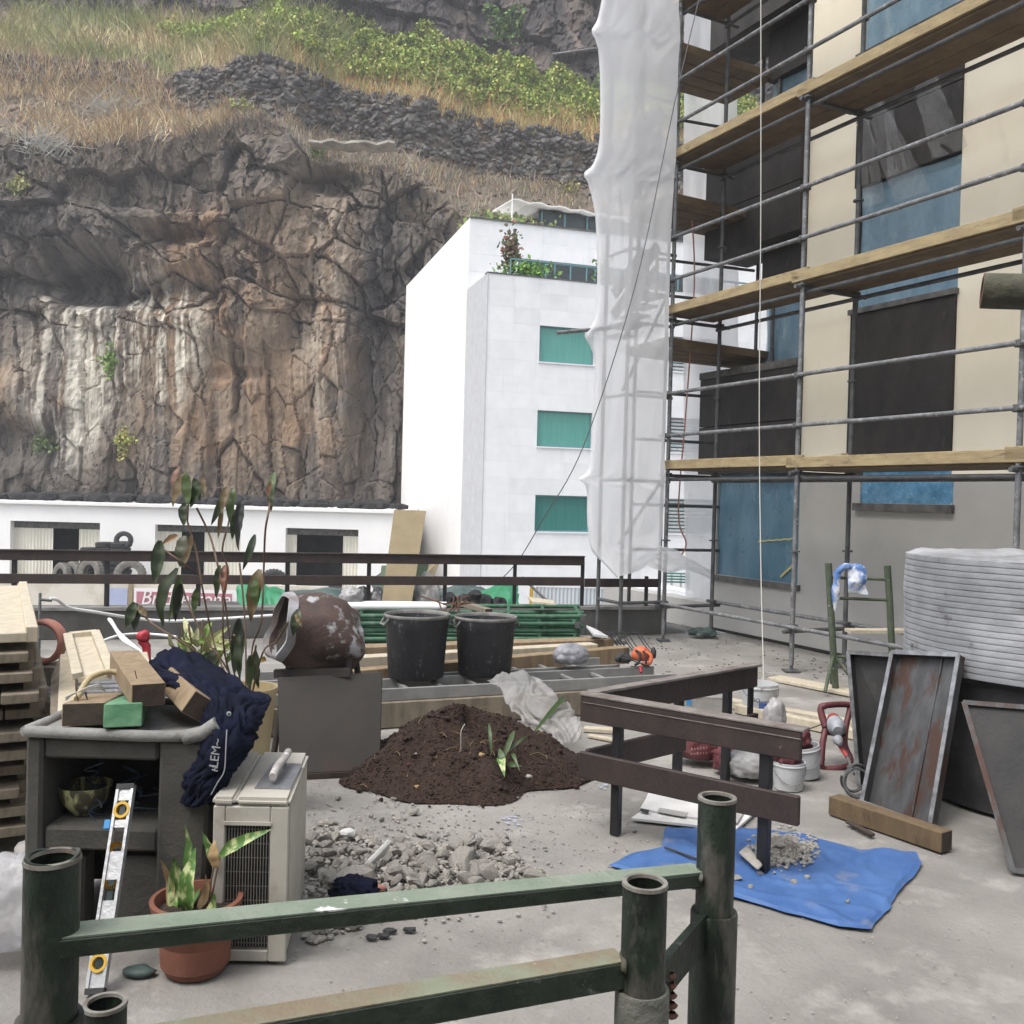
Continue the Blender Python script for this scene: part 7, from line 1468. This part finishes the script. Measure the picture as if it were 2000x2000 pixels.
text('OO', .045, Matrix.Translation(c_+V(-.10, -.1235, .125)) @ rotz(R_(-32)) @ Matrix.Rotation(math.pi/2, 4, 'X'), 'darkrubber', bk)
b2 = thing('bucket', 'white bucket filled with maroon scraps tilted beside the brown railing end', 'bucket', (0, 0, 0))
c_ = G(1580, 1524); c_.y += .08; Tb = Matrix.Translation(c_+V(0, 0, .004)) @ Matrix.Rotation(R_(-8), 4, 'Y'); b2.location = c_; WM[b2.name] = Matrix.Translation(c_)
bucket(b2, Tb, .105, .19)
blob(c_+V(-.06, -.0, .215), (.16, .14, .13), 3, .3, 2.2, 48, 0, .4).build('maroon_bag', 'maroon', smooth='all', label='maroon plastic stuffed into the tilted white bucket', cat='bag')
b3 = thing('bucket', 'white bucket with maroon rag half hidden behind the black rear post', 'bucket', (0, 0, 0))
c_ = G(1545, 1545); c_.y += .06; Tb = Matrix.Translation(c_); b3.location = c_; WM[b3.name] = Tb.copy(); bucket(b3, Tb, .095, .16); blob(c_+V(-.02, 0, .175), (.15, .13, .10), 3, .3, 2.2, 49, 0, .4).build('maroon_bag', 'maroon', smooth='all', label='maroon plastic bag on the half hidden white bucket', cat='bag')
tk = thing('storage_box', 'clear plastic box with blue clip behind the low brown railing', 'box', tuple(G(1385, 1405)))
c_ = G(1385, 1405); MB().box(c_+V(0, .15, .075), (.30, .22, .15)).build('body', 'clearplastic', tk, bevel=.015); MB().box(c_+V(0, .15, .16), (.32, .24, .02)).build('lid', 'clearplastic', tk, bevel=.006); MB().box(c_+V(-.155, .03, .13), (.03, .02, .06)).build('clip', 'blueclip', tk)
# timbers on the floor at right
def floorbeam(a, b, wd, ht, m, label): p, q_ = G(*a), G(*b); return MB().beam(p+V(0, 0, ht/2+.002), q_+V(0, 0, ht/2+.002), wd, ht).build('timber', m, label=label, cat='timber', bevel=.004)
floorbeam((1370, 1372), (1700, 1432), .10, .07, 'plank_pale', 'long pale square timber on the floor behind the mixer'); floorbeam((1440, 1392), (1690, 1448), .08, .07, 'plank_pale', 'second pale timber lying in front of the long pale timber')
floorbeam((1512, 1327), (1690, 1362), .22, .03, 'plank_pale', 'flat pale plank under the foot of the green trestle')
floorbeam((1140, 1428), (1200, 1432), .08, .03, 'plank_pale', 'short pale stick left of the low railing corner'); floorbeam((1150, 1440), (1215, 1452), .05, .02, 'plank_pale', 'thin pale stick near the low railing corner')
p, q_ = G(1618, 1592), G(1838, 1668); d_ = (q_-p).normalized(); n_ = V(-d_.y, d_.x, 0)
block(q_+n_*.045+V(0, 0, .052), p+n_*.045+V(0, 0, .052), .09, .10, 'beam_dark', 'wood_end', 'brown square timber on the floor in front of the galvanised tray')
wbr = thing('wire_brush', 'dark wire brush lying in front of the brown timber', 'brush', tuple(G(1680, 1625))); a, b = G(1655, 1612), G(1705, 1638)
MB().beam(a+V(0, 0, .02), b+V(0, 0, .018), .03, .016).build('handle', 'wood_end', wbr, bevel=.004)
mb = MB()
for k in range(90): p = a.lerp(b, rs_.uniform(.1, .95))+V(rs_.uniform(-.012, .012), rs_.uniform(-.012, .012), .012); mb.tube(p, p+V(rs_.uniform(-.01, .01), rs_.uniform(-.014, .0), -.012), .0012, 4)
mb.build('bristles', 'galvdark', wbr, kind='stuff')
# ================================================================ paddle mixer
mp = G(1640, 1497); pm_ = thing('paddle_mixer', 'hand paddle mixer with dark red frame handles leaning on its whisk', 'mixer', tuple(mp))
f0_ = mp+V(-.13, .02, .02)
def mpt(px, py, Y): return At(px, py, Y)
fr1 = [(1604, 1495, 6.0), (1607, 1450, 6.05), (1612, 1420, 6.1), (1603, 1385, 6.15), (1612, 1378, 6.15), (1655, 1376, 6.2), (1660, 1385, 6.2), (1652, 1420, 6.15), (1650, 1455, 6.1), (1660, 1480, 6.05), (1658, 1495, 6.02), (1640, 1500, 6.0), (1612, 1502, 6.), (1604, 1495, 6.0)]
MB().path(catmull([At(*p) for p in fr1], 4), .020, 10).build('frame_handle', 'maroon', pm_, smooth=True)
MB().path(catmull([At(*p) for p in ((1612, 1420, 6.09), (1603, 1386, 6.14), (1612, 1378, 6.14))], 4), .0225, 10).build('grip', 'maroon', pm_, smooth=True)
Mx = Matrix.Translation(At(1627, 1402, 6.14)) @ (At(1668, 1512, 5.45)-At(1627, 1402, 6.14)).to_track_quat('Z', 'Y').to_matrix().to_4x4()
MB().lathe([(.001, 0), (.030, .002), (.040, .012), (.042, .05), (.036, .055)], n=20, M=Mx).build('motor_cap', 'redtool', pm_, smooth=True)
MB().lathe([(.036, .054), (.046, .058), (.051, .070), (.052, .105), (.047, .11), (.047, .118), (.056, .122), (.055, .145), (.038, .16), (.03, .185), (.001, .187)], n=24, M=Mx).build('motor', 'graytool', pm_, smooth=True)
MB().tube(At(1606, 1430, 6.1), At(1650, 1432, 6.12), .018, 8).build('motor_bracket', 'darkrubber', pm_, smooth=True)
MB().lathe([(.03, 0), (.032, .02), (.024, .04), (.018, .05)], n=18, M=Matrix.Translation(At(1634, 1442, 5.95)) @ (At(1680, 1515, 5.75)-At(1632, 1440, 6.03)).to_track_quat('Z', 'Y').to_matrix().to_4x4()).build('gear_neck', 'graytool', pm_, smooth=True)
MB().tube(At(1636, 1450, 6.0), At(1655, 1478, 5.88), .014, 10).build('chuck', 'redtool', pm_, smooth=True); MB().tube(At(1655, 1478, 5.88), At(1668, 1512, 5.45), .008, 8).build('shaft', 'galv', pm_, smooth=True)
wc = At(1672, 1528, 5.42); wc.z = .085; mb = MB()
for k in range(4):
    R0 = .075+.012*(k % 2); mb.path([wc+V(R0*math.cos(a)*(1-.04*k), .02*k-.03+.03*math.sin(a+k), R0*math.sin(a)+.005*k) for a in np.linspace(k, k+5.6, 18)], .007, 6)
mb.build('whisk', 'galvdark', pm_, smooth=True)
MB().path(catmull([At(1604, 1415, 6.1), At(1570, 1425, 6.2), At(1535, 1418, 6.3), At(1520, 1410, 6.35)], 5), .004, 6).build('cable', 'darkrubber', pm_)
# ================================================================ trestle and cloth
TY = 8.5; tr = thing('trestle', 'mossy green two post trestle stand before the grey wall', 'trestle', tuple(At(1675, 1345, TY)))
for pts in (((1618, 1100), (1622, 1180), (1632, 1335)), ((1733, 1105), (1738, 1180), (1746, 1330))):
    p = [At(*q_, TY) for q_ in pts]; p[-1] = V(p[-1].x, p[-1].y, .03); MB().path(p, .030, 12).build('post', 'greentrestle', tr, smooth=True)
    f_ = p[-1]
    for dx, dy in ((-.16, -.2), (.2, -.1), (.05, .25)): MB().tube(p[1].lerp(f_, .6), f_+V(dx, dy, 0), .017, 8).build('leg', 'greentrestle', tr, smooth=True)
for ya in (1128, 1168, 1322 - 40):
    MB().tube(At(1622, ya, TY), At(1738, ya+4, TY), .014, 8).build('cross_bar', 'greentrestle', tr, smooth=True)
cl_ = [[At(1634, 1120, TY-.03), At(1650, 1105, TY-.04), At(1668, 1104, TY-.04), At(1684, 1114, TY-.03)], [At(1631, 1140, TY-.06), At(1646, 1126, TY-.08), At(1672, 1126, TY-.08), At(1690, 1140, TY-.05)], [At(1629, 1165, TY-.05), At(1640, 1150, TY-.07), At(1676, 1148, TY-.08), At(1692, 1162, TY-.05)]]
ch = thing('cloth', 'blue and white checked cloth hung over the trestle bars', 'cloth', tuple(At(1660, 1190, TY)))
MB().path(catmull([At(1635, 1118, TY-.03), At(1650, 1106, TY-.05), At(1662, 1108, TY-.04)], 4), .028, 8).build('rolled_cloth', 'bluecloth', ch, smooth='all')
MB().grid(sheetgrid([[At(1655, 1106, TY-.02), At(1672, 1102, TY-.04), At(1685, 1110, TY-.03)], [At(1656, 1132, TY-.06), At(1673, 1130, TY-.08), At(1690, 1140, TY-.06)], [At(1657, 1158, TY-.05), At(1675, 1160, TY-.07), At(1693, 1163, TY-.05)]], 8, 8, .03, 9, 2)).build('cloth_fall', 'bluecloth', ch, smooth='all', solid=.008)
MB().grid(sheetgrid([[At(1629, 1118, TY-.03), At(1634, 1114, TY-.05), At(1640, 1116, TY-.03)], [At(1627, 1150, TY-.04), At(1632, 1152, TY-.06), At(1637, 1150, TY-.04)], [At(1628, 1192, TY-.04), At(1632, 1196, TY-.05), At(1634, 1190, TY-.04)]], 8, 6, .02, 9, 3)).build('cloth_fall', 'bluecloth', ch, smooth='all', solid=.008)
# ================================================================ corrugated tank, trays
tc = V(3.17, 5.55, 0); tk = thing('corrugated_tank', 'dented silver corrugated drum standing on a dark round base at the right', 'tank', tuple(tc)); TR_ = .80
pr = []; z0, z1, N_ = .74, 1.385, 19; hh = (z1-z0)/N_
for i in range(N_):
    zz = z0+hh*i; pr += [(TR_-.009, zz), (TR_-.009, zz+hh*.10), (TR_+.0005, zz+hh*.12), (TR_+.0015, zz+hh*.5), (TR_+.0005, zz+hh*.99)]
pr.append((TR_-.006, z1))
mb = MB(); mb.lathe(pr, tc, 110); nv = []
for p in mb.v:
    p = Vector(p); e = V(p.x-tc.x, p.y-tc.y, 0).normalized(); a = math.atan2(e.y, e.x)
    k = .008*mnoise.noise(V(a*2.5, p.z*3, 1))+.005*mnoise.noise(V(a*9, p.z*9, 4)); k -= .05*math.exp(-((a+1.75)/.07)**2-((p.z-1.27)/.05)**2)+.03*math.exp(-((a+2.2)/.06)**2-((p.z-1.12)/.04)**2)
    nv.append(tuple(p+e*k+V(0, 0, .002*mnoise.noise(V(a*4, p.z*2, 8)))))
mb.v = nv; mb.build('corrugated_shell', 'corrsilver', tk, smooth=True)
Pg = []
for i in range(15):
    r = TR_*1.0*i/14; Pg.append([V(tc.x+r*math.cos(a), tc.y+r*math.sin(a), z1-.002+(.045*abs(mnoise.noise(V(r*5*math.cos(a), r*5*math.sin(a), 3)))+.06*max(0, mnoise.noise(V(r*2.5*math.cos(a)+1, r*2.5*math.sin(a), 5))))*(1 if i < 14 else .1)) for a in np.linspace(0, 2*math.pi, 81)])
MB().grid(Pg).build('foil_top', 'corrsilver', tk)
MB().lathe([(TR_*.2, z0-.004), (TR_*.99, z0-.004), (TR_*.90, .70), (TR_*.88, .02), (.01, .0)], tc, 64).build('base', 'tankbase', tk, smooth=True)
def tray(BL, BR, TL, TR, m, mr, label, dep=.05, rib=True):
    BL, BR, TL, TR = map(Vector, (BL, BR, TL, TR)); t = thing('metal_tray', label, 'tray', tuple((BL+BR)/2)); n_ = (BR-BL).cross(TL-BL).normalized(); n_ = n_ if n_.y < 0 else -n_
    MB().hexa([BL, BR, BR-n_*.006, BL-n_*.006, TL, TR, TR-n_*.006, TL-n_*.006]).build('sheet', m, t)
    for a, b in ((BL, TL), (BR, TR), (TL, TR), (BL, BR)):
        inn = ((BL+BR+TL+TR)/4-(a+b)/2).normalized()*.006; MB().beam(a+n_*dep/2+inn, b+n_*dep/2+inn, .012, dep, up=n_).build('side_lip', m, t)
        MB().beam(a+n_*(dep+.003)+inn*.6, b+n_*(dep+.003)+inn*.6, .024, .006, up=n_).build('rim', mr, t)
    if rib:
        a, b = BL.lerp(BR, .66), TL.lerp(TR, .70); MB().path([a+n_*.004, b+n_*.004], .009, 8).build('rib', m, t, smooth=True)
    return t
tray(G(1693, 1572, .005), G(1828, 1620, .005), At(1752, 1278, 5.50), At(1884, 1284, 5.12), 'tray', 'trayrim', 'galvanised metal tray with a rust streak leaning on the tank')
tray(G(1686, 1535, .005), G(1800, 1565, .005), At(1664, 1272, 5.75), At(1790, 1280, 5.52), 'tray_dark', 'trayrim', 'dark metal tray leaning behind the rust streaked tray', rib=False)
pL_ = G(1976, 1702, .005); tray(pL_, pL_+V(.9, -.30, 0), At(1880, 1372, 4.75), At(1880, 1372, 4.75)+V(.9, -.28, 0), 'tray_dark', 'tray', 'dark metal panel with rusty edge leaning at the right edge', dep=.012, rib=False)
p = G(1372, 1245); blob(p+V(0, 0, .05), (.3, .16, .10), 3, .35, 2.2, 61, 0, .4).build('green_bag', 'darkgreentarp', smooth='all', label='dark green crumpled bag at the foot of the grey wall', cat='bag')
for _k, _o in enumerate([q for q in sc.objects if q.name.startswith('rubbish_bag')]): _o['label'] = 'shiny black rubbish bag behind the far railing, %s of the row' % ('middle', 'rightmost', 'leftmost')[_k]
# ================================================================ unseen wall behind the camera, added and sized to shade the foreground
ho_ = thing('shade_wall', 'unseen grey building wall behind the viewer, added to shade the foreground', 'building', (0, -.8, 0))
MB().box((-1, -.95, 1.), (14, .3, 6.4)).build('wall', 'graywall', ho_)
# ---------------------------------------------------------------- thin haze volume added to lift dark tones and soften contrast
hz_m = bpy.data.materials.new('haze'); hz_m.use_nodes = True; N = hz_m.node_tree.nodes; N.remove(N['Principled BSDF'])
pv = N.new('ShaderNodeVolumePrincipled'); pv.inputs['Color'].default_value = (.93, .95, 1, 1); pv.inputs['Density'].default_value = .0015; pv.inputs['Anisotropy'].default_value = .2
hz_m.node_tree.links.new(pv.outputs[0], N['Material Output'].inputs['Volume']); MT['haze'] = hz_m
MB().box((-5, 45, 23), (170, 100, 54)).build('haze', 'haze', kind='stuff', label='thin haze added between terrace and cliff to lift dark tones', cat='haze')
